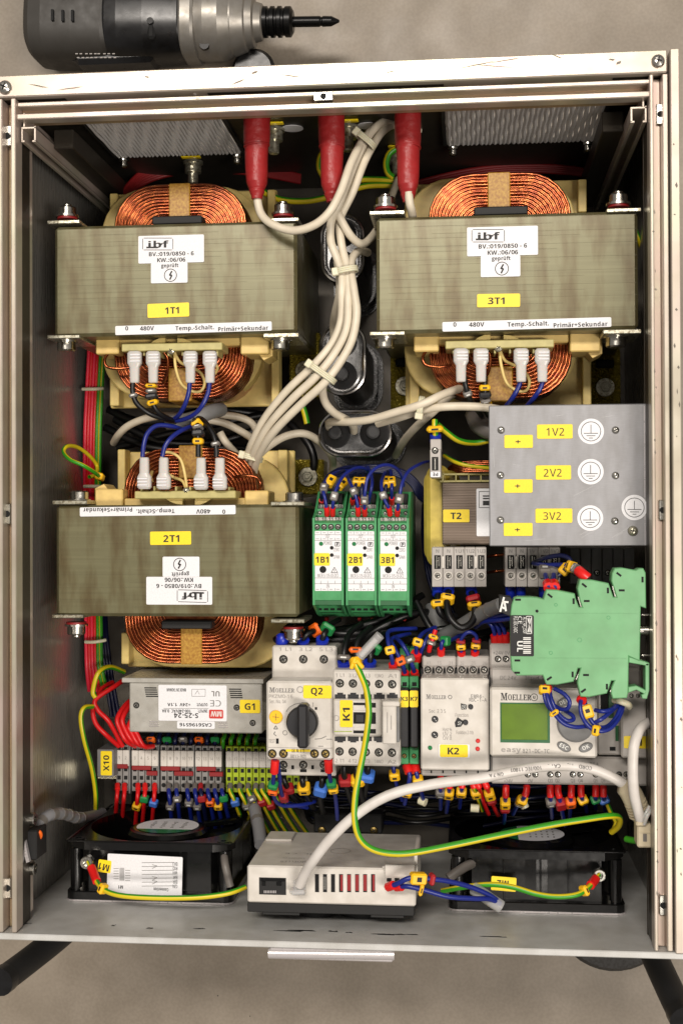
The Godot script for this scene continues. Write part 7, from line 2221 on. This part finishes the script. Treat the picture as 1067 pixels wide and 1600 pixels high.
	for e in [
		["blue", "blue wire with green and orange markers under the motor switch's left end", [430, 1188, -0.05, 429, 1204, -0.052, 427, 1222, -0.06, 428, 1245, -0.075, 440, 1258, -0.09, 470, 1258, -0.1, 492, 1252, -0.115], [["ferrule", 0.0, 0.1, 2.0, "ferrule_red"], mk(0.23, 0.3, "green", 2.6), mk(0.31, 0.38, "orange", 2.6)]],
		["blue", "second blue wire under the motor switch's left end, red marker", [434, 1190, -0.055, 437, 1215, -0.062, 440, 1240, -0.078, 452, 1255, -0.1, 480, 1262, -0.12], [mk(0.45, 0.6, "red", 2.3)]],
		["blue", "blue wire with green and yellow markers under the motor switch's right end", [513, 1188, -0.05, 514, 1205, -0.054, 517, 1222, -0.062, 524, 1245, -0.08, 527, 1280, -0.11], [["ferrule", 0.0, 0.11, 2.0, "ferrule_red"], mk(0.24, 0.33, "green", 2.6), mk(0.34, 0.43, "yellow", 2.6)]],
		["black", "black wire with red marker under the motor switch", [443, 1212, -0.09, 446, 1224, -0.088, 455, 1240, -0.1, 470, 1255, -0.12], [mk(0.2, 0.4, "red", 2.2)]],
		["black", "black wire with yellow marker under the motor switch", [473, 1212, -0.09, 473, 1224, -0.088, 478, 1240, -0.1, 490, 1262, -0.12], [mk(0.15, 0.4, "yellow", 2.4)]],
		["black", "black wire with pale blue marker under the motor switch", [505, 1212, -0.09, 503, 1224, -0.088, 500, 1245, -0.1, 505, 1270, -0.12], [mk(0.15, 0.4, "blue", 2.6)]],
		["black", "black wire with red marker under the contactor", [537, 1197, -0.07, 538, 1212, -0.072, 542, 1232, -0.085, 552, 1260, -0.11], [mk(0.15, 0.32, "red", 2.4)]],
		["black", "black wire with yellow marker under the contactor", [556, 1197, -0.07, 557, 1212, -0.072, 562, 1232, -0.085, 570, 1260, -0.11], [mk(0.15, 0.32, "yellow", 2.6)]],
		["black", "black wire with pale blue marker under the contactor", [575, 1197, -0.07, 574, 1207, -0.072, 572, 1228, -0.085, 566, 1256, -0.11], [mk(0.08, 0.26, "blue", 2.8)]],
		["blue", "blue wire with yellow marker under the contactor's A2 terminal", [614, 1197, -0.07, 616, 1210, -0.072, 620, 1228, -0.085, 628, 1250, -0.11], [mk(0.06, 0.24, "yellow", 2.8)]],
		["blue", "blue wire with yellow marker under the slim relay K3", [635, 1196, -0.07, 640, 1212, -0.066, 637, 1230, -0.07, 632, 1256, -0.09], [["ferrule", 0.0, 0.14, 2.2, "ferrule_red"], mk(0.5, 0.66, "yellow", 2.8)]],
		["blue", "blue wire with yellow and red markers under the slim relay K7", [648, 1196, -0.07, 651, 1210, -0.066, 655, 1228, -0.072, 662, 1252, -0.09], [["ferrule", 0.0, 0.14, 2.2, "ferrule_red"], mk(0.2, 0.42, "yellow", 2.8), mk(0.42, 0.55, "red", 2.7)]]]:
		wire("device_wire", e[1], e[2], 0.0015 if e[0] == "blue" else 0.0021, "wire_" + e[0], e[3], U)
	var below := [[688, "wire_blue", "grey", ""], [703, "wire_blue", "yellow", ""], [722, "wire_blue", "yellow", ""], [738, "earth", "yellow", ""], [745, "wire_red", "", ""], [757, "wire_red", "yellow", "red"], [790, "wire_blue", "yellow", "red"], [822, "wire_blue", "yellow", "grey"], [859, "wire_blue", "grey", ""], [871, "wire_blue", "red", ""], [892, "wire_blue", "orange", ""], [907, "wire_blue", "yellow", ""], [930, "wire_blue", "green", ""], [942, "wire_blue", "blue", ""]]
	for i in below.size():
		var e: Array = below[i]
		var x: float = e[0]
		var lean: float = [0, -4, -3, 10, 12, 14, -2, -14, 2, 8, -2, 6, 0, 2][i]
		var len_y: float = [40, 45, 38, 42, 48, 50, 48, 34, 40, 52, 44, 30, 26, 30][i]
		var y0 := 1210.0 if x < 770 else 1224.0
		var z0 := -0.075
		var ex := [["ferrule", 0.02, 0.12, 1.6, "ferrule_red"]]
		if e[2]: ex.append(mk(0.18, 0.36, e[2], 2.7))
		if e[3]: ex.append(mk(0.36, 0.46, e[3], 2.6))
		wire("device_wire", "%s wire%s below the right hand devices, %s from the left" % [{"wire_blue": "blue", "wire_red": "red", "earth": "green and yellow"}[e[1]], " with %s marker" % e[2] if e[2] else "", NTH[i]], [x, y0, z0, x, y0 + 12, z0 + 0.002, x + lean * 0.35, y0 + 24, z0, x + lean, y0 + len_y, z0 - 0.03, x + lean * 1.5, y0 + len_y + 14, z0 - 0.06], 0.0015, e[1], ex, "wires below the right hand devices")
	for i in 3:
		wire("cable_tie", "small pale tie head in the dark wires below the devices, %s from the left" % NTH[i], [[655, 1250, -0.09, 665, 1254, -0.088], [735, 1262, -0.1, 748, 1263, -0.1], [815, 1250, -0.1, 820, 1262, -0.1]][i], 0.003, "tie", [], "tie heads below the devices", "cable tie")
	# wires of the terminal strip
	var lower := [[184, "wire_red", ""], [195, "wire_red", ""], [216, "wire_red", "yellow"], [227, "wire_red", "green"], [242, "wire_red", "blue"], [264, "wire_blue", "grey"], [276, "wire_blue", "grey"], [293, "wire_blue", "grey"], [305, "wire_blue", "grey"], [314, "wire_navy", "red"], [325, "wire_blue", "orange"], [336, "wire_blue", "yellow"], [347, "wire_blue", "green"], [360, "earth", "blue"], [375, "earth", "grey"], [388, "earth", "grey"], [400, "earth", "red"], [410, "earth", "red"], [424, "earth", ""], [436, "earth", ""]]
	for i in lower.size():
		var e: Array = lower[i]
		var x: float = e[0]
		var tilt: float = -3.0 if i < 5 else (4.0 + (i - 5) * 0.8 if i < 13 else 16.0 + (i - 13) * 1.5)
		var ex := [["ferrule", 0.0, 0.09, 1.3, {"wire_red": "ferrule_red", "wire_blue": "mark_grey", "wire_navy": "mark_red", "earth": "mark_grey"}[e[1]]]]
		if e[2]: ex.append(mk(0.16 + 0.06 * (i % 3), 0.27 + 0.06 * (i % 3), e[2], 2.2))
		wire("strip_wire", "%s wire below the terminal strip X10, %s from the left" % [{"wire_red": "red", "wire_blue": "blue", "wire_navy": "dark blue", "earth": "green and yellow"}[e[1]], NTH[i]], [x, 1226, -0.166, x, 1236, -0.16, x + tilt * 0.4, 1250, -0.158, x + tilt, 1275, -0.17, x + tilt * 2, 1310, -0.19], 0.00165, e[1], ex, "wires below the terminal strip X10")
	var loops := [[186, 150, 1082, 146, 1130], [192, 172, 1076, 150, 1110], [212, 190, 1104, 184, 1140], [222, 198, 1104, 192, 1140], [232, 206, 1120, 202, 1145], [240, 214, 1125, 211, 1148]]
	for i in loops.size():
		var e: Array = loops[i]
		wire("strip_wire", "red wire looping into the top of the terminal strip X10, %s from the left" % NTH[i], [e[1] + 26, e[2] - 16, -0.175, e[1] + 8, e[2] - 4, -0.16, e[3], (e[2] + e[4]) / 2.0, -0.15, e[3] + 4, e[4], -0.148, (e[3] + e[0]) / 2.0, e[4] + 18, -0.15, e[0], 1166, -0.16], 0.0019, "wire_red", [], "red wires looping into the terminal strip X10")
	for i in 14:
		var x := 236.0 + i * 12.5
		var m: String = "wire_navy" if i < 9 else "earth"
		wire("strip_wire", "%s wire dropping from behind the power supply to the strip X10, %s one" % ["dark blue" if i < 9 else "green and yellow", NTH[i]], [x + (6 if i < 9 else -14), 1128, -0.19, x + 2, 1146, -0.18, x, 1156, -0.172, x, 1168, -0.175], 0.0017, m, [mk(0.62, 0.85, pal[(i * 2 + 1) % 6], 2.3)] if i % 2 == 0 and i < 9 else [], "wires between the power supply and the strip X10")
	# the coupler's own supply wires
	wire("blue_wire", "blue wire with yellow 4 marker from the network coupler, upper one", [606, 1386, -0.02, 620, 1381, -0.014, 640, 1372, -0.012, 668, 1373, -0.016, 700, 1377, -0.022, 735, 1386, -0.03, 765, 1399, -0.036, 781, 1411, -0.04], 0.0017, "wire_blue", [["ferrule", 0.0, 0.07, 1.8, "ferrule_red"], mk(0.2, 0.36, "yellow", 2.5), mk(0.36, 0.41, "red", 2.5)])
	wire("blue_wire", "blue wire from the network coupler, lower one", [619, 1386, -0.02, 635, 1385, -0.014, 660, 1390, -0.014, 700, 1401, -0.018, 740, 1404, -0.026, 765, 1405, -0.034, 780, 1412, -0.04], 0.0017, "wire_blue", [["ferrule", 0.0, 0.07, 1.8, "ferrule_red"], mk(0.22, 0.26, "yellow", 2.6)])
	wire("clear_hose", "clear sleeve end holding the coupler's blue wires before the right fan", [740, 1388, -0.046, 755, 1398, -0.042, 772, 1410, -0.04, 783, 1417, -0.04], 0.0045, "clear", [], "", "sleeve")
	# foot brackets with nuts on yellow foil
	for e in [["nut and washers on yellow foil between the transformer 2T1 and the signal modules", 481, 745, 25, 27], ["nut and washers on dark yellow foil left of the 3T1 transformer's coil", 632, 594, 22, 50], ["nut and washers on dark yellow foil right of the 3T1 transformer's coil", 945, 596, 24, 50], ["yellow foil bracket right of the 1T1 transformer's coil", 476, 570, 24, 50]]:
		var z := -0.175
		var t := thing("foot_bracket", e[0], "bracket", P(e[1], e[2], -0.2), "transformer foot brackets wrapped in yellow foil")
		var s := Shape.new()
		bx(s, e[1] - e[3], e[2] - e[4], e[1] + e[3], e[2] + e[4], -0.2, z, 0.001)
		part(s, "foil", M.foil, t)
		s = Shape.new()
		var dy: float = 0.0 if e[4] < 30 else 9.0
		cyl(s, e[1], e[2] + dy, z, z + 0.002, 15, 0.0004, 28)
		var wsh := part(s, "washer", M.zinc, t)
		screw(wsh, e[1], e[2] + dy, z + 0.002, 8.5, "hexagon", "zinc", "nut")
		if e[4] > 30:
			s = Shape.new()
			bx(s, e[1] - 14, e[2] - 34, e[1] + 14, e[2] - 22, z, z + 0.006, 0.0008)
			part(s, "clip", M.black_matt, t)

func _ready() -> void:
	rng.seed = 7
	var cam := Camera3D.new()
	cam.name = "camera"
	cam.fov = rad_to_deg(2.0 * atan(800.0 / FOCAL))
	cam.near = 0.02
	cam.far = 30.0
	add_child(cam)
	cam.basis = lay * look
	cam.position = W(EYE)
	cam.current = true
	var we := WorldEnvironment.new()
	we.name = "surroundings"
	var env := Environment.new()
	env.background_mode = Environment.BG_COLOR
	env.background_color = Color(0.615, 0.595, 0.575)
	env.background_energy_multiplier = 1.0
	env.tonemap_mode = Environment.TONE_MAPPER_LINEAR
	env.tonemap_exposure = 0.9
	env.sdfgi_enabled = true
	env.ssao_enabled = true
	env.ssil_enabled = true
	we.environment = env
	add_child(we)
	for e in [[Vector3(-0.35, 3.3, -1.25), 9.5, Vector2(1.5, 0.4)], [Vector3(1.4, 3.3, 0.7), 8.5, Vector2(1.5, 0.4)]]:
		var l := AreaLight3D.new()
		l.name = "hall_lamp"
		l.area_size = e[2]
		l.light_energy = e[1]
		l.light_color = Color(1.0, 0.965, 0.925)
		l.area_range = 12.0
		l.shadow_enabled = true
		add_child(l, true)
		l.position = e[0]
		l.look_at(Vector3(0, 0.3, 0), Vector3.FORWARD)
	materials()
	setting()
	cabinet()
	carrying_legs()
	transformers()
	capacitors()
	signal_modules()
	small_transformer()
	power_supply()
	terminal_strip()
	motor_switch()
	contactor()
	slim_relays()
	timer_relay()
	controller()
	fan(232.0, "black fan on the left of the bottom plate, white wiring label on its side", true)
	fan(838.0, "black fan on the right of the bottom plate, yellow tag M2 on its side", false)
	network_module()
	cover_plate()
	relay_board()
	door_switch()
	drill()
	red_sleeves()
	beige_cables()
	transformer_wires()
	module_wires()
	earth_wires()
	bundles()
	plug_wires()
	network_cable()
